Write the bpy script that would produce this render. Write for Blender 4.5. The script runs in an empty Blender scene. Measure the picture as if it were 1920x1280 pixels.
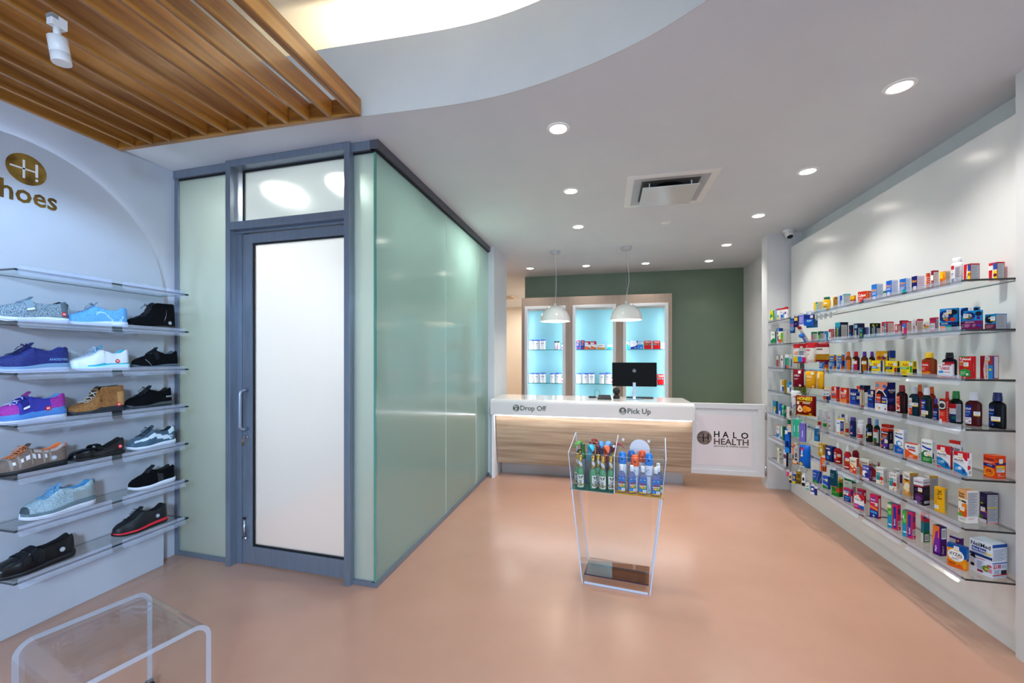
import bpy, bmesh, math, random
from mathutils import Vector, Matrix
PI = math.pi
random.seed(7)
S = bpy.context.scene
COL = S.collection

# ------------------------------------------------------------------ camera
cam_d = bpy.data.cameras.new('camera')
cam = bpy.data.objects.new('camera', cam_d)
COL.objects.link(cam)
cam.location = (0, 0, 1.5)
cam.rotation_euler = (PI / 2, 0, 0.2242)
cam_d.sensor_width = 36.0
cam_d.lens = 767.0 / 1920 * 36
cam_d.shift_y = 30.0 / 1920
cam_d.clip_start = 0.05
S.camera = cam

# ------------------------------------------------------------------ world, exposure
S.view_settings.view_transform = 'Standard'
S.view_settings.look = 'None'
S.view_settings.exposure = 1.0
S.view_settings.gamma = 1.0
S.view_settings.use_curve_mapping = False
W = bpy.data.worlds.new('world')
S.world = W
W.use_nodes = True
bg = W.node_tree.nodes['Background']
bg.inputs[0].default_value = (0.60, 0.75, 1.0, 1)
bg.inputs[1].default_value = 1.0


def area(name, loc, rot, size, power, color=(1, 1, 1), size_y=None, shape='SQUARE', spread=None):
    l = bpy.data.lights.new(name, 'AREA')
    l.energy = power
    l.color = color
    l.shape = shape
    l.size = size
    if size_y:
        l.shape = 'RECTANGLE'
        l.size_y = size_y
    if spread:
        l.spread = spread
    o = bpy.data.objects.new(name, l)
    o.location = loc
    o.rotation_euler = rot
    COL.objects.link(o)
    return o


H = 2.915
# daylight entering through the storefront window behind the camera
area('window_and_added_daylight', (-0.6, -2.33, 1.45), (PI / 2, 0, PI), 4.6, 95, (0.54, 0.74, 1.0), 2.3)
# small blue lamp added high inside the storefront to brighten the shoe wall
area('window_and_added_daylight', (1.2, -2.2, 2.55), (math.radians(62), 0, math.radians(42)), 0.5, 42, (0.50, 0.72, 1.0), 0.35, spread=math.radians(100))
# lamps inside the frosted room
area('room_lamp', (-2.66, 2.93, 2.89), (0, 0, 0), 0.2, 6.5, (1, 0.98, 0.95), shape='DISK')
area('room_lamp', (-2.04, 2.90, 2.89), (0, 0, 0), 0.2, 6.5, (1, 0.98, 0.95), shape='DISK')
area('room_lamp', (-1.95, 4.2, 2.88), (0, 0, 0), 0.30, 46, (1, 0.98, 0.95))
# warm lamps of the back corridor
area('corridor_lamp', (-2.2, 8.6, 2.88), (0, 0, 0), 0.5, 16, (1, 0.93, 0.84))
area('corridor_lamp', (-2.0, 10.4, 2.88), (0, 0, 0), 0.5, 12, (1, 0.93, 0.84))


# ------------------------------------------------------------------ materials
def hexc(h):
    h = h.lstrip('#')
    c = [int(h[i:i + 2], 16) / 255 for i in (0, 2, 4)]
    return tuple(x / 12.92 if x <= 0.04045 else ((x + 0.055) / 1.055) ** 2.4 for x in c) + (1,)


_M = {}


def mat(name, color='#ffffff', rough=0.5, metal=0.0, emit=0.0, coat=0.0, spec=0.5, sheen=0.0):
    if name in _M:
        return _M[name]
    m = bpy.data.materials.new(name)
    m.use_nodes = True
    b = m.node_tree.nodes['Principled BSDF']
    c = hexc(color) if isinstance(color, str) else color
    b.inputs['Base Color'].default_value = c
    b.inputs['Roughness'].default_value = rough
    b.inputs['Metallic'].default_value = metal
    b.inputs['Coat Weight'].default_value = coat
    b.inputs['Specular IOR Level'].default_value = spec
    if sheen:
        b.inputs['Sheen Weight'].default_value = sheen
    if emit:
        b.inputs['Emission Color'].default_value = c
        b.inputs['Emission Strength'].default_value = emit
    _M[name] = m
    return m


def pc(color, rough=0.35):
    """printed colour of packaging"""
    return mat('print_' + color.strip('#') + ('' if rough == 0.35 else '_%d' % (rough * 100)), color, rough, spec=0.1)


def noise_mat(name, c1, c2, scale=(1, 1, 1), nscale=5.0, detail=6, rough=0.5, rvar=0.0, coat=0.0, bump=0.0, ramp=(0.35, 0.65), metal=0.0, wave=None, croug=0.03):
    if name in _M:
        return _M[name]
    m = mat(name, c1, rough, metal, coat=coat)
    nt = m.node_tree
    b = nt.nodes['Principled BSDF']
    b.inputs['Coat Roughness'].default_value = croug
    tc = nt.nodes.new('ShaderNodeTexCoord')
    mp = nt.nodes.new('ShaderNodeMapping')
    mp.inputs['Scale'].default_value = scale
    nt.links.new(tc.outputs['Object'], mp.inputs[0])
    n = nt.nodes.new('ShaderNodeTexNoise')
    n.inputs['Scale'].default_value = nscale
    n.inputs['Detail'].default_value = detail
    n.inputs['Roughness'].default_value = 0.6
    nt.links.new(mp.outputs[0], n.inputs['Vector'])
    fac = n.outputs['Fac']
    if wave:
        wv = nt.nodes.new('ShaderNodeTexWave')
        wv.bands_direction = wave[0]
        wv.inputs['Scale'].default_value = wave[1]
        wv.inputs['Distortion'].default_value = wave[2]
        wv.inputs['Detail'].default_value = 2
        wv.inputs['Detail Scale'].default_value = wave[4] if len(wave) > 4 else 1
        nt.links.new(mp.outputs[0], wv.inputs['Vector'])
        mx = nt.nodes.new('ShaderNodeMix')
        mx.inputs[0].default_value = wave[3]
        nt.links.new(n.outputs['Fac'], mx.inputs[2])
        nt.links.new(wv.outputs['Fac'], mx.inputs[3])
        fac = mx.outputs[0]
    r = nt.nodes.new('ShaderNodeValToRGB')
    r.color_ramp.elements[0].position = ramp[0]
    r.color_ramp.elements[1].position = ramp[1]
    r.color_ramp.elements[0].color = hexc(c1)
    r.color_ramp.elements[1].color = hexc(c2)
    nt.links.new(fac, r.inputs[0])
    nt.links.new(r.outputs[0], b.inputs['Base Color'])
    if rvar:
        mr = nt.nodes.new('ShaderNodeMapRange')
        mr.inputs[3].default_value = rough - rvar
        mr.inputs[4].default_value = rough + rvar
        nt.links.new(n.outputs['Fac'], mr.inputs[0])
        nt.links.new(mr.outputs[0], b.inputs['Roughness'])
    if bump:
        bp = nt.nodes.new('ShaderNodeBump')
        bp.inputs['Strength'].default_value = bump
        bp.inputs['Distance'].default_value = 0.002
        nt.links.new(fac, bp.inputs['Height'])
        nt.links.new(bp.outputs[0], b.inputs['Normal'])
    return m


def clear_mat(name, tint='#f4fbfa', rough=0.0, ior=1.49, boost=1.0, milky=0.0):
    """thin clear sheet: Fresnel reflection over straight transparency"""
    if name in _M:
        return _M[name]
    m = bpy.data.materials.new(name)
    m.use_nodes = True
    nt = m.node_tree
    nt.nodes.clear()
    out = nt.nodes.new('ShaderNodeOutputMaterial')
    tr = nt.nodes.new('ShaderNodeBsdfTransparent')
    tr.inputs[0].default_value = hexc(tint)
    gl = nt.nodes.new('ShaderNodeBsdfGlossy')
    gl.inputs['Roughness'].default_value = rough
    fr = nt.nodes.new('ShaderNodeFresnel')
    fr.inputs[0].default_value = ior
    mx = nt.nodes.new('ShaderNodeMixShader')
    # reflect at the outer side of the sheet only (a solid sheet has no second, total reflection here)
    ge = nt.nodes.new('ShaderNodeNewGeometry')
    mb_ = nt.nodes.new('ShaderNodeMath')
    mb_.operation = 'SUBTRACT'
    mb_.inputs[0].default_value = 1.0
    nt.links.new(ge.outputs['Backfacing'], mb_.inputs[1])
    mm = nt.nodes.new('ShaderNodeMath')
    mm.operation = 'MULTIPLY'
    nt.links.new(fr.outputs[0], mm.inputs[0])
    nt.links.new(mb_.outputs[0], mm.inputs[1])
    fac = mm.outputs[0]
    if boost != 1.0:
        mu = nt.nodes.new('ShaderNodeMath')
        mu.operation = 'MULTIPLY'
        mu.use_clamp = True
        mu.inputs[1].default_value = boost
        nt.links.new(fac, mu.inputs[0])
        fac = mu.outputs[0]
    nt.links.new(fac, mx.inputs[0])
    nt.links.new(tr.outputs[0], mx.inputs[1])
    nt.links.new(gl.outputs[0], mx.inputs[2])
    last = mx
    if milky:
        df = nt.nodes.new('ShaderNodeBsdfDiffuse')
        df.inputs[0].default_value = (0.85, 0.9, 1.0, 1)
        m2 = nt.nodes.new('ShaderNodeMixShader')
        m2.inputs[0].default_value = milky
        nt.links.new(mx.outputs[0], m2.inputs[1])
        nt.links.new(df.outputs[0], m2.inputs[2])
        last = m2
    nt.links.new(last.outputs[0], out.inputs[0])
    _M[name] = m
    return m


def frosted_mat(name, tint, rough=0.55, trans=0.25, coatr=0.12):
    """etched glass: rough see-through mixed with translucency and a soft surface sheen"""
    if name in _M:
        return _M[name]
    m = bpy.data.materials.new(name)
    m.use_nodes = True
    nt = m.node_tree
    nt.nodes.clear()
    out = nt.nodes.new('ShaderNodeOutputMaterial')
    rf = nt.nodes.new('ShaderNodeBsdfRefraction')
    rf.inputs['Color'].default_value = hexc(tint)
    rf.inputs['Roughness'].default_value = rough
    rf.inputs['IOR'].default_value = 1.25
    tl = nt.nodes.new('ShaderNodeBsdfTranslucent')
    tl.inputs[0].default_value = hexc(tint)
    m1 = nt.nodes.new('ShaderNodeMixShader')
    m1.inputs[0].default_value = trans
    nt.links.new(rf.outputs[0], m1.inputs[1])
    nt.links.new(tl.outputs[0], m1.inputs[2])
    df = nt.nodes.new('ShaderNodeBsdfDiffuse')
    df.inputs[0].default_value = hexc(tint)
    m3 = nt.nodes.new('ShaderNodeMixShader')
    m3.inputs[0].default_value = 0.22
    nt.links.new(m1.outputs[0], m3.inputs[1])
    nt.links.new(df.outputs[0], m3.inputs[2])
    gl = nt.nodes.new('ShaderNodeBsdfGlossy')
    gl.inputs['Roughness'].default_value = coatr
    fr = nt.nodes.new('ShaderNodeFresnel')
    fr.inputs[0].default_value = 1.5
    m2 = nt.nodes.new('ShaderNodeMixShader')
    nt.links.new(fr.outputs[0], m2.inputs[0])
    nt.links.new(m3.outputs[0], m2.inputs[1])
    nt.links.new(gl.outputs[0], m2.inputs[2])
    nt.links.new(m2.outputs[0], out.inputs[0])
    _M[name] = m
    return m


def emit_mat(name, color, strength):
    if name in _M:
        return _M[name]
    m = bpy.data.materials.new(name)
    m.use_nodes = True
    nt = m.node_tree
    nt.nodes.clear()
    out = nt.nodes.new('ShaderNodeOutputMaterial')
    e = nt.nodes.new('ShaderNodeEmission')
    e.inputs[0].default_value = hexc(color)
    e.inputs[1].default_value = strength
    nt.links.new(e.outputs[0], out.inputs[0])
    _M[name] = m
    return m


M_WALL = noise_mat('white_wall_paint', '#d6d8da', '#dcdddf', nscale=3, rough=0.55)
M_CEIL = noise_mat('ceiling_paint', '#d3d8de', '#d8dce1', nscale=2, rough=0.6)
M_FASC = noise_mat('fascia_paint', '#c6c9c6', '#cbcecb', nscale=2, rough=0.6)
M_UPC = noise_mat('raised_ceiling_paint', '#d8d0c0', '#dcd6c8', nscale=2, rough=0.7)
M_CREAM = noise_mat('cream_wall_paint', '#e6dccd', '#eadfd0', nscale=2, rough=0.6)
M_GREEN = noise_mat('sage_green_paint', '#6b7d68', '#70826c', nscale=2, rough=0.45)
M_FLOOR = noise_mat('pink_epoxy_floor', '#ae846f', '#b78d78', scale=(1, 1, 1), nscale=1.6, detail=4, rough=0.34, rvar=0.03, coat=0.35, ramp=(0.3, 0.7), croug=0.2)
M_WALLL = noise_mat('dimmed_white_wall_paint', '#b4b9c4', '#babec8', nscale=3, rough=0.55)  # white left wall, greyed in its colour so it looks less daylit
M_PANELL = noise_mat('dimmed_white_lacquer_panel', '#b2b7c2', '#b8bcc6', nscale=2, rough=0.35)  # white arched panel, weaker daylight put into its base colour
M_PANEL = noise_mat('white_lacquer_panel', '#e4e6e6', '#e8e9e9', nscale=2, rough=0.2)
M_ALU = noise_mat('anodised_aluminium', '#78818e', '#808995', scale=(1, 1, .1), nscale=40, rough=0.35, metal=0.5)
M_ALUD = mat('dark_aluminium_trim', '#55565c', 0.4, 0.3)
M_BLACK = mat('black_gasket', '#0a0b0d', 0.5)
M_OAK = noise_mat('oiled_oak_slat', '#7d4b18', '#b47c32', scale=(22, 0.6, 22), nscale=2.6, detail=8, rough=0.38, wave=('X', .5, 9, 0.3, 0.7), ramp=(0.3, 0.68), coat=0.15)
M_OAKE = noise_mat('oiled_oak_board', '#6e4014', '#b88034', scale=(0.7, 9, 9), nscale=2.6, detail=8, rough=0.4, ramp=(0.3, 0.66), coat=0.15)
M_WOODC = noise_mat('counter_oak_veneer', '#8a735c', '#b59e84', scale=(0.35, 7, 9), nscale=2.6, detail=10, rough=0.45, ramp=(0.34, 0.64))
M_WOODT = noise_mat('taupe_wood_veneer', '#9c897a', '#aa9787', scale=(22, 22, 0.7), nscale=3.0, detail=8, rough=0.45)
M_CORIAN = mat('white_solid_surface', '#e4e2e0', 0.18, coat=0.3)
M_CHROME = mat('brushed_steel', '#b9bcc0', 0.25, 1.0)
M_CLEAR = clear_mat('clear_acrylic', '#fbfdfe', 0.0, 1.49, 1.0)
M_GLASS = clear_mat('shelf_glass', '#f6faf9', 0.0, 1.5, 1.1)
M_GEDGE = mat('green_glass_edge', '#0f2e33', 0.12, coat=0.6)
M_GEDGEB = mat('dark_glass_edge', '#0a0f12', 0.15, coat=0.6)
M_STRIP = clear_mat('label_holder_plastic', '#eef2fc', 0.06, 1.5, 1.7, milky=0.17)
M_AEDGE = mat('acrylic_polished_edge', '#c9d6ea', 0.12, coat=0.6)
M_BEDGE = clear_mat('clear_acrylic_edge', '#c3d0ea', 0.1, 1.5, 2.0, milky=0.3)
M_FROST = frosted_mat('frosted_white_glass', '#f2f5f3', 0.42, 0.35)
M_FROSTD = frosted_mat('frosted_door_glass', '#f6f6f4', 0.42, 0.35, 0.25)
M_FROSTT = frosted_mat('frosted_transom_glass', '#eef2ef', 0.36, 0.12, 0.25)
M_FROSTG = frosted_mat('frosted_green_glass', '#cbe2da', 0.45, 0.6)
M_FROSTL = frosted_mat('frosted_pale_green_glass', '#d5e0da', 0.5, 0.45)
M_WHITE = mat('white_plastic', '#e9e9e9', 0.35)
M_WGLOSS = mat('white_gloss_metal', '#f0f0ea', 0.12, coat=0.5)
M_LAMP = emit_mat('lit_diffuser', '#fff6ea', 14.0)
M_LED = emit_mat('led_strip', '#f4f7ff', 5.0)


# ------------------------------------------------------------------ mesh helpers
class MB:
    """collects shapes with materials and builds ONE mesh object"""

    def __init__(self):
        self.v = []
        self.f = []
        self.fm = []
        self.sm = []
        self.mats = []

    def mi(self, m):
        if m not in self.mats:
            self.mats.append(m)
        return self.mats.index(m)

    def add(self, vs, fs, m, smooth=False, T=None):
        o = len(self.v)
        if T is not None:
            vs = [T @ Vector(p) for p in vs]
        self.v.extend([tuple(p) for p in vs])
        k = self.mi(m)
        for i, f in enumerate(fs):
            self.f.append([o + j for j in f])
            self.fm.append(k)
            self.sm.append(smooth)
        return self

    def box(self, x0, x1, y0, y1, z0, z1, m, T=None, faces=None):
        vs = [(x0, y0, z0), (x1, y0, z0), (x1, y1, z0), (x0, y1, z0), (x0, y0, z1), (x1, y0, z1), (x1, y1, z1), (x0, y1, z1)]
        fs = [(0, 3, 2, 1), (4, 5, 6, 7), (0, 1, 5, 4), (1, 2, 6, 5), (2, 3, 7, 6), (3, 0, 4, 7)]  # -z +z -y +x +y -x
        if faces:
            for k, f in enumerate(fs):
                self.add(vs, [f], faces.get('bt-+/\\'[k], m), T=T) if False else self.add(vs, [f], faces.get(k, m), T=T)
            return self
        return self.add(vs, fs, m, T=T)

    def quad(self, a, b, c, d, m):
        return self.add([a, b, c, d], [(0, 1, 2, 3)], m)

    def prism(self, poly, z0, z1, m, T=None, mside=None, smooth=False):
        n = len(poly)
        vs = [(p[0], p[1], z0) for p in poly] + [(p[0], p[1], z1) for p in poly]
        self.add(vs, [tuple(range(n))[::-1], tuple(range(n, 2 * n))], m, T=T)
        self.add(vs, [(i, (i + 1) % n, n + (i + 1) % n, n + i) for i in range(n)], mside or m, smooth, T=T)
        return self

    def rings(self, rs, m, closed=True, cap0=False, cap1=False, smooth=True, fm=None, T=None):
        """loft a list of point rings"""
        n = len(rs[0])
        vs = [p for r in rs for p in r]
        if T is not None:
            vs = [tuple(T @ Vector(p)) for p in vs]
        o = len(self.v)
        self.v.extend([tuple(p) for p in vs])
        kk = n if closed else n - 1
        for i in range(len(rs) - 1):
            for j in range(kk):
                self.f.append([o + i * n + j, o + i * n + (j + 1) % n, o + (i + 1) * n + (j + 1) % n, o + (i + 1) * n + j])
                self.fm.append(self.mi(fm(i, j) if fm else m))
                self.sm.append(smooth)
        for c, i, rev in ((cap0, 0, True), (cap1, len(rs) - 1, False)):
            if c:
                f = [o + i * n + j for j in range(n)]
                self.f.append(f[::-1] if rev else f)
                self.fm.append(self.mi(c if not isinstance(c, bool) else (fm(max(i - 1, 0), 0) if fm else m)))
                self.sm.append(False)
        return self

    def tube(self, pts, r, m, seg=8, closed=False, caps=True, T=None):
        pts = [Vector(p) for p in pts]
        n = len(pts)
        rs = []
        up = Vector((0, 0, 1))
        prev = None
        for i, p in enumerate(pts):
            a = pts[i - 1] if i > 0 else (pts[-1] if closed else p)
            b = pts[i + 1] if i < n - 1 else (pts[0] if closed else p)
            d = (b - a)
            d = d.normalized() if d.length > 1e-9 else Vector((1, 0, 0))
            if prev is None:
                s = d.cross(up)
                if s.length < 0.05:
                    s = d.cross(Vector((1, 0, 0)))
            else:
                s = prev - d * prev.dot(d)
            s.normalize()
            prev = s
            t = d.cross(s)
            rr = r[i] if isinstance(r, (list, tuple)) else r
            rs.append([tuple(p + (s * math.cos(a_) + t * math.sin(a_)) * rr) for a_ in [2 * PI * k / seg for k in range(seg)]])
        if closed:
            rs.append(rs[0])
        return self.rings(rs, m, cap0=caps and not closed, cap1=caps and not closed, T=T)

    def lathe(self, prof, m, seg=24, c=(0, 0), sx=1.0, sy=1.0, cap0=True, cap1=True, e=2.0, fm=None, T=None):
        """prof = [(r,z),...]; e>2 squares the section"""
        rs = []
        for r, z in prof:
            ring = []
            for k in range(seg):
                a = 2 * PI * k / seg
                ca, sa = math.cos(a), math.sin(a)
                x = math.copysign(abs(ca) ** (2 / e), ca)
                y = math.copysign(abs(sa) ** (2 / e), sa)
                ring.append((c[0] + x * r * sx, c[1] + y * r * sy, z))
            rs.append(ring)
        return self.rings(rs, m, cap0=cap0, cap1=cap1, fm=fm, T=T)

    def build(self, name, parent=None, loc=None, rot=None, bevel=0.0, smooth_angle=None):
        me = bpy.data.meshes.new(name)
        me.from_pydata(self.v, [], self.f)
        for m in self.mats:
            me.materials.append(m)
        for p, k, s in zip(me.polygons, self.fm, self.sm):
            p.material_index = k
            p.use_smooth = s
        me.update()
        o = bpy.data.objects.new(name, me)
        COL.objects.link(o)
        if parent:
            o.parent = parent
        if loc:
            o.location = loc
        if rot:
            o.rotation_euler = rot
        if bevel:
            md = o.modifiers.new('bevel', 'BEVEL')
            md.width = bevel
            md.segments = 2
            md.limit_method = 'ANGLE'
            md.angle_limit = math.radians(40)
            md.harden_normals = False
        return o


def tag(o, label=None, cat=None, group=None, kind=None):
    if label:
        o['label'] = label
    if cat:
        o['category'] = cat
    if group:
        o['group'] = group
    if kind:
        o['kind'] = kind
    return o


def thing(name, label, cat, loc=(0, 0, 0), rz=0.0, group=None):
    o = bpy.data.objects.new(name, None)
    o.empty_display_size = 0.05
    COL.objects.link(o)
    o.location = loc
    o.rotation_euler = (0, 0, rz)
    return tag(o, label, cat, group)


def struct(o):
    o['kind'] = 'structure'
    return o


# ------------------------------------------------------------------ text meshes
_TX = {}


def text_geo(s, ext=None):
    """flat triangles of a word, height of capitals = 1, origin bottom left; returns verts, faces, width"""
    if s in _TX:
        return _TX[s]
    cu = bpy.data.curves.new('t', 'FONT')
    cu.body = s
    cu.size = 1.0
    cu.resolution_u = 2
    cu.offset = 0.020
    o = bpy.data.objects.new('t', cu)
    me = bpy.data.meshes.new_from_object(o)
    vs = [(v.co.x, v.co.y) for v in me.vertices]
    fs = [tuple(p.vertices) for p in me.polygons]
    k = 1 / 0.70
    x0 = min(v[0] for v in vs)
    vs = [((x - x0) * k, y * k) for x, y in vs]
    w = max(v[0] for v in vs)
    bpy.data.objects.remove(o)
    bpy.data.curves.remove(cu)
    bpy.data.meshes.remove(me)
    _TX[s] = (vs, fs, w)
    return _TX[s]
# ================================================================== THE SETTING
XR, XL = 2.035, -3.2
YF = -2.4
curve = [(-3.3, 2.14), (-1.6, 2.14), (-1.154, 2.157), (-0.83, 2.162), (-0.577, 2.145), (-0.336, 2.098), (-0.088, 2.02), (0.107, 1.937), (0.255, 1.855), (0.398, 1.752), (0.6, 1.60), (0.82, 1.38), (1.02, 1.08), (1.16, 0.7), (1.24, 0.25), (1.27, -0.3), (1.27, YF)]


def smooth_curve(pts, n=4):
    out = []
    for i in range(len(pts) - 1):
        p0 = pts[max(i - 1, 0)]; p1 = pts[i]; p2 = pts[i + 1]; p3 = pts[min(i + 2, len(pts) - 1)]
        for k in range(n):
            t = k / n
            out.append(tuple(0.5 * (2 * p1[j] + (p2[j] - p0[j]) * t + (2 * p0[j] - 5 * p1[j] + 4 * p2[j] - p3[j]) * t * t + (3 * p1[j] - p0[j] - 3 * p2[j] + p3[j]) * t ** 3) for j in (0, 1)))
    out.append(pts[-1])
    return out


cv = smooth_curve(curve[1:-1])
cv = [curve[0]] + cv + [curve[-1]]

struct(MB().box(-3.4, 2.4, YF, 11.6, -0.1, 0, M_FLOOR).build('floor'))
# lower ceiling with the sweeping edge
poly = cv + [(2.4, YF), (2.4, 11.6), (-3.4, 11.6), (-3.4, 2.14)]
struct(MB().prism(poly, H, H + 0.03, M_CEIL).build('ceiling'))


def offset(pts, d):
    out = []
    for i, p in enumerate(pts):
        a = Vector(pts[max(i - 1, 0)]); b = Vector(pts[min(i + 1, len(pts) - 1)])
        t = (b - a).normalized()
        n = Vector((-t.y, t.x))
        out.append((p[0] + n.x * d, p[1] + n.y * d))
    return out


def wall_along(pts, th, z0, z1, m):
    o2 = offset(pts, th)
    mb = MB()
    rs = [[(a[0], a[1], z0), (b[0], b[1], z0), (b[0], b[1], z1), (a[0], a[1], z1)] for a, b in zip(pts, o2)]
    mb.rings(rs, m, cap0=True, cap1=True, smooth=False)
    return mb


struct(wall_along(cv, 0.03, H + 0.0305, 3.345, M_FASC).build('trim_1'))
struct(wall_along(offset(cv, -0.004), 0.0035, H - 0.0005, 3.345, M_FASC).build('trim_4'))
struct(MB().box(-3.4, 2.4, YF, 2.62, 3.56, 3.6, M_UPC).build('ceiling_raised'))
struct(MB().box(-3.3, 1.74, 2.58, 2.62, H + 0.031, 3.56, M_UPC).box(1.70, 1.74, YF, 2.58, H + 0.031, 3.56, M_UPC).build('trim_2'))
led = thing('led_strip_light', 'hidden light strip glowing above the curved ceiling edge', 'light strip', (0, 0, 0))
MB().tube([(p[0], p[1], 3.20) for p in offset(cv, 0.10)][1:-1], 0.012, emit_mat('cove_led', '#fff0d6', 60.0), seg=6).build('light_tube', led)
MB().tube([(p[0], p[1], 3.182) for p in offset(cv, 0.10)][1:-1], 0.006, M_WHITE, seg=4).build('carrier_rail', led)

# walls
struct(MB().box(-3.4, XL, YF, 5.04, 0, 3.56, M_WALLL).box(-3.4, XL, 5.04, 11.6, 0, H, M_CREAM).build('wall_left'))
struct(MB().box(2.17, 2.4, YF, 7.3, 0, 3.56, M_WALL).build('wall_right'))
# built out white panel carrying the right shelves and the near return
struct(MB().box(XR, 2.17, 2.562, 5.175, 0, 2.738, M_PANEL).box(XR + .01, 2.17, 5.175, 5.2, 0, 2.738, M_WALL).build('wall_shelf_panel'))
struct(MB().box(XR - 0.03, 2.17, 2.2, 2.56, 0, H, M_WALL).build('wall_right_return'))
# storefront wall behind the camera with its window opening
wf = MB().box(-3.4, 2.4, YF - 0.1, YF, 0, 0.12, M_WALL).box(-3.4, 2.4, YF - 0.1, YF, 2.8, 3.6, M_WALL)
wf.box(-3.4, -3.05, YF - 0.1, YF, 0.12, 2.8, M_WALL).box(2.0, 2.4, YF - 0.1, YF, 0.12, 2.8, M_WALL)
struct(wf.build('wall_front'))
wn = MB()
for x in (-3.05, -1.4, 0.3, 1.95):
    wn.box(x, x + 0.05, YF - 0.09, YF - 0.02, 0.12, 2.8, M_ALU)
struct(wn.build('window_1'))
# pier between frosted room and corridor
struct(MB().box(-1.60, -1.385, 5.045, 5.72, 0, H, M_WALL).build('wall_pier'))
# sage green wall behind the counter and the rooms around it
struct(MB().box(-1.38, 2.17, 7.08, 7.25, 0, H, M_GREEN, faces={5: M_CREAM, 4: M_CREAM}).build('wall_back'))
struct(MB().box(-3.4, 2.4, 11.36, 11.6, 0, H, M_CREAM).build('wall_corridor'))
struct(MB().box(-1.30, -1.1, 7.25, 11.36, 0, H, M_CREAM).build('wall_corridor_right'))
pil = [(1.81, 5.225), (2.169, 5.225), (2.169, 5.42), (1.84, 5.42), (1.81, 5.39)]
struct(MB().prism(pil, 0, H, M_WALL).build('wall_pillar'))
struct(MB().box(2.12, 2.169, 5.43, 7.08, 0, H, M_WALL).build('wall_counter_side'))

# ------------------------------------------------------------------ frosted glass room
KX, KY, KS = -1.465, 2.42, 0.038   # corner, slight skew of the door wall


def DW(x, o, z):
    """door wall coordinates: x along, o outwards towards the shop"""
    return (x, KY + (KX - x) * KS - o, z)


def dbox(mb, x0, x1, o0, o1, z0, z1, m):
    vs = [DW(x0, o1, z0), DW(x1, o1, z0), DW(x1, o0, z0), DW(x0, o0, z0), DW(x0, o1, z1), DW(x1, o1, z1), DW(x1, o0, z1), DW(x0, o0, z1)]
    return mb.add(vs, [(0, 3, 2, 1), (4, 5, 6, 7), (0, 1, 5, 4), (1, 2, 6, 5), (2, 3, 7, 6), (3, 0, 4, 7)], m)


zt = 2.855      # underside of head rail
FL, FR = -2.665, -1.632
wn = thing('window_2', None, None); wn['kind'] = 'structure'
mb = MB(); dbox(mb, XL + .001, FL, -0.005, 0.006, 0.03, zt - 0.012, M_FROSTL); mb.build('glass_pane', wn)
mb = MB(); dbox(mb, XL + .001, FL, -0.03, 0.03, zt, H - .001, M_ALU); dbox(mb, XL + .001, FL, -0.02, 0.012, zt - 0.012, zt, M_BLACK)
dbox(mb, XL + .001, FL, -0.02, 0.02, 0.001, 0.03, M_ALU); dbox(mb, XL + .001, XL + 0.035, -0.012, 0.02, 0.03, zt, M_ALU); mb.build('window_frame', wn)
wn = thing('window_3', None, None); wn['kind'] = 'structure'
mb = MB(); dbox(mb, FR, KX - 0.012, -0.005, 0.006, 0.03, zt - 0.012, M_FROSTL); mb.build('glass_pane', wn)
mb = MB(); dbox(mb, FR, KX, -0.03, 0.03, zt, H - .001, M_ALU); dbox(mb, FR, KX, -0.02, 0.012, zt - 0.012, zt, M_BLACK)
dbox(mb, FR, KX, -0.02, 0.02, 0.001, 0.03, M_ALU); mb.build('window_frame', wn)
# side wall of frosted glass, three panes
ys = [2.42, 3.62, 4.55, 5.044]
for i in range(3):
    wn = thing('window_%d' % (4 + i), None, None); wn['kind'] = 'structure'
    y0, y1 = ys[i], ys[i + 1]
    MB().box(KX - 0.011, KX, y0 + 0.002, y1 - 0.002, 0.03, zt - 0.012, M_FROSTG).build('glass_pane', wn)
    mb = MB()
    mb.box(KX - 0.03, KX + 0.03, y0 - (0.03 if i == 0 else 0), y1, zt, H - .001, M_ALUD)
    mb.box(KX - 0.02, KX + 0.012, y0 - (0.012 if i == 0 else 0), y1, zt - 0.012, zt, M_BLACK)
    mb.box(KX - 0.02, KX + 0.02, y0 - (0.02 if i == 0 else 0), y1, 0.001, 0.03, M_ALU)
    mb.build('window_frame', wn)
    if i:
        MB().box(KX - 0.001, KX + 0.0015, y0 - 0.003, y0 + 0.003, 0.03, zt - 0.012, mat('glass_joint_seal', '#cfe3da', 0.3)).build('joint_seal', wn)
struct(MB().box(KX - 0.012, KX + 0.0015, 2.408, 2.42, 0.03, zt - 0.012, mat('green_glass_corner_edge', '#4f8f7c', 0.15, coat=.5)).build('trim_3'))

# door frame, transom, door
dr = thing('door_1', None, None); dr['kind'] = 'structure'
fo = 0.055
mb = MB()
dbox(mb, FL, FL + 0.042, -0.06, fo, 0.001, H - .001, M_ALU)
dbox(mb, FR - 0.042, FR, -0.06, fo, 0.001, H - .001, M_ALU)
dbox(mb, FL + 0.042, FR - 0.042, -0.06, fo, 2.865, H - .001, M_ALU)
dbox(mb, FL + 0.042, FR - 0.042, -0.06, fo, 2.415, 2.47, M_ALU)
dbox(mb, FL + 0.042, FL + 0.085, -0.06, 0.0, 0.001, 2.415, M_ALU)
dbox(mb, FL + 0.085, FL + 0.10, -0.06, -0.01, 0.001, 2.40, M_ALU)
dbox(mb, FL + 0.042, FR - 0.042, -0.06, 0.01, 2.398, 2.415, M_ALU)
mb.build('door_frame', dr, bevel=0.002)
mb = MB(); dbox(mb, FL + 0.085, FR - 0.042, -0.035, -0.028, 2.48, 2.856, M_FROSTT)
mb.build('transom_glass', dr)
mb = MB()
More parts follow.
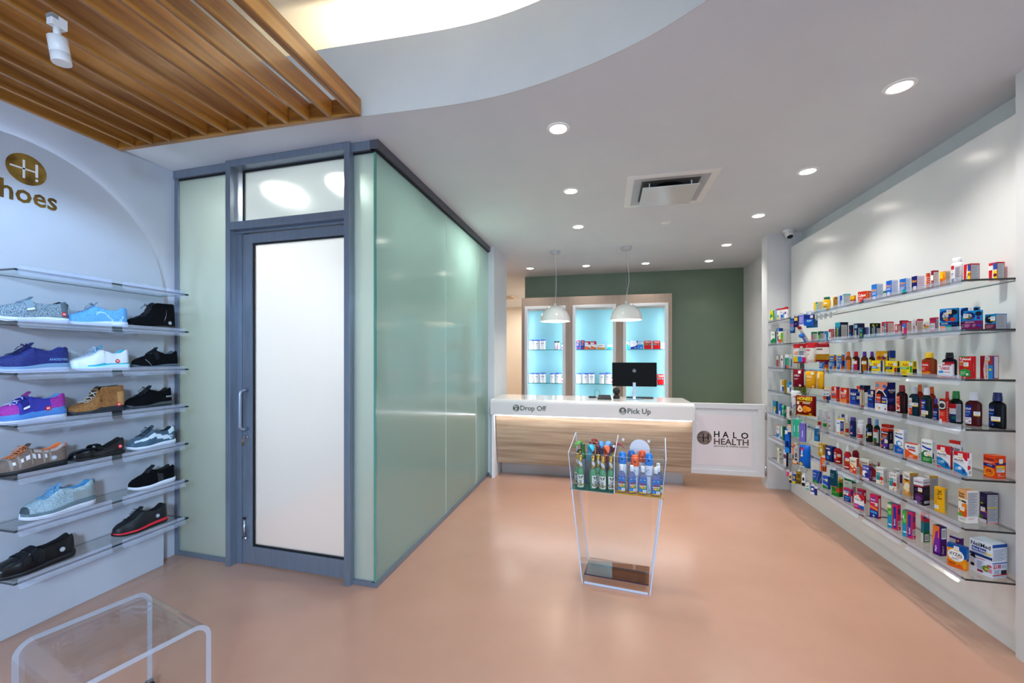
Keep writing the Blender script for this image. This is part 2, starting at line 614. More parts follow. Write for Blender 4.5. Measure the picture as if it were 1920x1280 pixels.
dbox(mb, FL + 0.075, FL + 0.09, -0.04, -0.02, 2.47, 2.865, M_BLACK); dbox(mb, FL + 0.075, FR - 0.042, -0.04, -0.02, 2.852, 2.865, M_BLACK)
mb.build('transom_gasket', dr)
d0, d1 = FL + 0.104, FR - 0.043
mb = MB()
dbox(mb, d0, d0 + 0.075, -0.045, -0.002, 0.012, 2.392, M_ALU)
dbox(mb, d1 - 0.032, d1, -0.045, -0.002, 0.012, 2.392, M_ALU)
dbox(mb, d0 + 0.075, d1 - 0.032, -0.045, -0.002, 2.325, 2.392, M_ALU)
dbox(mb, d0 + 0.075, d1 - 0.032, -0.045, -0.002, 0.012, 0.135, M_ALU)
leaf = mb.build('door_leaf', dr, bevel=0.002)
mb = MB(); dbox(mb, d0 + 0.085, d1 - 0.034, -0.03, -0.022, 0.146, 2.315, M_FROSTD); mb.build('door_glass', leaf)
mb = MB()
dbox(mb, d0 + 0.074, d0 + 0.086, -0.035, -0.012, 0.135, 2.325, M_BLACK); dbox(mb, d0 + 0.08, d1 - 0.032, -0.035, -0.012, 0.135, 0.147, M_BLACK)
dbox(mb, d0 + 0.08, d1 - 0.032, -0.035, -0.014, 2.315, 2.325, M_BLACK)
mb.build('door_gasket', leaf)
hx = d0 + 0.035
mh = mat('satin_handle', '#9aa3b5', 0.3, 0.7)
pts = []
z0h, z1h, od = 0.985, 1.265, 0.062
for k in range(7):
    a = PI / 2 * k / 6
    pts.append(DW(hx, od - 0.028 + 0.028 * math.sin(a), z0h + 0.028 - 0.028 * math.cos(a)))
for k in range(7):
    a = PI / 2 * k / 6
    pts.append(DW(hx, od - 0.028 + 0.028 * math.cos(a), z1h - 0.028 + 0.028 * math.sin(a)))
pts = [DW(hx, -0.002, z0h)] + pts + [DW(hx, -0.002, z1h)]
MB().tube(pts, 0.0115, mh, seg=12).build('door_handle', leaf)
mb = MB()
mb.tube([DW(hx, -0.002, 0.925), DW(hx, 0.012, 0.925)], 0.014, M_CHROME, 16)
mb.build('lock_cylinder', leaf)
mb = MB()
mb.tube([DW(hx - 0.004, 0.014, 0.925), DW(hx - 0.004, 0.03, 0.925)], 0.006, M_CHROME, 8)
mb.tube([DW(hx - 0.012, 0.022, 0.918), DW(hx - 0.018, 0.022, 0.895), DW(hx - 0.016, 0.022, 0.87)], [0.004, 0.005, 0.007], mat('brass_key', '#9a7b55', 0.35, 0.8), 6)
mb.build('key', leaf)
mb = MB()
mb.tube([DW(d0 + 0.012, 0.004, 0.325), DW(d0 + 0.02, 0.012, 0.27), DW(d0 + 0.025, 0.012, 0.215)], [0.011, 0.008, 0.009], M_CHROME, 8)
mb.tube([DW(d0 + 0.006, 0.006, 0.338), DW(d0 + 0.022, 0.006, 0.335)], 0.008, M_BLACK, 8)
mb.tube([DW(d0 + 0.01, 0.01, 0.2), DW(d0 + 0.045, 0.01, 0.195)], 0.012, M_CHROME, 8)
mb.build('foot_bolt', leaf)
# the room behind the frosted glass
struct(MB().box(-3.19, -1.61, 5.05, 5.1, 0, H - .001, M_WALL).build('wall_frosted_room_back'))
for x, y in ((-2.66, 2.93), (-2.04, 2.90)):
    t = thing('ceiling_light', 'round ceiling light glowing behind the frosted transom' + (', left' if x < -2.3 else ', right'), 'ceiling light', (x, y, H))
    MB().lathe([(0.10, -0.004), (0.10, -0.0195), (0.0, -0.02)], emit_mat('frosted_room_lamp', '#fffaf0', 16.0), 20, cap0=False).build('diffuser', t)
    MB().lathe([(0.115, -0.001), (0.115, -0.012), (0.101, -0.016), (0.101, -0.001)], M_WHITE, 20, cap0=False, cap1=False).build('lamp_rim', t)

# ------------------------------------------------------------------ ceiling fittings
LP = [(1.5, 2.535), (1.5, 3.53), (1.49, 4.525), (1.485, 5.61), (1.48, 6.48), (0.59, 6.44), (-0.288, 6.41), (-1.165, 6.40), (-0.285, 4.477), (-0.285, 3.503), (-0.283, 2.53), (1.5, 1.2)]
LB = ['nearest the camera on the right', 'second from the front in the right row', 'third from the front in the right row', 'fourth from the front in the right row',
      'at the right end of the row before the green wall', 'second from the right before the green wall', 'third from the right before the green wall',
      'at the far left beside the corridor opening', 'farthest of the middle three', 'in the middle of the middle row', 'nearest of the middle row beside the curved edge', 'outside the frame on the right']
first = None
for (x, y), lb in zip(LP, LB):
    if lb.startswith('outside'):
        l = bpy.data.lights.new('downlight_beam', 'SPOT'); l.energy = 30; l.color = (1, .95, .88); l.spot_size = 1.9; l.spot_blend = .8; l.shadow_soft_size = .05
        o = bpy.data.objects.new('downlight_beam', l); o.location = (x, y, H - .01); COL.objects.link(o)
        continue
    lab = 'round recessed downlight ' + lb
    if first is None:
        t = thing('recessed_downlight', lab, 'ceiling light', (x, y, H), group='recessed ceiling downlights')
        MB().lathe([(0.0, -0.0035), (0.050, -0.0035), (0.052, -0.001)], M_LAMP, 24, cap0=False, cap1=False).build('diffuser', t)
        MB().lathe([(0.050, -0.0008), (0.053, -0.006), (0.066, -0.004), (0.069, -0.0005)], M_WHITE, 28, cap0=False, cap1=False).build('trim_ring', t)
        first = t
    else:
        t = first.copy(); COL.objects.link(t); t.location = (x, y, H); t['label'] = lab
        for c in first.children:
            d = c.copy(); COL.objects.link(d); d.parent = t
    l = bpy.data.lights.new('downlight_beam', 'SPOT')
    l.energy = (40 if x > 1 else 34) if y < 6 else 12; l.color = (1, 0.95, 0.88); l.spot_size = 2.1; l.spot_blend = 0.9; l.shadow_soft_size = 0.045
    o = bpy.data.objects.new('downlight_beam', l); o.location = (x, y, H - 0.012); COL.objects.link(o)

# square diffuser
t = thing('ceiling_air_diffuser', 'square white air diffuser with a dropped centre plate', 'air vent', (0.51, 3.665, H))
a, b_ = 0.34, 0.285
mb = MB()
for s in range(4):
    R = Matrix.Rotation(s * PI / 2, 4, 'Z')
    mb.add([(-a, -a, -0.004), (a, -a, -0.004), (b_, -b_, -0.006), (-b_, -b_, -0.006)], [(0, 3, 2, 1)], M_WHITE, T=R)
    mb.add([(-a, -a, -0.0005), (a, -a, -0.0005), (a, -a, -0.004), (-a, -a, -0.004)], [(0, 3, 2, 1)], M_WHITE, T=R)
    mb.add([(-b_, -b_, -0.006), (b_, -b_, -0.006), (0.22, -0.22, -0.001), (-0.22, -0.22, -0.001)], [(0, 3, 2, 1)], mat('diffuser_slope', '#b9bdc2', 0.35), T=R)
mb.build('vent_frame', t)
MB().box(-0.225, 0.225, -0.225, 0.225, -0.0012, -0.0006, mat('vent_throat', '#5c5a58', 0.6)).build('throat', t)
MB().lathe([(0.0, -0.002), (0.12, -0.002)], M_BLACK, 24, c=(-0.0, -0.06), cap0=False, cap1=False).build('duct_opening', t)
mb = MB().box(-0.215, 0.215, -0.21, 0.21, -0.052, -0.045, mat('vent_plate', '#d2d3d2', 0.16))
mb.build('centre_plate', t, bevel=0.002)
for x, y in ((-.16, -.17), (.16, -.17), (-.16, .17), (.16, .17)):
    MB().box(x - .004, x + .004, y - .004, y + .004, -0.046, -0.001, M_WHITE).build('plate_hanger', t)
t = MB().lathe([(0.045, -0.0005), (0.045, -0.005), (0.040, -0.008), (0, -0.009)], M_WHITE, 24, cap0=False).build('sprinkler_cover', loc=(0.62, 4.54, H))
tag(t, 'small round white cover plate on the ceiling behind the air diffuser', 'sprinkler cover')
t = thing('corridor_vent', 'cream square vent on the corridor ceiling', 'air vent', (-2.35, 9.3, H))
MB().box(-.3, .3, -.3, .3, -0.02, -0.001, M_CREAM).build('vent_frame', t)
mb = MB()
for i in range(4):
    mb.box(-.25, .25, -.24 + i * .13, -.18 + i * .13, -0.024, -0.02, mat('vent_slot', '#a08c74', .6))
mb.build('vent_slat', t)

# pendants
for px_, (x, y) in enumerate(((-0.652, 5.45), (0.262, 5.45))):
    t = thing('pendant_lamp', ('left' if px_ == 0 else 'right') + ' white dome pendant lamp hanging over the ' + ('drop off side of the counter' if px_ == 0 else 'pick up side of the counter'), 'pendant lamp', (x, y, H), group='dome pendant lamps over the counter')
    MB().lathe([(0.072, -0.0005), (0.072, -0.012), (0.058, -0.034), (0.03, -0.042), (0.0, -0.044)], mat('canopy_metal', '#b7bcc0', .35), 24, cap0=False).build('ceiling_canopy', t)
    wob = [(0.0, 0, -0.04), (0.004, 0, -0.15), (0.012 + 0.02 * px_, 0, -0.28), (0.014 + .02 * px_, 0, -0.45), (0.008, 0, -0.6), (0.0, 0, -0.72)]
    MB().tube(wob, 0.0028, mat('white_cord', '#dfe3e3', .4), 6).build('cord', t)
    MB().tube([(0, 0, -0.04), (0.0, 0, -0.72)], 0.001, M_CHROME, 5).build('suspension_wire', t)
    R, zb = 0.198, -0.935
    prof = [(R, zb)]
    for k in range(1, 15):
        a = PI / 2 * k / 14
        prof.append((max(R * math.cos(a), 0.001), zb + 0.215 * math.sin(a)))
    ls_ = MB().lathe(prof, M_WGLOSS, 40, cap0=False, cap1=False).build('lamp_shade', t)
    pin = [(max(r - 0.004, 0.0005), z - (0.003 if i else 0)) for i, (r, z) in enumerate(prof)]
    MB().lathe(pin, mat('shade_inside', '#f4f0e8', .4), 40, cap0=False, cap1=False).build('shade_lining', ls_)
    MB().lathe([(0.0, -0.895), (0.03, -0.885), (0.045, -0.85), (0.035, -0.81), (0.015, -0.78), (0.015, -0.74)], emit_mat('bulb', '#fff3e0', 30.0), 16, cap0=False).build('bulb', t)
    MB().lathe([(0.016, -0.725), (0.016, -0.70), (0.006, -0.69)], M_WHITE, 12).build('cord_grip', t)

# security camera
t = thing('security_camera', 'white dome security camera with black eye on the ceiling above the shelves', 'camera', (1.985, 5.12, H))
MB().lathe([(0.055, -0.0005), (0.055, -0.02), (0.048, -0.028), (0.0, -0.03)], M_WHITE, 24, cap0=False).build('mount', t)
T = Matrix.Rotation(math.radians(35), 4, 'Y') @ Matrix.Rotation(math.radians(50), 4, 'X')
MB().lathe([(0.001, 0.0), (0.03, 0.004), (0.042, 0.03), (0.042, 0.06), (0.034, 0.085), (0.0, 0.088)][::-1], M_WHITE, 24, T=Matrix.Translation((0, 0, -0.01)) @ Matrix.Rotation(math.radians(150), 4, 'X')).build('camera_ball', t)
MB().lathe([(0.0, 0.0), (0.026, 0.0), (0.03, -0.004)], M_BLACK, 20, cap0=False, cap1=False, T=Matrix.Translation((0, -0.046, -0.089)) @ Matrix.Rotation(math.radians(150), 4, 'X')).build('lens', t)

# ------------------------------------------------------------------ oak slat canopy
t = thing('slatted_canopy', 'oiled oak slat canopy hanging below the raised ceiling over the shoe wall', 'slatted canopy', (0, 0, 2.895))
sx = [-3.185, -3.04, -2.89, -2.742, -2.594, -2.446, -2.298, -2.15, -2.002, -1.854, -1.706, -1.558, -1.41]
for i, x in enumerate(sx):
    mb = MB().box(-0.011, 0.011, -1.5, 2.082, 0, 0.10, M_OAK)
    o = mb.build('slat', t, loc=(x, 0, 0), bevel=0.0015)
    # each board shows its own stretch of grain
    o.data.transform(Matrix.Translation((i * 3.7, i * 1.3, i * 2.1)))
    o.location = (x - i * 3.7, -i * 1.3, -i * 2.1)
MB().box(-3.196, -1.377, 2.083, 2.113, 0, 0.10, M_OAKE).build('end_board', t, bevel=0.002)
MB().box(-1.398, -1.377, -1.5, 2.083, 0, 0.10, M_OAK).build('edge_board', t, bevel=0.002)
for x in (-2.9, -2.3, -1.7):
    for y in (1.2, -0.6):
        MB().tube([(x, y, 0.1), (x, y, 0.664)], 0.003, M_CHROME, 6).build('hanging_rod', t)

# track spot
l = bpy.data.lights.new('track_beam', 'SPOT')
l.energy = 34; l.color = (0.42, 0.68, 1.0); l.spot_size = 1.5; l.spot_blend = 0.5; l.shadow_soft_size = 0.03
o = bpy.data.objects.new('track_beam', l); o.location = (-2.13, 1.19, 2.69); COL.objects.link(o)
o.rotation_euler = (Vector((-3.1, 1.75, 1.25)) - Vector((-2.13, 1.19, 2.69))).to_track_quat('-Z', 'Y').to_euler()
t = thing('track_spotlight', 'white cylinder track spotlight hanging under the oak slats', 'spotlight', (-2.19, 1.22, 2.895))
MB().box(-0.016, 0.016, -0.026, 0.026, -0.045, -0.001, M_WHITE).build('track_adapter', t, bevel=0.003)
MB().box(-0.0165, 0.0165, -0.0265, -0.005, -0.02, -0.004, mat('adapter_grey', '#8c8f90', .5)).build('adapter_clip', t)
MB().lathe([(0.012, -0.085), (0.012, -0.045)], M_WHITE, 12).build('swivel', t)
T = Matrix.Translation((0.0, 0.0, -0.085)) @ Matrix.Rotation(math.radians(-6), 4, 'Y') @ Matrix.Rotation(math.radians(5), 4, 'X')
MB().lathe([(0.030, -0.102), (0.031, -0.099), (0.031, -0.065), (0.0302, -0.0645), (0.0302, -0.0635), (0.031, -0.063), (0.031, -0.002), (0.028, 0.0)], M_WHITE, 28, T=T).build('lamp_body', t)
# ================================================================== ART PRINTING
def art_print(mb, art, w, h, mapf, off0=0.0004, ssub=1):
    """prints a small layout on a face. u,v run 0..1 over w x h metres. items separated by ';'
    r,u0,v0,u1,v1,col   t,text,u,v,height,col[,rot]   c,u,v,r,col   p,col,u,v,u,v,...   n,u0,v0,u1,v1,col[,rows]   b,u0,v0,u1,v1 barcode   s,u,v price sticker"""
    if not art:
        return
    off = off0
    for it in art.split(';'):
        it = it.strip()
        if not it:
            continue
        a = it.split(',')
        k = a[0]

        def poly(pts, m):
            mb.add([mapf(min(1, max(0, p[0])), min(1, max(0, p[1])), off) for p in pts], [tuple(range(len(pts)))], m)

        def rect(u0, v0, u1, v1, m):
            n = ssub
            for i in range(n):
                ua = u0 + (u1 - u0) * i / n; ub = u0 + (u1 - u0) * (i + 1) / n
                poly([(ua, v0), (ub, v0), (ub, v1), (ua, v1)], m)
        if k == 'r':
            u0, v0, u1, v1 = map(float, a[1:5])
            rect(u0, v0, u1, v1, pc(a[5]))
        elif k == 'p':
            f = list(map(float, a[2:]))
            poly([(f[i], f[i + 1]) for i in range(0, len(f), 2)], pc(a[1]))
        elif k == 'c':
            u, v, r = map(float, a[1:4])
            asp = w / h
            poly([(u + r * math.cos(q) / asp, v + r * math.sin(q)) for q in [2 * PI * i / 16 for i in range(16)]], pc(a[4]))
        elif k == 'n':
            u0, v0, u1, v1 = map(float, a[1:5])
            n = int(a[6]) if len(a) > 6 else 9
            for i in range(n):
                vv = v1 - (v1 - v0) * (i + 0.5) / n
                ue = u1 - (u1 - u0) * (0.0, 0.22, 0.08, 0.35)[i % 4]
                rect(u0, vv - (v1 - v0) / n * 0.22, ue, vv + (v1 - v0) / n * 0.22, pc(a[5]))
        elif k == 'b':
            u0, v0, u1, v1 = map(float, a[1:5])
            rect(u0, v0, u1, v1, pc('#ffffff'))
            off += 0.00015
            for i in range(7):
                uu = u0 + (u1 - u0) * (0.1 + 0.12 * i)
                poly([(uu, v0 + (v1 - v0) * .12), (uu + (u1 - u0) * .06, v0 + (v1 - v0) * .12), (uu + (u1 - u0) * .06, v1 - (v1 - v0) * .1), (uu, v1 - (v1 - v0) * .1)], pc('#2a3040'))
        elif k == 's':
            u, v = map(float, a[1:3])
            su, sv = 0.020 / w, 0.024 / h
            rect(u - su / 2, v - sv / 2, u + su / 2, v + sv / 2, pc('#f4f4f2'))
            off += 0.00012
            rect(u - su / 2, v - sv / 2, u + su / 2, v - sv * .3, pc('#f0c020'))
            for q in range(3):
                rect(u - su * .36, v + sv * (.28 - .17 * q), u + su * .3, v + sv * (.34 - .17 * q), pc('#8e9299'))
        elif k == 't':
            vs, fs, tw = text_geo(a[1])
            u, v, th = map(float, a[2:5])
            rot = int(a[6]) if len(a) > 6 else 0
            # th is height as a part of h (or of w when rotated); text is squeezed to its slot if a max width is given
            s = th * h if not rot else th * w
            mxw = float(a[7]) if len(a) > 7 else None
            kx = 1.0
            if mxw:
                lim = mxw * (w if not rot else h)
                if tw * s > lim:
                    kx = lim / (tw * s)
            pts = []
            for x, y in vs:
                if rot == 0:
                    pts.append(mapf(u + x * s * kx / w, v + y * s / h, off))
                elif rot == 90:
                    pts.append(mapf(u - y * s / w, v + x * s * kx / h, off))
                else:
                    pts.append(mapf(u + y * s / w, v - x * s * kx / h, off))
            mb.add(pts, fs, pc(a[5]))
        off += 0.0002


def flat_map(origin, ux, uz, w, h, n):
    o = Vector(origin); ux = Vector(ux); uz = Vector(uz); n = Vector(n)
    return lambda u, v, off: tuple(o + ux * (u * w) + uz * (v * h) + n * off)


# ================================================================== COUNTER
t = thing('service_counter', 'long white topped service counter with oak front and glowing light line', 'counter', (-0.19, 4.85, 0))
CX0, CX1 = -1.19, 1.165      # local x of ends (world -1.38 .. .975)
# worktop with rounded front edge and thick fascia
prof = [(0.66, 0.955), (0.66, 0.99)]
r = 0.045
for k in range(9):
    a = PI / 2 * k / 8
    prof.append((r - r * math.sin(a), 0.99 - r + r * math.cos(a)))
prof += [(0.0, 0.80), (0.10, 0.80), (0.10, 0.955)]
mb = MB()
# rounded right end seen from the shop
rs = []
for x, k in ((CX0, 0), (CX1 - 0.03, 0), (CX1 - 0.012, 0.006), (CX1, 0.02)):
    rs.append([(x, y + (k if y < 0.3 else -k), z - (k if z > 0.97 else 0)) for y, z in prof])
mb.rings(rs, M_CORIAN, cap0=True, cap1=True, smooth=False)
o = wt_ = mb.build('worktop', t)
md = o.modifiers.new('bevel', 'BEVEL'); md.width = 0.006; md.segments = 2; md.limit_method = 'ANGLE'; md.angle_limit = math.radians(50)
# leaning oak front in two boards
for a, b_ in ((CX0 + .04, -0.19), (-0.189, CX1 - .012)):
    vs = [(a, 0.20, 0.165), (b_, 0.20, 0.165), (b_, 0.24, 0.165), (a, 0.24, 0.165), (a, 0.101, 0.795), (b_, 0.101, 0.795), (b_, 0.141, 0.795), (a, 0.141, 0.795)]
    MB().add(vs, [(0, 3, 2, 1), (4, 5, 6, 7), (0, 1, 5, 4), (1, 2, 6, 5), (2, 3, 7, 6), (3, 0, 4, 7)], M_WOODC).build('front_panel', t)
MB().box(CX0 + 0.06, CX1 - 0.07, 0.345, 0.36, 0.001, 0.165, mat('brushed_kick_metal', '#a8a4a0', 0.4, 0.5)).build('kick_plate', t)
MB().box(CX0, CX0 + 0.03, 0.06, 0.62, 0.001, 0.955, M_WHITE).build('end_panel', t)
MB().box(CX1 - 0.045, CX1 - 0.015, 0.25, 0.62, 0.16, 0.955, M_WHITE).build('end_panel', t)
MB().box(CX0 + .04, CX1 - .02, 0.36, 0.62, 0.165, 0.94, M_WHITE).build('cabinet_body', t)
MB().box(CX0 + .05, CX1 - .03, 0.05, 0.075, 0.782, 0.799, M_LED).build('light_strip', t)
area('counter_strip_light', (-0.2, 4.91, 0.78), (math.radians(-12), 0, 0), 2.28, 2.0, (0.93, 0.96, 1), 0.02)
# lettering on the fascia
GREYG = mat('grey_green_vinyl', '#565d54', 0.4)


def fascia_art(name, x0, text, kind):
    mb = MB()
    fm = lambda x, z, off=0.0015: (x, -off, z)
    cx, cz, R = x0 + 0.04, 0.888, 0.041
    mb.add([fm(cx + R * math.cos(q), cz + R * math.sin(q)) for q in [2 * PI * i / 28 for i in range(28)]], [tuple(range(28))], GREYG)
    wv = M_CORIAN
    if kind == 0:      # a hand holding a slip
        mb.add([fm(cx - .022, cz - .03, .002), fm(cx + .004, cz - .034, .002), fm(cx + .014, cz - .006, .002), fm(cx - .004, cz + .004, .002)], [(0, 1, 2, 3)], wv)
        mb.add([fm(cx - .018, cz - .022, .0024), fm(cx + .002, cz - .026, .0024), fm(cx + .006, cz - .018, .0024), fm(cx - .014, cz - .014, .0024)], [(0, 1, 2, 3)], GREYG)
        for q in range(4):
            mb.add([fm(cx - .03 + q * .011, cz + .012 - q * .002, .002), fm(cx - .026 + q * .011, cz + .008, .002), fm(cx - .006 + q * .010, cz + .031 - q * .004, .002), fm(cx - .012 + q * .010, cz + .034 - q * .004, .002)], [(0, 1, 2, 3)], wv)
    else:              # a small bag over an open hand
        mb.add([fm(cx - .013, cz - .004, .002), fm(cx + .013, cz - .004, .002), fm(cx + .010, cz + .022, .002), fm(cx - .010, cz + .022, .002)], [(0, 1, 2, 3)], wv)
        mb.add([fm(cx - .004, cz + .002, .0024), fm(cx + .004, cz + .002, .0024), fm(cx + .004, cz + .012, .0024), fm(cx - .004, cz + .012, .0024)], [(0, 1, 2, 3)], GREYG)
        for q in range(3):
            mb.add([fm(cx - .036 + q * .004, cz - .012 - q * .009, .002), fm(cx - .01, cz - .017 - q * .008, .002), fm(cx + .034 - q * .006, cz - .010 - q * .009, .002), fm(cx + .03 - q * .006, cz - .014 - q * .009, .002), fm(cx - .008, cz - .021 - q * .008, .002), fm(cx - .034 + q * .004, cz - .0155 - q * .009, .002)], [(0, 1, 2, 5), (2, 3, 4, 5)], wv)
    vs, fs, tw = text_geo(text)
    s = 0.058
    mb.add([fm(x0 + 0.092 + x * s, 0.862 + y * s) for x, y in vs], fs, GREYG)
    o = mb.build(name, wt_)
    return o


fascia_art('drop_off_lettering', 0.19 - 1.095, 'Drop Off', 0)
fascia_art('pick_up_lettering', 0.19 + 0.155, 'Pick Up', 1)

# ------------------------------------------------------------------ gate
t = thing('counter_gate', 'white panelled swing gate with a round logo beside the counter', 'gate', (1.785, 5.235, 0.125))
gl_ = MB().box(-0.80, 0, 0.0, 0.035, 0, 0.835, M_WALL).build('gate_leaf', t)
mb = MB()
mb.box(-0.80, 0, -0.012, 0.0, 0.775, 0.835, M_WALL).box(-0.80, 0, -0.012, 0, 0, 0.055, M_WALL).box(-0.07, 0, -0.012, 0, 0.055, 0.775, M_WALL).box(-0.80, -0.775, -0.012, 0, 0.055, 0.775, M_WALL)
mb.build('gate_frame', t, bevel=0.002)
MB().box(-0.73, -0.135, -0.0012, 0, 0.11, 0.70, mat('gate_poster', '#e3dde0', 0.35)).build('printed_panel', gl_)
for z in (0.02, 0.66):
    MB().tube([(0.012, -0.008, z), (0.012, -0.008, z + 0.11)], 0.009, M_CHROME, 10).build('hinge', t)
M_BR = noise_mat('bronze_print', '#3a2d2b', '#a08c84', nscale=6, rough=0.4, ramp=(.38, .72))
mb = MB()
gm = lambda x, z, off=.0018: (x, -off, z)
cx, cz, R = -0.64, 0.425, 0.082
mb.add([gm(cx + R * math.cos(q), cz + R * math.sin(q)) for q in [2 * PI * i / 36 for i in range(36)]], [tuple(range(36))], M_BR)
BK = pc('#17130f')


def plus_h(mb, f, cx, cz, s, m, off):
    def rc(x0, x1, z0, z1):
        mb.add([f(cx + x0 * s, cz + z0 * s, off), f(cx + x1 * s, cz + z0 * s, off), f(cx + x1 * s, cz + z1 * s, off), f(cx + x0 * s, cz + z1 * s, off)], [(0, 1, 2, 3)], m)
    rc(-.80, .42, -.05, .05)
    rc(-.20, -.08, -.62, .58)
    rc(.42, .56, -.34, .54)
    rc(.42, .56, -.62, -.46)


plus_h(mb, gm, cx, cz, R, BK, .0022)
mb.build('round_logo', gl_)


def words(parent, name, f, lines):
    mb = MB()
    for s, x, z, hgt, wid, m in lines:
        vs, fs, tw = text_geo(s)
        kx = wid / tw if wid else hgt
        mb.add([f(x + a * kx, z + b * hgt, .0018) for a, b in vs], fs, m)
    return mb.build(name, parent)


words(gl_, 'logo_lettering', gm, [('H', -.535, .438, .07, .06, BK), ('A', -.443, .436, .07, .066, BK), ('L', -.33, .434, .07, .04, BK), ('O', -.245, .432, .07, .078, BK),
                                 ('HEALTH', -.535, .353, .07, .37, pc('#5e4a44')), ('pharmacy & medical supplies', -.535, .327, .017, .37, pc('#4e4440'))])

# ------------------------------------------------------------------ lit display cabinet
CY = 6.70
t = thing('display_cabinet', 'taupe wood display cabinet with three cyan lit niches on the green wall', 'cabinet', (-0.18, CY, 0))
M_CYAN = mat('pale_cyan_back_panel', '#8ac6d4', 0.35)
nich = [(-1.264, -0.679), (-0.472, 0.117), (0.321, 0.902)]
X0, X1, ZT, ZN0, ZN1 = -1.363, 1.003, 2.49, 0.62, 2.30
ox = 0.18
mb = MB()
edges = [X0] + [v for n in nich for v in (n[0] - .03, n[1] + .03)] + [X1]
for i in range(0, 8, 2):
    mb.box(edges[i] + ox, edges[i + 1] + ox, 0, 0.375, 0.001, ZT, M_WOODT)
for a, b_ in nich:
    mb.box(a - .03 + ox, b_ + .03 + ox, 0, 0.375, ZN1, ZT, M_WOODT)
    mb.box(a - .03 + ox, b_ + .03 + ox, 0, 0.375, 0.001, ZN0, M_WOODT)
for xs in (-0.585, 0.21):
    mb.box(xs - 0.0015 + ox, xs + 0.0015 + ox, -0.0008, 0, 0.001, ZT, mat('veneer_joint', '#6f6257', .6))
mb.build('carcass', t)
for a, b_ in nich:
    MB().box(a - .029 + ox, b_ + .029 + ox, 0.27, 0.30, ZN0, ZN1, M_CYAN).box(a - .029 + ox, a - .024 + ox, 0.001, 0.27, ZN0, ZN1, M_WHITE).box(b_ + .024 + ox, b_ + .029 + ox, 0.001, 0.27, ZN0, ZN1, M_WHITE).build('back_panel', t)
    mb = MB()
    fw = 0.048
    mb.box(a - fw + ox, a + ox, -0.02, 0, ZN0 - fw, ZN1 + fw, M_WALL).box(b_ + ox, b_ + fw + ox, -0.02, 0, ZN0 - fw, ZN1 + fw, M_WALL)
    mb.box(a + ox, b_ + ox, -0.02, 0, ZN1, ZN1 + fw, M_WALL).box(a + ox, b_ + ox, -0.02, 0, ZN0 - fw, ZN0, M_WALL)
    mb.build('niche_frame', t, bevel=0.006)
    for z in (1.632, 1.077):
        MB().box(a + 0.004 + ox, b_ - 0.004 + ox, 0.03, 0.262, z - 0.010, z, M_GLASS, faces={2: mat('teal_glass_edge', '#1f8a90', .2)}).build('glass_shelf', t)
    for x, sg in ((a - 0.012, 1), (b_ + 0.012, -1)):
        MB().box(x - 0.006 + ox, x + 0.006 + ox, 0.012, 0.022, ZN0 + .02, ZN1 - .02, emit_mat('niche_led', '#e8f6ff', 0.9)).build('light_strip', t)
        area('niche_strip_light', (x + sg * 0.004, CY + 0.03, (ZN0 + ZN1) / 2), (math.radians(90), 0, math.radians(-20 * sg)), 0.02, 1.25, (0.90, 0.97, 1.0), 1.6)

# ------------------------------------------------------------------ things on the counter
t = thing('computer_monitor', 'black computer monitor seen from behind on a silver stand, on the counter', 'monitor', (0.345, 5.22, 0.991))
mb = MB().box(-0.262, 0.262, -0.012, 0.0, 0.155, 0.448, mat('monitor_back', '#050506', 0.5, spec=.15))
hs_ = mb.build('display_housing', t, bevel=0.006)
MB().box(-0.262, 0.262, 0.0005, 0.006, 0.155, 0.448, mat('monitor_screen', '#101216', 0.1)).build('screen', hs_)
nk_ = MB().box(-0.018, 0.018, -0.028, -0.013, 0.004, 0.205, M_CHROME).build('stand_neck', t, bevel=0.002)
MB().box(-0.03, 0.03, -0.034, -0.0285, 0.095, 0.112, M_CHROME).build('cable_clip', nk_)
MB().box(-0.092, 0.092, -0.1, 0.06, 0.0005, 0.0065, M_CHROME).build('stand_base', t, bevel=0.002)
mb = MB()
ring = [(0.0 + 0.021 * math.cos(q), -0.0135, 0.348 + 0.021 * math.sin(q)) for q in [2 * PI * i / 24 for i in range(24)]]
mb.tube(ring, 0.0014, M_CHROME, 5, closed=True)
vs, fs, tw = text_geo('hp')
mb.add([(-0.012 + x * .017 + y * .004, -0.0145, 0.342 + y * .017) for x, y in vs], fs, M_CHROME)
mb.build('round_emblem', hs_)
t = thing('card_terminal', 'small black card terminal on the counter left of the monitor', 'card terminal', (-0.01, 5.12, 0.991))
mb = MB().add([(-.085, -.05, 0), (.085, -.05, 0), (.085, .06, 0), (-.085, .06, 0), (-.085, -.05, .012), (.085, -.05, .012), (.07, .06, .05), (-.07, .06, .05)], [(0, 3, 2, 1), (4, 5, 6, 7), (0, 1, 5, 4), (1, 2, 6, 5), (2, 3, 7, 6), (3, 0, 4, 7)], mat('terminal_black', '#131418', .4))
tb_ = mb.build('terminal_body', t, bevel=0.004)
mb = MB()
for i in range(4):
    for j in range(3):
        mb.box(-.03 + j * .022, -.014 + j * .022, -.03 + i * .018, -.018 + i * .018, .021 + i * .0062, .0245 + i * .0062, mat('keypad_grey', '#4b4e54', .5))
mb.build('keypad', tb_)
t = thing('cable_loop', 'thin black cable standing up in a loop behind the card terminal', 'cable', (-0.10, 5.25, 0.991))
MB().tube([(-0.05, 0, 0.003), (-0.03, 0, 0.003)] + [(0.033 * math.sin(q), 0.01, 0.055 - 0.052 * math.cos(q)) for q in [0.35 + 5.5 * i / 14 for i in range(15)]] + [(0.05, 0.02, 0.003)], 0.002, M_BLACK, 6).build('cable', t)
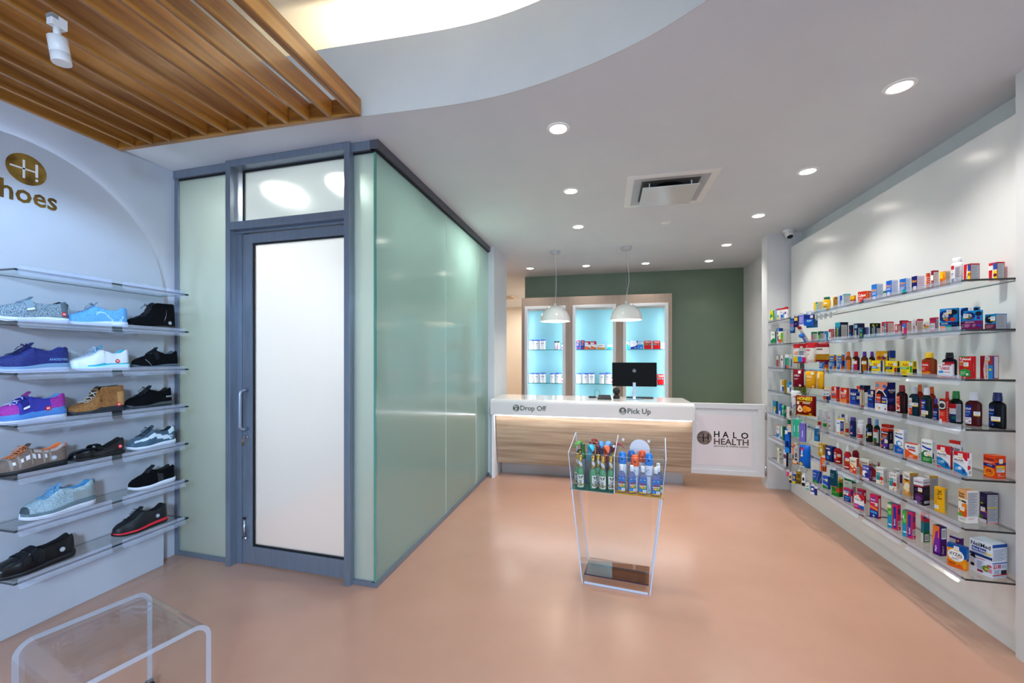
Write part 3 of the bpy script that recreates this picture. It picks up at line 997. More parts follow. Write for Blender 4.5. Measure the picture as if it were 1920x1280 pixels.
t = thing('desk_speaker', 'round black ball shaped device on the counter beside the monitor', 'speaker', (0.135, 5.26, 0.991))
MB().lathe([(0.0, 0.045)] + [(0.045 * math.sin(PI * i / 12), 0.092 - 0.045 * math.cos(PI * i / 12)) for i in range(1, 12)] + [(0.0, 0.137)], mat('speaker_mesh', '#0b0b0d', .6), 24, cap0=False, cap1=False).build('ball_head', t)
MB().lathe([(0.04, 0.0005), (0.042, 0.01), (0.03, 0.035), (0.022, 0.05)], M_BLACK, 20).build('speaker_base', t)
t = MB().box(-.16, .16, -.055, .055, 0.0008, 0.014, mat('keyboard_black', '#0f1013', .45)).build('keyboard', loc=(0.42, 5.36, 0.991), bevel=.003)
tag(t, 'flat black keyboard lying on the counter behind the monitor stand', 'keyboard')
t = MB().box(-.045, .045, -.02, .02, 0.0008, 0.02, M_BLACK).build('barcode_scanner', loc=(-0.16, 5.27, 0.991), bevel=.004)
tag(t, 'small black scanner lying at the left of the card terminal', 'scanner')

# ================================================================== LEFT SHOE WALL
AX = -3.115
t = thing('arched_wall_panel', 'tall white arched backing panel with a round gold logo behind the shoe shelves', 'wall panel', (AX, 1.55, 0))
pts = [(-0.775, 0.001), (0.775, 0.001)] + [(0.775 * math.cos(q), 1.925 + 0.775 * math.sin(q)) for q in [PI * i / 48 for i in range(49)]]
n = len(pts)
mb = MB()
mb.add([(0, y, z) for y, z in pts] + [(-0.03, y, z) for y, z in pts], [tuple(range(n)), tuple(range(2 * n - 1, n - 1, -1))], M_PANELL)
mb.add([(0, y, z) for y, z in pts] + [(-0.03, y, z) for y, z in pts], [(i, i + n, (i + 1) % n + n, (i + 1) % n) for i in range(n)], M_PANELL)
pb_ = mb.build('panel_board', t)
mb = MB().box(-0.084, -0.031, -0.6, 0.6, 0.1, 1.9, M_WHITE)
mb.build('panel_batten', t)
arc = [(-0.055, 0.735 * math.cos(q), 1.925 + 0.735 * math.sin(q)) for q in [PI * i / 40 for i in range(41)]]
MB().tube(arc, 0.005, emit_mat('halo_led', '#dfe9ff', 11.0), 6).build('halo_light', t)
# gold logo and word, on the panel
M_GOLD = noise_mat('gold_vinyl', '#5e3f12', '#c9a24c', nscale=5, rough=0.3, metal=0.5, ramp=(.38, .66))
M_GOLDT = noise_mat('gold_vinyl_text', '#4a2f10', '#97732a', nscale=3, rough=0.35, metal=0.4, ramp=(.35, .65))
sm = lambda y, z, off=0.001: (off, y, z)
mb = MB()
cy, cz, R = 1.606 - 1.55, 2.537, 0.083
mb.add([sm(cy + R * math.cos(q), cz + R * math.sin(q)) for q in [2 * PI * i / 40 for i in range(40)]], [tuple(range(40))], M_GOLD)
plus_h(mb, sm, cy, cz, R, pc('#e8e8ee'), .0016)
mb.build('round_logo', pb_)
vs, fs, tw = text_geo('Shoes')
mb = MB()
mb.add([sm(0.185 - tw * 0.088 + x * 0.088, 2.352 + y * 0.10) for x, y in vs], fs, M_GOLDT)
mb.build('shoes_lettering', pb_)

# glass shelves, left
zL = [1.946 - 0.2622 * i for i in range(7)]
Ln = ['top', 'second', 'third', 'fourth', 'fifth', 'sixth', 'bottom']


def glass_shelf(side, x_wall, x_front, y0, y1, z, strips, label, group, seam=None):
    t = thing('glass_shelf', label, 'glass shelf', (x_wall, (y0 + y1) / 2, z), group=group)
    ym = (y0 + y1) / 2
    segs = [(y0, y1)] if not seam else [(y0, seam - .001), (seam + .001, y1)]
    a, b_ = sorted((0.0, x_front - x_wall))
    for s0, s1 in segs:
        MB().box(a, b_, s0 - ym, s1 - ym, -0.010, 0, M_GLASS, faces={2: M_GEDGEB, 4: M_GEDGE, 3: M_GEDGE if side < 0 else M_GLASS, 5: M_GEDGE if side > 0 else M_GLASS}).build('glass_pane', t)
    f = (x_front - x_wall)
    sg = 1 if f > 0 else -1
    for s0, s1 in strips:
        mb = MB()
        # U shaped clip on label holder around the front edge
        x = f + sg * 0.0035
        mb.box(min(f, x), max(f, x), s0 - ym, s1 - ym, -0.020, 0.018, M_STRIP)
        x2 = f - sg * 0.014
        mb.box(min(f, x2), max(f, x2), s0 - ym, s1 - ym, -0.0125, -0.0108, M_STRIP)
        mb.add([(x, s0 - ym, -0.020), (x, s1 - ym, -0.020), (x + sg * 0.012, s1 - ym, -0.034), (x + sg * 0.012, s0 - ym, -0.034)], [(0, 1, 2, 3)], M_STRIP)
        mb.build('label_holder', t)
    # dark line where the glass is let into the wall
    mb = MB().box(min(0, sg * 0.002), max(0, sg * 0.002), y0 - ym, y1 - ym, -0.0115, -0.010, M_GEDGE)
    mb.build('wall_channel', t)
    return t


for i, z in enumerate(zL):
    glass_shelf(-1, AX, -2.87, 1.435, 2.31, z, [(1.447, 1.847), (1.902, 2.28)], Ln[i] + ' glass shelf of the shoe wall on the left', 'glass shelves of the shoe wall')
zR = [1.901 - 0.2557 * i for i in range(7)]
for i, z in enumerate(zR):
    glass_shelf(1, XR, 1.80, 2.562, 5.17, z, [(2.584, 2.972), (3.018, 3.404), (3.455, 3.86), (3.909, 4.262), (4.74, 5.15)], Ln[i] + ' glass shelf of the medicine wall on the right', 'glass shelves of the medicine wall', seam=3.43)

# ================================================================== ACRYLIC BENCH (front left)
t = thing('acrylic_bench', 'clear acrylic waterfall bench with rounded corners in the front left', 'bench', (-1.85, 1.205, 0), math.atan2(0.12, -0.47) + PI)
th, hb, rr, Lb, Wb = 0.018, 0.44, 0.06, 0.42, 0.49
# profile runs along local -y (towards the camera), width along x


def upath(d):
    """U profile, d = inward offset"""
    pts = [(Lb / 2 - d, 0.0005)]
    r = rr - d
    for k in range(9):
        a = PI / 2 * k / 8
        pts.append((Lb / 2 - rr + r * math.cos(a), hb - rr + r * math.sin(a)))
    for k in range(9):
        a = PI / 2 * k / 8
        pts.append((-Lb / 2 + rr - r * math.sin(a), hb - rr + r * math.cos(a)))
    pts.append((-Lb / 2 + d, 0.0005))
    return pts


po, pi_ = upath(0), upath(th)
mb = MB()
for x, flip in ((-Wb / 2, 0), (Wb / 2, 1)):
    n = len(po)
    mb.add([(x, p[0], p[1]) for p in po] + [(x, p[0], p[1]) for p in pi_], [(i, i + 1, n + i + 1, n + i) for i in range(n - 1)], M_BEDGE)
for pth in (po, pi_):
    n = len(pth)
    mb.add([(-Wb / 2, p[0], p[1]) for p in pth] + [(Wb / 2, p[0], p[1]) for p in pth], [(i, i + 1, n + i + 1, n + i) for i in range(n - 1)], M_CLEAR, True)
mb.build('bent_sheet', t)
mb = MB().box(-0.20, -0.165, Lb / 2 - .05, Lb / 2 - .022, 0.03, 0.05, M_BLACK).box(-0.192, -0.173, Lb / 2 - .045, Lb / 2 - .022, 0.05, 0.06, M_CHROME)
mb.build('foot_clip', t)

# ================================================================== ACRYLIC DISPLAY STAND (centre)
SA = math.atan2(-0.052, 0.43)
t = thing('acrylic_display_stand', 'clear acrylic floor stand with a divided tray of bottles in the middle of the shop', 'display stand', (0.063, 2.73, 0), SA)
wb, wt, zt_, dp = 0.217, 0.287, 0.615, 0.27
for sg in (-1, 1):
    vs = []
    for (yy0, yy1) in ((0, dp),):
        for x, z in ((sg * wb, 0.0005), (sg * (wb - .008), 0.0005), (sg * (wt - .008), zt_), (sg * wt, zt_)):
            vs += [(x, yy0, z), (x, yy1, z)]
    MB().add(vs, [(0, 2, 4, 6)[::-1] if sg < 0 else (0, 2, 4, 6)], M_AEDGE).add(vs, [(1, 3, 5, 7)], M_AEDGE).add(vs, [(0, 1, 7, 6), (2, 3, 5, 4), (0, 1, 3, 2), (6, 7, 5, 4)], M_CLEAR).build('side_panel', t)
MB().box(-0.205, 0.205, 0.02, dp - .01, 0.05, 0.057, clear_mat('tinted_glossy_acrylic', '#d8c8bc', 0.0, 1.6, 2.2), faces={2: mat('violet_acrylic_edge', '#2c2440', .15)}).build('lower_shelf', t)
MB().box(-0.2, 0.2, 0.0, 0.006, 0.001, 0.014, M_AEDGE).build('front_foot_bar', t)
MB().box(-0.2, 0.2, dp - .006, dp, 0.001, 0.014, M_AEDGE).build('back_foot_bar', t)
MB().box(-wb, wb, dp - .012, dp - .007, 0.06, zt_, M_CLEAR).build('back_panel', t)
# tray
tw_, td = 0.305, 0.27
zb = zt_ + .001


def sheet(name, vs, m=M_CLEAR, edge=M_AEDGE, th=0.005, n=(0, 1, 0)):
    """thin polygon sheet with polished edge"""
    nv = Vector(n) * th
    k = len(vs)
    a = [Vector(v) for v in vs]
    b_ = [v + nv for v in a]
    mb = MB()
    mb.add(a + b_, [tuple(range(k)), tuple(range(2 * k - 1, k - 1, -1))], m)
    mb.add(a + b_, [(i, i + k, (i + 1) % k + k, (i + 1) % k) for i in range(k)], edge)
    return mb.build(name, t)


MB().box(-tw_ + .01, -0.012, 0.006, td - .006, zb, zb + .005, mat('green_tray_liner', '#0b5c49', .3)).build('green_liner', t)
MB().box(-0.006, tw_ - .01, 0.006, td - .006, zb, zb + .005, mat('yellow_tray_liner', '#d79a1c', .3)).build('yellow_liner', t)
zb2 = zb + .006
fz, bz = zb + 0.245, zb + 0.335
sheet('tray_front', [(-0.29, 0, zb), (-0.008, 0, zb), (-0.008, 0, fz), (-0.305, 0, fz)])
sheet('tray_front', [(-0.004, 0, zb), (0.29, 0, zb), (0.305, 0, fz), (-0.004, 0, fz)])
sheet('tray_step', [(-0.30, 0.12, zb2), (0.30, 0.12, zb2), (0.30, 0.12, fz + .04), (-0.30, 0.12, fz + .04)])
sheet('tray_back', [(-0.30, td, zb), (0.30, td, zb), (0.30, td, bz), (-0.30, td, bz)])
sheet('tray_side', [(-0.285, 0, zb), (-0.285, td, zb), (-0.31, td, bz), (-0.31, 0, fz)], n=(1, 0, 0))
sheet('tray_side', [(0.285, 0, zb), (0.285, td, zb), (0.31, td, bz), (0.31, 0, fz)], n=(-1, 0, 0))
sheet('tray_divider', [(-0.004, 0.0, zb2), (-0.004, td, zb2), (-0.004, td, bz), (-0.004, 0.0, fz)], n=(-1, 0, 0))
mb = MB().tube([(0.028, td - .004, bz - .03), (0.028, td - .012, bz - .03)], 0.009, M_WHITE, 12).tube([(0.20, td - .004, fz + .06), (0.20, td - .012, fz + .06)], 0.009, M_WHITE, 12).tube([(-0.02, 0.115, fz + .04), (-0.02, 0.107, fz + .04)], 0.008, M_WHITE, 12)
mb.build('screw_cap', t)
ring = [(0.067 * math.cos(q), 0, 0.067 * math.sin(q)) for q in [2 * PI * i / 32 for i in range(32)]]
sheet('round_sign', [(0.14 + p[0], td - .012, bz - .088 + p[2]) for p in ring], m=mat('white_sign_board', '#dfe6ee', .5), edge=M_WHITE, th=.003)
stand_T = Matrix.Translation((0.063, 2.73, 0)) @ Matrix.Rotation(SA, 4, 'Z')
tray_z = zb + .0055
# ================================================================== SHOES
def lerp_tab(tab, t):
    for (a, va), (b_, vb) in zip(tab, tab[1:]):
        if t <= b_:
            s = (t - a) / (b_ - a)
            s = s * s * (3 - 2 * s) * 0.5 + s * 0.5
            return va + (vb - va) * s
    return tab[-1][1]


WID = [(0, .03), (.03, .45), (.08, .70), (.16, .90), (.27, 1.0), (.4, .94), (.55, .80), (.7, .76), (.82, .80), (.90, .74), (.96, .52), (.99, .26), (1, .03)]
LAT = [(0, .0), (.15, -.010), (.35, .004), (.6, .008), (1, 0)]


class Shoe:
    def __init__(self, L=.3, W=.05, kind='sneaker', sole=(.022, .034), hs=1.0):
        self.L, self.W, self.kind = L * .965, W * 1.04, kind
        hs = hs * 1.12
        self.sole = sole
        k = kind
        if k == 'boot':
            self.hc = [(0, .014), (.04, .034), (.15, .050), (.28, .060), (.38, .085), (.45, .125), (.5, .140), (1, .14)]
            self.hr = [(0, .1), (.44, .120), (.5, .138), (.7, .136), (.93, .140), (.985, .134), (1, .11)]
            self.o = (.46, .52)
        elif k == 'flat':       # mary jane
            self.hc = [(0, .010), (.04, .028), (.12, .040), (.22, .045), (.3, .05), (1, .05)]
            self.hr = [(0, .04), (.26, .046), (.4, .040), (.6, .036), (.8, .056), (.93, .072), (.98, .066), (1, .045)]
            self.o = (.29, .34)
        elif k == 'slip':
            self.hc = [(0, .012), (.04, .030), (.15, .046), (.3, .064), (.42, .088), (.5, .095), (1, .09)]
            self.hr = [(0, .08), (.42, .088), (.52, .076), (.62, .062), (.8, .068), (.93, .08), (1, .05)]
            self.o = (.45, .5)
        elif k == 'loafer':
            self.hc = [(0, .014), (.04, .034), (.15, .052), (.3, .064), (.42, .078), (.5, .082), (1, .08)]
            self.hr = [(0, .07), (.42, .076), (.52, .064), (.65, .060), (.8, .066), (.94, .082), (1, .055)]
            self.o = (.47, .52)
        else:
            self.hc = [(0, .012), (.04, .032), (.14, .048), (.28, .062), (.40, .084), (.48, .096), (1, .09)]
            self.hr = [(0, .08), (.44, .090), (.54, .076), (.66, .062), (.80, .064), (.92, .084), (.975, .078), (1, .05)]
            self.o = (.46, .51)
        self.hc = [(a, b_ * hs) for a, b_ in self.hc]
        self.hr = [(a, b_ * hs) for a, b_ in self.hr]

    def w(self, t):
        return self.W * lerp_tab(WID, t)

    def zb(self, t):      # underside: toe spring and heel bevel
        return .014 * max(0, (.16 - t) / .16) ** 1.6 + .006 * max(0, (t - .9) / .1) ** 2 + .0006

    def zs(self, t):
        a, b_ = self.sole
        s = min(1, max(0, (t - .25) / .45))
        s = s * s * (3 - 2 * s)
        return a + (b_ - a) * s + .010 * max(0, (.14 - t) / .14) ** 1.6

    def pos(self, t, f, off=0.0):
        w = self.w(t) + off
        hc = lerp_tab(self.hc, t) + off
        hr = lerp_tab(self.hr, t) + off
        a = PI * f
        ca, sa = math.cos(a), abs(math.sin(a))
        cy = w * math.copysign(abs(ca) ** .72, ca)
        cz = hc * sa ** .72
        g = f if f <= .5 else 1 - f
        sg = 1 if f <= .5 else -1
        if g <= .3:
            s = g / .3
            oy = w * (1 - .36 * s ** 1.7); oz = hr * s ** .85
        else:
            s = (g - .3) / .2
            if s < .12:
                oy = w * (.64 - .07 * s / .12); oz = hr + .0015
            elif s < .6:
                q = (s - .12) / .48
                oy = w * (.57 - .03 * q); oz = hr * (1 - q) + .012 * q
            else:
                oy = w * .54 * (1 - (s - .6) / .4); oz = .012
        oy *= sg
        o = min(1, max(0, (t - self.o[0]) / (self.o[1] - self.o[0])))
        o = o * o * (3 - 2 * o)
        y = cy + (oy - cy) * o; z = cz + (oz - cz) * o
        x = self.L * (0.5 - t)
        return (x, y + lerp_tab(LAT, t), self.zs(t) - .003 + z)

    def side(self, x, z, off=.0008):
        """point of the lateral side at distance x from the heel (towards the toe), height z above the sole"""
        t = 1 - x / self.L
        lo, hi = 0.0, .3
        base = self.zs(t) - .003
        for _ in range(18):
            m = (lo + hi) / 2
            if self.pos(t, m)[2] - base < z:
                lo = m
            else:
                hi = m
        p = self.pos(t, lo)
        return (p[0], p[1] + off, p[2] + off * .4)


FS = [0, .03, .06, .09, .12, .15, .18, .21, .24, .27, .3, .3239, .34, .37, .42, .5]
FS = FS + [1 - f for f in FS[-2::-1]]
TS = [0, .008, .02, .04, .065, .09, .12, .15, .18, .21, .24, .27, .3, .33, .36, .39, .42, .44, .46, .475, .49, .505, .52, .55, .58, .61, .64, .67, .70, .73, .76, .79, .82, .85, .88, .905, .93, .95, .965, .98, .99, 1.0]


def make_shoe(name, label, sh, cols, region=None, loc=(0, 0, 0), rz=-PI / 2, laces=0, lace_col='#dddddd', strap=None, badge=None, tongue=None, pull=None, word=None, text_col='#9fb2c0', outsole=None, mid2=None, bow=True, heel_clip=None, extra=None):
    """cols = (upper, lining, midsole)"""
    t = thing(name, label, 'shoe', loc, rz)
    up = cols[0] if not isinstance(cols[0], str) else mat('upper_' + cols[0][1:], cols[0], 0.75, spec=.3)
    li = mat('lining_' + cols[1][1:], cols[1], 0.85)
    ms = mat('midsole_' + cols[2][1:], cols[2], 0.55)
    mb = MB()
    rs = [[sh.pos(q, f) for f in FS] for q in TS]

    def fm(i, j):
        q = (TS[i] + TS[i + 1]) / 2; f = (FS[j] + FS[j + 1]) / 2
        if q > sh.o[0] + .01 and .315 < f < .685:
            return li
        if region:
            r = region(q, f if f <= .5 else 1 - f, f <= .5)
            if r:
                return r if not isinstance(r, str) else mat('upper_' + r[1:], r, 0.6)
        return up
    mb.rings(rs, up, closed=False, fm=fm)
    uo_ = mb.build('upper', t)
    # sole
    so = MB()
    rs = []
    ks = 1.02
    for q in TS:
        w = sh.w(q) + .004
        x = sh.L * (0.5 - q) * ks; ly = lerp_tab(LAT, q)
        zb, zs = sh.zb(q) + .004, sh.zs(q)
        rs.append([(x, ly + w * .93, zb), (x, ly + w * 1.03, zb + .004), (x, ly + w * 1.05, (zb + zs) / 2), (x, ly + w * .99, zs - .001), (x, ly + w * .90, zs + .001), (x, ly - w * .90, zs + .001), (x, ly - w * .99, zs - .001), (x, ly - w * 1.05, (zb + zs) / 2), (x, ly - w * 1.03, zb + .004), (x, ly - w * .93, zb)])
    m2 = mat('midsole_' + mid2[1:], mid2, .5) if mid2 else ms
    so.rings(rs, ms, cap0=True, cap1=True, fm=lambda i, j: m2 if j in (2, 3, 5, 6) and mid2 else ms)
    so.build('midsole', t)
    ot = MB()
    om = mat('outsole_' + (outsole or cols[2])[1:], outsole or cols[2], .6)
    rs = []
    for q in TS:
        w = (sh.w(q) + .004) * .965
        x = sh.L * (0.5 - q) * ks * .995; ly = lerp_tab(LAT, q)
        zb = sh.zb(q)
        rs.append([(x, ly + w, zb), (x, ly + w, zb + .0045), (x, ly - w, zb + .0045), (x, ly - w, zb)])
    ot.rings(rs, om, cap0=True, cap1=True, smooth=False)
    ot.build('outsole', t)
    if tongue:
        mt = mat('tongue_' + tongue[1:], tongue, .8)
        tg = MB()
        rs = []
        for q, dz, wd in ((.34, -.002, .5), (.40, .002, .52), (.45, .004, .50), (.475, .008, .46), (.49, .013, .36)):
            r1 = []
            for f in (.40, .44, .5, .56, .60):
                f2 = .5 + (f - .5) * wd * 2
                p = sh.pos(min(q, sh.o[0]), f2, .002)
                r1.append((sh.L * (.5 - q), p[1], p[2] + dz))
            r2 = [(x - .004, y, z + .004) for x, y, z in r1[::-1]]
            rs.append(r1 + r2)
        tg.rings(rs, mt, cap0=True, cap1=True)
        tg.build('tongue', t)
    if laces:
        ml = mat('lace_' + lace_col[1:], lace_col, .7)
        lc = MB()
        q0, q1 = .235, .445
        for k in range(laces):
            qa = q0 + (q1 - q0) * k / laces
            qb = q0 + (q1 - q0) * (k + .75) / laces
            for sgn in (0, 1):
                pts = []
                for j in range(7):
                    u = j / 6
                    f = .375 + .25 * (u if sgn else 1 - u)
                    p = sh.pos(qa + (qb - qa) * u, f, .0035 + .0012 * sgn)
                    pts.append(p)
                lc.tube(pts, .0022, ml, 6)
        lo_ = lc.build('laces', t)
        if bow:
            b_ = MB()
            c = Vector(sh.pos(.435, .5, .007))
            for sy in (-1, 1):
                b_.tube([c, c + Vector((.012, sy * .018, .010)), c + Vector((.004, sy * .036, .004)), c + Vector((-.008, sy * .024, .002)), c], .002, ml, 6)
                b_.tube([c, c + Vector((.02, sy * .02, -.004)), c + Vector((.028, sy * .034, -.022))], .0018, ml, 6)
            b_.build('lace_bow', lo_)
    if strap:
        for st in strap:
            q0, q1, col, tab = st
            msr = mat('strap_' + col[1:], col, .6, spec=.2)
            sb = MB()
            rs = []
            fl = [.10, .14, .19, .24, .29, .34, .39, .44, .5, .56, .61, .66, .71, .78, .86]
            for f in fl:
                qq = (q0 + q1) / 2
                def pp(q, off):
                    return sh.pos(min(q, sh.o[0]), f, off)[0:3] if sh.kind != 'flat' else pm(q, f, off)
                def pm(q, f, off):
                    w = sh.w(q) + off
                    a = PI * f
                    return (sh.L * (.5 - q), w * math.copysign(abs(math.cos(a)) ** .8, math.cos(a)), sh.zs(q) + .058 * abs(math.sin(a)) ** .6 + off)
                def fx(q, off):
                    p = pp(q, off)
                    return (sh.L * (.5 - q), p[1], p[2])
                rs.append([fx(q0, .002), fx(q0, .0065), fx(q1, .0065), fx(q1, .002)])
            sb.rings(rs, msr, cap0=True, cap1=True, smooth=False)
            if tab:
                mtb = mat('strap_tab_' + tab[1:], tab, .5)
                a0, a1 = rs[0], rs[1]
                f0 = [tuple(Vector(rs[k][1]) + Vector((0, .0012, .0004))) for k in (0, 1)]
                f1 = [tuple(Vector(rs[k][2]) + Vector((0, .0012, .0004))) for k in (0, 1)]
                sb.add([f0[0], f1[0], f1[1], f0[1]], [(0, 1, 2, 3)], mtb)
            sb.build('strap', t)
    if badge:
        col, x, z, mk = badge
        bd = MB()
        R = .0125
        ring = [sh.side(x + R * math.cos(q), z + R * math.sin(q), .0012) for q in [2 * PI * i / 18 for i in range(18)]]
        bd.add(ring, [tuple(range(18))], pc(col))
        for dx0, dx1, dz0, dz1 in ((-.006, -.004, -.005, .006), (-.006, .001, -.0005, .0015), (-.001, .001, -.005, .006), (.004, .006, -.005, .006)):
            bd.add([sh.side(x - dx0, z + dz0, .0020), sh.side(x - dx1, z + dz0, .0020), sh.side(x - dx1, z + dz1, .0020), sh.side(x - dx0, z + dz1, .0020)], [(0, 1, 2, 3)], pc(mk))
        bd.build('round_badge', uo_)
    if word:
        s, x, z, hgt = word
        vs, fs, tw = text_geo(s)
        wd = MB()
        wd.add([sh.side(x - a * hgt, z + b_ * hgt, .0012) for a, b_ in vs], fs, pc(text_col))
        wd.build('side_lettering', uo_)
    if pull:
        pl = MB()
        p = Vector(sh.pos(.985, .3))
        p.y = 0
        p2 = Vector((-sh.L * .5 + .004, 0, p.z))
        pl.tube([p2 + Vector((.004, 0, -.02)), p2 + Vector((.006, 0, .006)), p2 + Vector((.0, 0, .019)), p2 + Vector((-.008, 0, .012)), p2 + Vector((-.006, 0, -.012))], .0035, mat('pull_' + pull[1:], pull, .7), 8)
        pl.build('pull_tab', t)
    if extra:
        extra(t, sh)
    return t


def ypos(i, y, x=-2.985):
    return (x, y, zL[i] + .0006)


RB = '#d8232a'
knit_grey = noise_mat('grey_melange_knit', '#3c5262', '#9fb2bf', nscale=260, rough=.85, ramp=(.42, .58))
lb_mesh = noise_mat('light_blue_mesh', '#4b92cf', '#6aaee4', nscale=150, rough=.7)
navy_mesh = noise_mat('navy_mesh', '#101a58', '#1d2c80', nscale=240, rough=.7, ramp=(.45, .55))
mag_knit = noise_mat('magenta_knit', '#8a1f86', '#b03bab', nscale=200, rough=.8, ramp=(.4, .6))
brown_suede = noise_mat('tan_suede', '#7c5127', '#9a6a38', nscale=90, rough=.9)
taupe_mesh = noise_mat('taupe_mesh', '#6a5a52', '#7c6a60', nscale=220, rough=.8, ramp=(.45, .55))
run_mesh = noise_mat('grey_blue_runner_mesh', '#7d98a6', '#a9bfc8', nscale=180, rough=.75, ramp=(.42, .58))
blk_leather = mat('black_leather', '#06070b', .3, coat=.15, spec=.3)
blk_tex = mat('black_textile', '#050609', .9, spec=.15)
wht_leather = mat('white_leather', '#dfe7f2', .4)

# shelf 2
make_shoe('strap_shoe', 'grey knitted strap shoe with red dot on white sole, left end of second shelf', Shoe(.315, .052, 'loafer', hs=1.06), (knit_grey, '#24343f', '#d6dfee'), loc=ypos(1, 1.553),
          region=lambda q, f, l: '#54666f' if (q > .86 and f < .3) else None, strap=[(.36, .46, '#7f95a4', '#dfe8f2')], badge=(RB, .035, .024, '#ffffff'), pull='#54666f', tongue='#60788a')
make_shoe('running_shoe', 'light blue running shoe with white sole in the middle of second shelf', Shoe(.285, .05, 'sneaker'), (lb_mesh, '#7fa6c4', '#cfdcec'), loc=ypos(1, 1.845), rz=-PI / 2 - .35, laces=5, lace_col='#8ea7bd', tongue='#5f84a6',
          region=lambda q, f, l: '#2c4150' if q < .07 else ('#9fcdf0' if (f < .2 and .45 < q < .9 and abs(f - .09 - .12 * math.sin(q * 14)) < .025) else None), outsole='#8593a6')
make_shoe('ankle_boot', 'high black lace-up ankle boot at the right end of second shelf', Shoe(.30, .052, 'boot'), (blk_tex, '#101014', '#0c0d11'), loc=ypos(1, 2.15), laces=6, lace_col='#16181c', tongue='#101216', badge=('#8d939a', .06, .022, '#d4d8dc'), outsole='#0b0c0f',
          extra=lambda t, sh: MB().tube([sh.side(.10, .03, .002), sh.side(.085, .07, .002), sh.side(.08, .11, .002)], .0012, M_CHROME, 5).build('zip', t))
# shelf 3
make_shoe('running_shoe', 'navy blue mesh running shoe with lettering and pale sole, third shelf', Shoe(.315, .052, 'sneaker', (.03, .046)), (navy_mesh, '#1c2f7d', '#b9cbe8'), loc=ypos(2, 1.556), laces=6, lace_col='#101a52', tongue='#18246c', word=('ANODYNE', .105, .018, .0125), text_col='#7fa9d8', mid2='#6f90b4', outsole='#c3cee6')
make_shoe('running_shoe', 'white sneaker with turquoise lining and red dot on the third shelf', Shoe(.305, .05, 'sneaker', (.024, .036)), (wht_leather, '#35b6cf', '#dde5f2'), loc=ypos(2, 1.862), laces=5, lace_col='#b7c9de', tongue='#3aa7c4', badge=(RB, .085, .022, '#ffffff'), mid2='#bfe6f2', outsole='#c6cfe0',
          region=lambda q, f, l: '#35b6cf' if (f < .035 and q > .2) else None)
make_shoe('strap_shoe', 'black mesh strap shoe with dark grey sole at the right end of third shelf', Shoe(.29, .05, 'sneaker', (.022, .034)), (blk_tex, '#4c5a64', '#34414c'), loc=ypos(2, 2.175), strap=[(.36, .45, '#111318', None)], tongue='#15171b', mid2='#46545f', outsole='#20262c',
          extra=lambda t, sh: MB().tube([sh.side(.20, .004, .001), sh.side(.215, .03, .001), sh.side(.225, .045, .001)], .0012, mat('reflective_piping', '#9aa2aa', .3), 5).build('piping', t))
# shelf 4
make_shoe('strap_shoe', 'purple and magenta knitted strap shoe with red dot, left end of fourth shelf', Shoe(.31, .052, 'sneaker', (.032, .05)), (mag_knit, '#5d86b4', '#d6def0'), loc=ypos(3, 1.545), laces=3, lace_col='#c9cdf0', bow=False, tongue='#7a1f6e', strap=[(.34, .42, '#1c1f70', '#dfe4f4')], badge=(RB, .095, .018, '#ffffff'), mid2='#3f77bd', outsole='#b9c4dc',
          region=lambda q, f, l: '#2c2f9c' if (.3 < q < .72 and f > .03) else ('#4a86c8' if (f < .05) else None))
make_shoe('ankle_boot', 'tan brown suede ankle boot with strap in the middle of fourth shelf', Shoe(.285, .052, 'boot', (.02, .028), hs=.9), (brown_suede, '#2a2a30', '#1d222c'), loc=ypos(3, 1.845), laces=4, lace_col='#d9cfc0', bow=False, tongue='#2a2622', strap=[(.44, .455, '#8a5c2c', '#1c1612')], badge=(RB, .052, .025, '#ffffff'), outsole='#11151c',
          region=lambda q, f, l: '#22262e' if (f < .045) else ('#b98a54' if (q > .78 and f < .2) else None))
make_shoe('running_shoe', 'plain black running shoe with grey sole on the right of fourth shelf', Shoe(.285, .05, 'sneaker', (.026, .04)), (blk_tex, '#0f1013', '#23282e'), loc=ypos(3, 2.135), laces=4, lace_col='#15161a', bow=True, tongue='#101115', word=('ANODYNE', .062, .03, .010), text_col='#c3cbd3', mid2='#30373e', outsole='#4a5158')
# shelf 5
make_shoe('trail_shoe', 'brown trail shoe with white windows and orange laces, left of fifth shelf', Shoe(.32, .053, 'sneaker', (.022, .034)), (taupe_mesh, '#e0713a', '#14171d'), loc=ypos(4, 1.545), laces=6, lace_col='#d8763c', tongue='#4d3a30', badge=('#a6abb2', .075, .024, '#e4e6ea'), pull='#c98f86', outsole='#0e1116',
          region=lambda q, f, l: ('#d7d9e0' if (.2 < q < .66 and (q * 12.5) % 1 < .42 and .13 < f < .22) else ('#8d8078' if (.16 < q < .72 and (q * 12.5) % 1 > .8 and f > .04) else ('#b3a6a4' if (f > .24 and q > .5) else None))))
make_shoe('strap_shoe', 'glossy black one-strap leather shoe with red dot on the fifth shelf', Shoe(.28, .049, 'flat', (.016, .022)), (blk_leather, '#0c0c10', '#0d0f13'), loc=ypos(4, 1.848), strap=[(.40, .50, '#0d0e12', None)], badge=(RB, .042, .030, '#ffffff'))
make_shoe('running_shoe', 'grey and white sneaker with white sole at the right of fifth shelf', Shoe(.30, .05, 'sneaker', (.02, .03)), (mat('slate_upper', '#3c5a70', .6), '#1b232c', '#d5deea'), loc=ypos(4, 2.15), laces=5, lace_col='#2a3a48', tongue='#2f4557', badge=('#8c9aa6', .045, .03, '#d9e0e6'), pull='#1c2026', outsole='#aab6c6',
          region=lambda q, f, l: '#cfe2ee' if (abs(f - (.06 + .2 * (1 - q))) < .055 and .1 < q < .86) or (q > .8 and f > .17) else ('#54697a' if f > .3 else None))
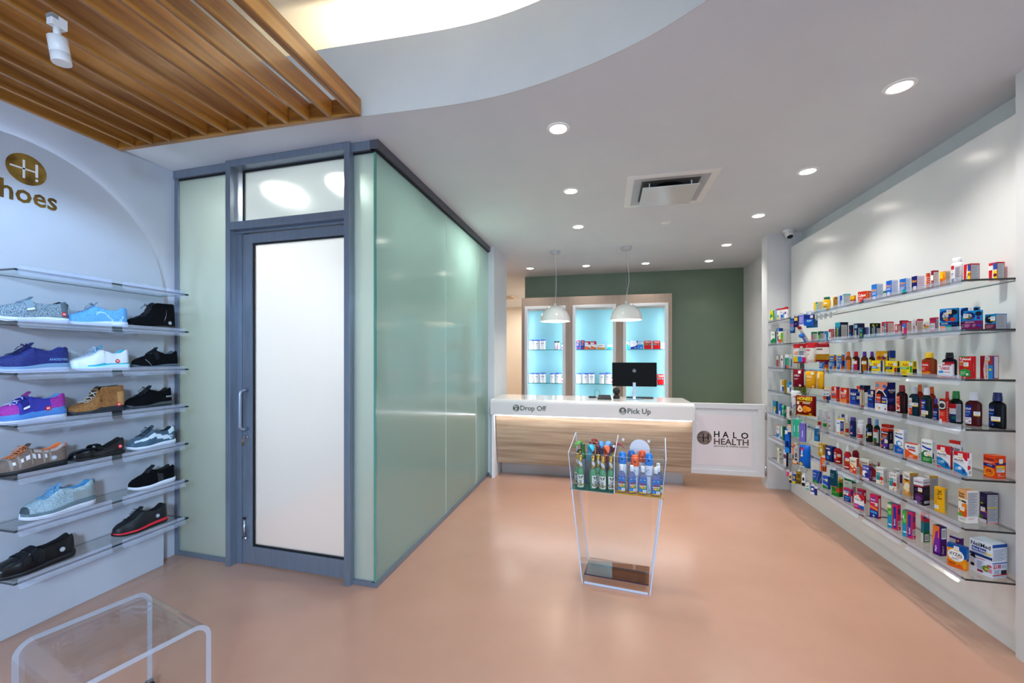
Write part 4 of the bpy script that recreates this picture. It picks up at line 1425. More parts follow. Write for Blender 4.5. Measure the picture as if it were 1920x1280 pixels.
# shelf 6
make_shoe('running_shoe', 'grey blue mesh running shoe with thick white sole on the sixth shelf', Shoe(.325, .052, 'sneaker', (.034, .052)), (run_mesh, '#4b93c6', '#dfe5f2'), loc=ypos(5, 1.672), laces=6, lace_col='#5f9fce', tongue='#6fa3c4', mid2='#5b6f78', outsole='#cfd6e4', pull='#5d7480',
          region=lambda q, f, l: '#33444c' if q < .06 else ('#8d9a9e' if (q > .62 and f < .2) else None))
make_shoe('slip_on_shoe', 'black slip-on sneaker with white sole at the right of sixth shelf', Shoe(.285, .05, 'slip', (.02, .028)), (blk_tex, '#16181c', '#dde3ee'), loc=ypos(5, 2.155), pull='#0d0e12', tongue='#0f1014', outsole='#c9d0de', region=lambda q, f, l: '#1b2027' if (.5 < q < .64 and f < .2) else None)
# shelf 7
make_shoe('strap_shoe', 'large black leather shoe with two straps and grey badge, bottom shelf left', Shoe(.335, .057, 'loafer', (.02, .03), hs=1.08), (blk_leather, '#0b0c10', '#0c0e13'), loc=ypos(6, 1.572), strap=[(.27, .34, '#12151b', None), (.38, .46, '#101319', None)], badge=('#9aa0a6', .075, .036, '#dde0e4'))
make_shoe('running_shoe', 'black sneaker with a red line on its sole at the right of bottom shelf', Shoe(.325, .052, 'sneaker', (.022, .032)), (mat('black_shoe_leather', '#0f1217', .5), '#101216', '#0f1116'), loc=ypos(6, 2.085), laces=5, lace_col='#15181d', tongue='#0f1014', badge=('#9aa0a6', .085, .032, '#dde0e4'), mid2='#d3182e', outsole='#0c0d11')
ITEMS = [
('b','medicine_box',1.8842,4.2357,1.9018,10,0.0498,0.0477,0.101,'yt','yellow and teal carton on top right shelf'),
('c','supplement_jar',1.9,4.121,1.9018,35,0.055,0.055,0.129,'jar_y','yellow jar with a green lid on top right shelf'),
('b','medicine_box',1.8749,3.935,1.9018,10,0.0182,0.0233,0.104,'yb','small yellow and brown carton on top right shelf'),
('b','medicine_box',1.8689,3.8495,1.9018,10,0.0233,0.012,0.102,'bw','small blue and pink carton on top right shelf'),
('b','medicine_box',1.8881,3.7963,1.9018,10,0.0163,0.0498,0.107,'teal_e','grey carton with teal edge on top right shelf'),
('b','medicine_box',1.8324,3.6,1.9018,10,0.0406,0.012,0.067,'ymar','flat yellow and maroon carton on top right shelf'),
('b','medicine_box',1.873,3.5353,1.9018,25,0.0608,0.0461,0.087,'colace','red carton with white lettering and orange side on top right shelf'),
('b','medicine_box',1.8809,3.4055,1.9018,10,0.0467,0.0406,0.117,'aleve1','blue carton with orange lettering, leftmost of the four blue ones on top right shelf'),
('b','medicine_box',1.905,3.3676,1.9018,10,0.0112,0.0122,0.079,'gw','tiny white and green carton on top right shelf'),
('b','medicine_box',1.8812,3.2521,1.9018,10,0.0437,0.0406,0.115,'aleve2','blue carton with orange lettering and yellow foot on top right shelf'),
('b','medicine_box',1.8755,3.1191,1.9018,10,0.0457,0.0294,0.103,'aleve3','blue carton turning teal at the bottom on top right shelf'),
('b','medicine_box',1.8833,3.0213,1.9018,10,0.0377,0.0437,0.1,'alevepm','dark navy carton with orange lettering on top right shelf'),
('b','medicine_box',1.886,2.9447,1.9018,10,0.0112,0.0141,0.103,'org_s','orange carton on top right shelf'),
('b','medicine_box',1.8783,2.8815,1.9018,10,0.0141,0.0294,0.106,'mar_e','grey carton with maroon edge on top right shelf'),
('b','medicine_box',1.8752,2.8033,1.9018,10,0.0326,0.0265,0.085,'org_t','orange and yellow carton with grey side on top right shelf'),
('c','supplement_jar',1.9,2.758,1.9018,35,0.046,0.0368,0.149,'jar_w','big white bottle with red and blue label on top right shelf'),
('b','medicine_box',1.8846,2.6435,1.9018,10,0.0335,0.0457,0.091,'ryl','red white and yellow carton on top right shelf'),
('b','medicine_box',2.0002,2.6553,1.9018,10,0.0386,0.0377,0.095,'ryl2','red white and yellow carton standing alone on top right shelf'),
('b','medicine_box',1.8827,4.307,1.6461,10,0.0214,0.0396,0.0907,'gr_r','grey carton with green top on second right shelf'),
('b','medicine_box',1.8765,4.1736,1.6461,10,0.0345,0.0294,0.0867,'gr_g','grey carton with bright green front on second right shelf'),
('b','medicine_box',1.869,4.0661,1.6461,10,0.0284,0.0132,0.0827,'bl_s','small blue carton on second right shelf'),
('b','medicine_box',1.8768,3.9969,1.6461,10,0.0253,0.0284,0.0947,'rw_s','white and red carton with maroon side on second right shelf'),
('b','medicine_box',1.8902,3.8738,1.6461,10,0.0559,0.061,0.1417,'teal_v','tall teal and navy carton with yellow sideways lettering on second right shelf'),
('b','medicine_box',1.9212,3.6979,1.6461,10,0.0437,0.0508,0.1177,'navy_w','navy carton with white sideways lettering on second right shelf'),
('b','medicine_box',1.8547,3.6703,1.6461,10,0.0265,0.0141,0.1037,'navy_r','dark blue carton with a red stripe on second right shelf'),
('b','medicine_box',1.8182,3.4615,1.6461,10,0.0314,0.012,0.0667,'teal_s','small teal carton with yellow lettering on second right shelf'),
('b','medicine_box',1.8559,3.4783,1.6461,10,0.0182,0.0153,0.0737,'rb_y','small navy carton with yellow lettering on second right shelf'),
('b','medicine_box',1.9501,3.5556,1.6461,10,0.0163,0.064,0.1077,'blk_g','black carton with grey side on second right shelf'),
('b','medicine_box',1.8356,3.3507,1.6461,10,0.0173,0.0143,0.0707,'teal_o','teal carton with orange edge on second right shelf'),
('b','medicine_box',1.8833,3.2998,1.6461,10,0.0426,0.0447,0.0977,'pink_v','red and pink carton with white sideways lettering on second right shelf'),
('b','medicine_box',1.857,3.1576,1.6461,10,0.0224,0.0182,0.0697,'red_s','small red and white carton on second right shelf'),
('b','medicine_box',1.9708,3.2898,1.6461,10,0.0141,0.0447,0.1047,'dkred','dark red carton at the back on second right shelf'),
('b','medicine_box',1.8436,3.0523,1.6461,10,0.0275,0.0326,0.0807,'pinkb_v','red and magenta carton with blue spot on second right shelf'),
('b','medicine_box',1.8804,3.0177,1.6461,10,0.0294,0.0365,0.0907,'wht_v','white carton with red sideways lettering on second right shelf'),
('b','medicine_box',1.8736,2.9397,1.6461,10,0.0102,0.0192,0.0647,'yel_s','narrow red and yellow carton on second right shelf'),
('b','medicine_box',1.8699,2.8729,1.6461,10,0.0355,0.0163,0.0867,'pinkw','pink carton with white panel on second right shelf'),
('b','medicine_box',1.8493,2.734,1.6461,40,0.0689,0.0298,0.1237,'alka1','blue carton with dark oval logo and colour squares on second right shelf'),
('b','medicine_box',1.9215,2.7039,1.6461,38,0.0684,0.0192,0.1237,'alka2','blue and purple carton with dark oval logo, the one behind on second right shelf'),
('b','medicine_box',1.87,2.6143,1.6461,38,0.0662,0.0136,0.0987,'alka3','blue and purple carton with dark oval logo, the one in front on second right shelf'),
('b','medicine_box',1.983,2.6373,1.6461,15,0.0466,0.0602,0.0797,'alka4','blue and purple carton with grey text side on second right shelf'),
('b','medicine_box',1.8781,4.1243,1.3904,10,0.063,0.0377,0.1334,'air1','blue and orange carton with red top on third right shelf'),
('b','medicine_box',1.8696,3.9612,1.3904,10,0.0559,0.0192,0.1324,'air2','blue and orange carton with yellow top on third right shelf'),
('b','medicine_box',1.8727,3.8476,1.3904,10,0.0498,0.0243,0.1324,'air2','blue and orange carton beside the orange capped bottle on third right shelf'),
('c','medicine_bottle',1.9,3.796,1.3904,35,0.0406,0.0244,0.1574,'syr_o','dark syrup bottle with orange cap on third right shelf'),
('c','medicine_bottle',1.9,3.693,1.3904,35,0.046,0.0276,0.1564,'syr_r','dark syrup bottle with red cap on third right shelf'),
('c','medicine_bottle',1.9,3.587,1.3904,35,0.0425,0.0255,0.1544,'syr_p','dark syrup bottle with purple cap beside the red capped one on third right shelf'),
('c','medicine_bottle',1.9,3.499,1.3904,35,0.0351,0.0211,0.1534,'syr_p2','dark syrup bottle with purple cap beside the yellow cartons on third right shelf'),
('b','medicine_box',1.9194,3.42,1.3904,25,0.0761,0.012,0.1554,'ykid','yellow and blue carton standing behind on third right shelf'),
('b','medicine_box',1.9476,3.3639,1.3904,20,0.0085,0.0405,0.1584,'navg','blue topped grey carton standing behind on third right shelf'),
('b','medicine_box',1.8254,3.3066,1.3904,30,0.0542,0.0206,0.0884,'advil1','yellow carton with blue band on third right shelf'),
('b','medicine_box',1.8432,3.2645,1.3904,30,0.0081,0.012,0.0884,'ystack','narrow yellow and white carton on third right shelf'),
('b','medicine_box',1.8284,3.1527,1.3904,30,0.06,0.0309,0.0884,'advil2','yellow carton with black band on third right shelf'),
('b','medicine_box',1.8319,3.0157,1.3904,30,0.06,0.0389,0.0874,'advil3','yellow carton with green band on third right shelf'),
('c','medicine_bottle',1.9,2.956,1.3904,35,0.0673,0.037,0.1394,'syr_y','amber syrup bottle with yellow cap on third right shelf'),
('c','medicine_bottle',1.93,2.852,1.3904,35,0.0607,0.0334,0.1384,'syr_k','dark syrup bottle with black cap and white label on third right shelf'),
('b','medicine_box',1.8334,2.7331,1.3904,35,0.061,0.0144,0.0724,'tyl_w','low white carton with red lettering before the black capped bottle on third right shelf'),
('b','medicine_box',1.8686,2.647,1.3904,22,0.0529,0.0292,0.1164,'tyl_g','red carton with green hexagon on third right shelf'),
('b','medicine_box',1.9429,2.6205,1.3904,15,0.0548,0.031,0.1184,'rbw','red white and blue carton with blank side panel on third right shelf'),
('b','medicine_box',1.859,4.0341,1.1347,25,0.0541,0.012,0.1111,'dn_s','small orange white and navy carton on fourth right shelf'),
('b','medicine_box',1.8723,3.9277,1.1347,10,0.0598,0.0253,0.1231,'dq1','red and white carton, left of two on fourth right shelf'),
('b','medicine_box',1.8684,3.7821,1.1347,14,0.0587,0.0216,0.1231,'dq2','red and white carton, right of two on fourth right shelf'),
('b','medicine_box',1.871,3.653,1.1347,10,0.063,0.0233,0.1241,'nq1','blue carton with white lettering on fourth right shelf'),
('b','medicine_box',1.8724,3.5605,1.1347,10,0.0122,0.0173,0.1311,'cream','narrow red carton with cream window on fourth right shelf'),
('b','medicine_box',1.8664,3.4425,1.1347,10,0.0518,0.012,0.1341,'nq2','narrow blue carton standing alone on fourth right shelf'),
('b','medicine_box',1.865,3.292,1.1347,20,0.0819,0.0617,0.1971,'combo','large navy and orange twin pack carton with arched window on fourth right shelf'),
('c','medicine_bottle',1.9,3.188,1.1347,35,0.0557,0.0307,0.1841,'dq_r','dark red syrup bottle with maroon cap on fourth right shelf'),
('c','medicine_bottle',1.88,3.046,1.1347,35,0.0498,0.0274,0.1831,'dq_b','teal syrup bottle with white cap on fourth right shelf'),
('c','medicine_bottle',1.985,3.169,1.1347,35,0.0367,0.022,0.1901,'oc1','red bottle with orange cap behind the teal one on fourth right shelf'),
('c','medicine_bottle',1.875,2.937,1.1347,35,0.0482,0.0265,0.1841,'nq_w','dark bottle with white printed cap and blue label on fourth right shelf'),
('c','medicine_bottle',1.985,3.069,1.1347,35,0.0371,0.0223,0.1831,'oc2','red bottle with orange cap at the back on fourth right shelf'),
('c','medicine_bottle',1.85,2.829,1.1347,35,0.0212,0.0149,0.1301,'nq_s','short blue capped bottle on fourth right shelf'),
('c','medicine_bottle',1.985,2.951,1.1347,35,0.0261,0.0157,0.1631,'rc','bottle with red and purple cap at the back on fourth right shelf'),
('b','medicine_box',1.8385,2.756,1.1347,15,0.031,0.0155,0.1361,'redface','red carton with a black and white oval on fourth right shelf'),
('c','medicine_bottle',1.9,2.764,1.1347,35,0.0532,0.0293,0.1791,'gc','dark bottle with green printed cap on fourth right shelf'),
('c','medicine_bottle',1.92,2.681,1.1347,35,0.0624,0.0312,0.1781,'nq_r','large deep red syrup bottle with white printed cap on fourth right shelf'),
('c','medicine_bottle',1.975,2.617,1.1347,30,0.0621,0.0311,0.1841,'nq_k','large black syrup bottle with navy cap on fourth right shelf'),
('c','medicine_bottle',1.9,4.241,0.879,35,0.0348,0.0278,0.1568,'wb_r','small white bottle with red band on fifth right shelf'),
('c','medicine_bottle',1.9,4.147,0.879,35,0.0356,0.0285,0.1568,'wb_g','small white bottle with green band on fifth right shelf'),
('c','medicine_bottle',1.9,4.046,0.879,35,0.0416,0.0333,0.1808,'wb_c','white bottle with red splash on fifth right shelf'),
('b','medicine_box',1.8402,3.782,0.879,30,0.06,0.012,0.1308,'kit','yellow and navy twin pack of two bottles on fifth right shelf'),
('c','medicine_bottle',1.93,4.001,0.879,35,0.0195,0.0175,0.1508,'cap_w','white capped bottle in the twin pack on fifth right shelf'),
('c','medicine_bottle',1.96,3.996,0.879,35,0.0246,0.0221,0.1418,'cap_p','purple capped bottle behind the twin pack on fifth right shelf'),
('c','medicine_bottle',1.93,3.866,0.879,35,0.0269,0.0215,0.1558,'wb_r2','white bottle with red band behind the navy one on fifth right shelf'),
('c','medicine_bottle',1.9,3.733,0.879,35,0.0419,0.0293,0.1518,'nb_p','navy bottle with purple cap on fifth right shelf'),
('c','medicine_bottle',1.9,3.633,0.879,35,0.0433,0.0325,0.1458,'wb_rr','white bottle with broad red band on fifth right shelf'),
('c','medicine_bottle',1.9,3.528,0.879,35,0.04,0.028,0.1748,'kb_p','black bottle with purple cap on fifth right shelf'),
('c','medicine_bottle',1.9,3.443,0.879,35,0.0357,0.025,0.1778,'gb_b','green bottle with light blue cap on fifth right shelf'),
('b','medicine_box',1.9564,3.4276,0.879,22,0.0539,0.0355,0.1458,'mx_b','white carton with red top standing behind on fifth right shelf'),
('b','medicine_box',1.8742,3.2886,0.879,18,0.0506,0.0357,0.1358,'mx_k','dark navy carton with purple spot and red top on fifth right shelf'),
('b','medicine_box',1.8709,3.1474,0.879,20,0.0531,0.032,0.1528,'mx_bl','white carton with blue lower half and lettering on fifth right shelf'),
('b','medicine_box',1.8347,2.9879,0.879,24,0.068,0.0188,0.0968,'mx_o','wide white carton with orange lower half on fifth right shelf'),
('b','medicine_box',1.8659,2.9098,0.879,20,0.0554,0.0221,0.1348,'mx_g','white carton with green lower half on fifth right shelf'),
('b','medicine_box',1.8604,2.7828,0.879,22,0.0624,0.0152,0.1248,'muc1','red white and blue carton, left of two alike on fifth right shelf'),
('b','medicine_box',1.9401,2.8206,0.879,22,0.0529,0.0215,0.1498,'mx_r','white carton with red top behind the two red ones on fifth right shelf'),
('b','medicine_box',1.852,2.6522,0.879,22,0.0583,0.0279,0.1188,'muc2','red white and blue carton, right of two alike on fifth right shelf'),
('b','medicine_box',1.966,2.6219,0.879,15,0.0507,0.057,0.1168,'delsym','orange carton with blue band and round gold emblem on fifth right shelf'),
('b','medicine_box',1.8801,4.1445,0.6233,10,0.0569,0.0406,0.1135,'ybx','yellow carton with white figure on sixth right shelf'),
('b','medicine_box',1.864,3.9781,0.6233,10,0.0741,0.0416,0.1265,'nbx','navy carton with white figure on sixth right shelf'),
('c','medicine_bottle',1.88,3.903,0.6233,35,0.0587,0.0352,0.1755,'red_b1','red mouthwash bottle with white spout cap, left on sixth right shelf'),
('c','medicine_bottle',1.86,3.726,0.6233,35,0.0487,0.0292,0.1895,'red_b2','red mouthwash bottle with white spout cap, in front on sixth right shelf'),
('c','medicine_bottle',1.96,3.815,0.6233,35,0.0459,0.0275,0.1835,'red_b3','red mouthwash bottle with white spout cap, at the back on sixth right shelf'),
('b','medicine_box',1.8313,3.5814,0.6233,20,0.0544,0.0225,0.1205,'cep1','orange and white carton, leftmost of three alike on sixth right shelf'),
('b','medicine_box',1.8795,3.5365,0.6233,20,0.0671,0.0234,0.1235,'cep2','orange and white carton, middle of three alike on sixth right shelf'),
('b','medicine_box',1.9333,3.5169,0.6233,20,0.0427,0.0225,0.1165,'cep3','brown and white carton, rightmost of three alike on sixth right shelf'),
('b','medicine_box',1.8302,3.4218,0.6233,15,0.0529,0.025,0.1015,'purp','small blue and purple carton in front on sixth right shelf'),
('b','medicine_box',1.8742,3.3426,0.6233,18,0.0506,0.0357,0.1135,'cor1','white carton with teal panel and red heart, left of two on sixth right shelf'),
('b','medicine_box',1.8685,3.2076,0.6233,18,0.0484,0.0231,0.1105,'cor2','white carton with teal panel and red heart, right of two on sixth right shelf'),
('b','medicine_box',1.9526,3.3191,0.6233,18,0.0443,0.0199,0.1165,'cor3','white carton with red and purple stripe behind on sixth right shelf'),
('b','medicine_box',1.9007,3.1119,0.6233,12,0.042,0.0512,0.1445,'tuk1','orange and white carton with grey text side on sixth right shelf'),
('b','medicine_box',1.8434,2.928,0.6233,28,0.0474,0.0555,0.1565,'samb','black and purple carton with white top on sixth right shelf'),
('b','medicine_box',1.9667,3.0449,0.6233,12,0.0318,0.0512,0.1495,'tuk2','orange and white carton with grey text side at the back on sixth right shelf'),
('b','medicine_box',1.8621,2.8115,0.6233,22,0.0475,0.0238,0.1395,'xl','yellow carton with black sideways lettering on sixth right shelf'),
('b','medicine_box',1.8888,2.6707,0.6233,14,0.0422,0.0597,0.1725,'rompe1','orange and white fruit carton on sixth right shelf'),
('b','medicine_box',1.9916,2.6881,0.6233,14,0.032,0.0628,0.1585,'rompe2','dark purple fruit carton with yellow stripe on sixth right shelf'),
('b','medicine_box',1.8727,4.2294,0.3676,20,0.0576,0.0373,0.1072,'zyr1','blue and green carton farthest left on bottom right shelf'),
('b','medicine_box',1.8681,4.0579,0.3676,20,0.0522,0.0256,0.1072,'zyr2','blue and green carton with price tag on bottom right shelf'),
('b','medicine_box',1.9363,4.0036,0.3676,20,0.0563,0.0126,0.1092,'ytop','yellow and red carton behind the green one on bottom right shelf'),
('b','medicine_box',1.8537,3.8631,0.3676,22,0.0678,0.0355,0.1162,'grn','green carton with red plaque on bottom right shelf'),
('b','medicine_box',1.9584,3.8876,0.3676,20,0.0648,0.0414,0.1382,'wgrn','white carton with green top and foot on bottom right shelf'),
('b','medicine_box',1.866,3.7275,0.3676,20,0.0585,0.0234,0.1022,'ben1','pink and blue carton, leftmost of three alike on bottom right shelf'),
('b','medicine_box',1.9429,3.7056,0.3676,20,0.05,0.0244,0.1092,'ben2','pink and blue carton standing behind on bottom right shelf'),
('b','medicine_box',1.8529,3.5543,0.3676,24,0.0721,0.0166,0.1102,'allerg','white and pink carton with red top on bottom right shelf'),
('b','medicine_box',1.8674,3.4008,0.3676,20,0.0563,0.0256,0.1602,'ben3','pink and blue carton with orange stripe standing alone on bottom right shelf'),
('b','medicine_box',1.8651,3.2042,0.3676,28,0.0568,0.0304,0.1662,'benl1','pink carton with green and teal panel, left of two on bottom right shelf'),
('b','medicine_box',1.8657,3.069,0.3676,28,0.0524,0.0295,0.1662,'benl2','pink carton with green and teal panel, right of two on bottom right shelf'),
('b','medicine_box',1.9185,3.0177,0.3676,18,0.0126,0.043,0.1852,'bencard','tall narrow red and teal card with barcode on bottom right shelf'),
('b','medicine_box',1.8737,2.8384,0.3676,18,0.0379,0.0411,0.1672,'alleg','purple carton with orange arc on bottom right shelf'),
('b','medicine_box',1.9526,2.8376,0.3676,24,0.0483,0.0273,0.1112,'purpb','purple and white carton behind the blue and orange one on bottom right shelf'),
('b','medicine_box',1.8542,2.6859,0.3676,34,0.0749,0.0244,0.1242,'xyz','large blue and orange carton with white disc on bottom right shelf'),
('b','medicine_box',1.9617,2.6528,0.3676,22,0.0928,0.095,0.1712,'neil','large white and blue carton with red price print on bottom right shelf'),
('b','medicine_box',1.8321,5.1403,1.9018,10,0.0569,0.0143,0.124,'f_y','yellow and green carton at the far end on top right shelf'),
('b','medicine_box',1.8641,5.1311,1.9018,10,0.0204,0.012,0.142,'f_lb','narrow light blue carton at the far end on top right shelf'),
('b','medicine_box',1.8321,4.9676,1.9018,10,0.0437,0.012,0.129,'f_rw','white yellow and red carton at the far end on top right shelf'),
('b','medicine_box',1.8323,4.8715,1.9018,10,0.0416,0.012,0.123,'f_rb','white blue and red carton at the far end on top right shelf'),
('b','medicine_box',1.8358,4.7846,1.9018,10,0.0365,0.0182,0.124,'f_r','white carton with red top at the corner at the far end on top right shelf'),
('b','medicine_box',1.8258,5.0886,1.6461,25,0.0573,0.0175,0.1437,'f_pg','white and green pouch shaped carton at the far end on second right shelf'),
('b','medicine_box',1.8715,5.0434,1.6461,25,0.0617,0.021,0.1747,'f_bl','tall blue and white carton behind at the far end on second right shelf'),
('b','medicine_box',1.8248,4.877,1.6461,25,0.0532,0.0134,0.1307,'f_go','white orange and green carton at the far end on second right shelf'),
('b','medicine_box',1.8357,4.7865,1.6461,10,0.0265,0.0163,0.1257,'f_gr','grey carton leaning on the green one at the far end on second right shelf'),
('b','medicine_box',1.8365,4.9847,1.3904,10,0.0345,0.0192,0.1394,'f_mar','narrow maroon and white carton at the far end on third right shelf'),
('b','medicine_box',1.8348,4.8699,1.3904,10,0.0375,0.0163,0.1384,'f_wh','narrow white carton at the far end on third right shelf'),
('b','medicine_box',1.8402,4.7423,1.3904,10,0.062,0.0316,0.1434,'f_teal','teal and green carton at the far end on third right shelf'),
('b','medicine_box',1.9082,5.0435,1.1347,10,0.0671,0.0284,0.1221,'f_gold','white and gold carton at the far end on fourth right shelf'),
('b','medicine_box',1.8371,4.7174,1.1347,10,0.0396,0.0214,0.1161,'f_bt','blue and teal carton at the far end on fourth right shelf'),
('b','medicine_box',1.8358,5.0614,0.879,10,0.0598,0.0224,0.1408,'f_t1','tall teal carton at the far end on fifth right shelf'),
('b','medicine_box',1.8347,4.924,0.879,10,0.0377,0.0163,0.1258,'f_b1','small blue carton at the far end on fifth right shelf'),
('b','medicine_box',1.8269,4.8193,0.879,10,0.0416,0.0214,0.1208,'f_g1','small green carton at the far end on fifth right shelf'),
('b','medicine_box',1.8277,4.6936,0.879,10,0.0437,0.0233,0.1138,'f_w1','white carton with brown oval at the far end on fifth right shelf'),
('b','medicine_box',1.8327,4.9702,0.6233,10,0.0487,0.0141,0.1465,'f_wb','white and blue carton at the far end on sixth right shelf'),
('b','medicine_box',1.8414,4.8671,0.6233,10,0.0416,0.0304,0.1465,'f_wg','white and green carton at the far end on sixth right shelf'),
('b','medicine_box',1.8377,4.966,0.3676,10,0.0386,0.0224,0.1552,'f_wgr','white carton with green ring at the far end on bottom right shelf'),
('b','medicine_box',1.8366,4.7959,0.3676,10,0.0447,0.0214,0.1702,'f_nv','white and navy carton at the far end on bottom right shelf'),
('b','medicine_box',1.9468,4.7296,1.3904,10,0.0426,0.0416,0.0614,'f_can','grey and green carton behind the snack bags at the far end on third right shelf'),
('b','medicine_box',1.983,4.8429,1.1347,10,0.0691,0.0792,0.0781,'f_olive','olive green and navy carton behind the pouches at the far end on fourth right shelf'),
]
# ================================================================== PACKAGES
def copy_parts(src, dst):
    for c in src.children:
        k = c.copy()
        COL.objects.link(k)
        k.parent = dst
        copy_parts(c, k)



G = '#9a9b9f'


def txtside(top='#c9c9cc', tc='#9fa1a6'):
    return 'r,0,0,1,1,%s;n,.08,.08,.92,.92,%s,14' % (top, tc)


def stick(u=.5, v=.3):
    return ';s,%g,%g' % (u, v)


NY, DQ = '#15267f', '#e0431f'
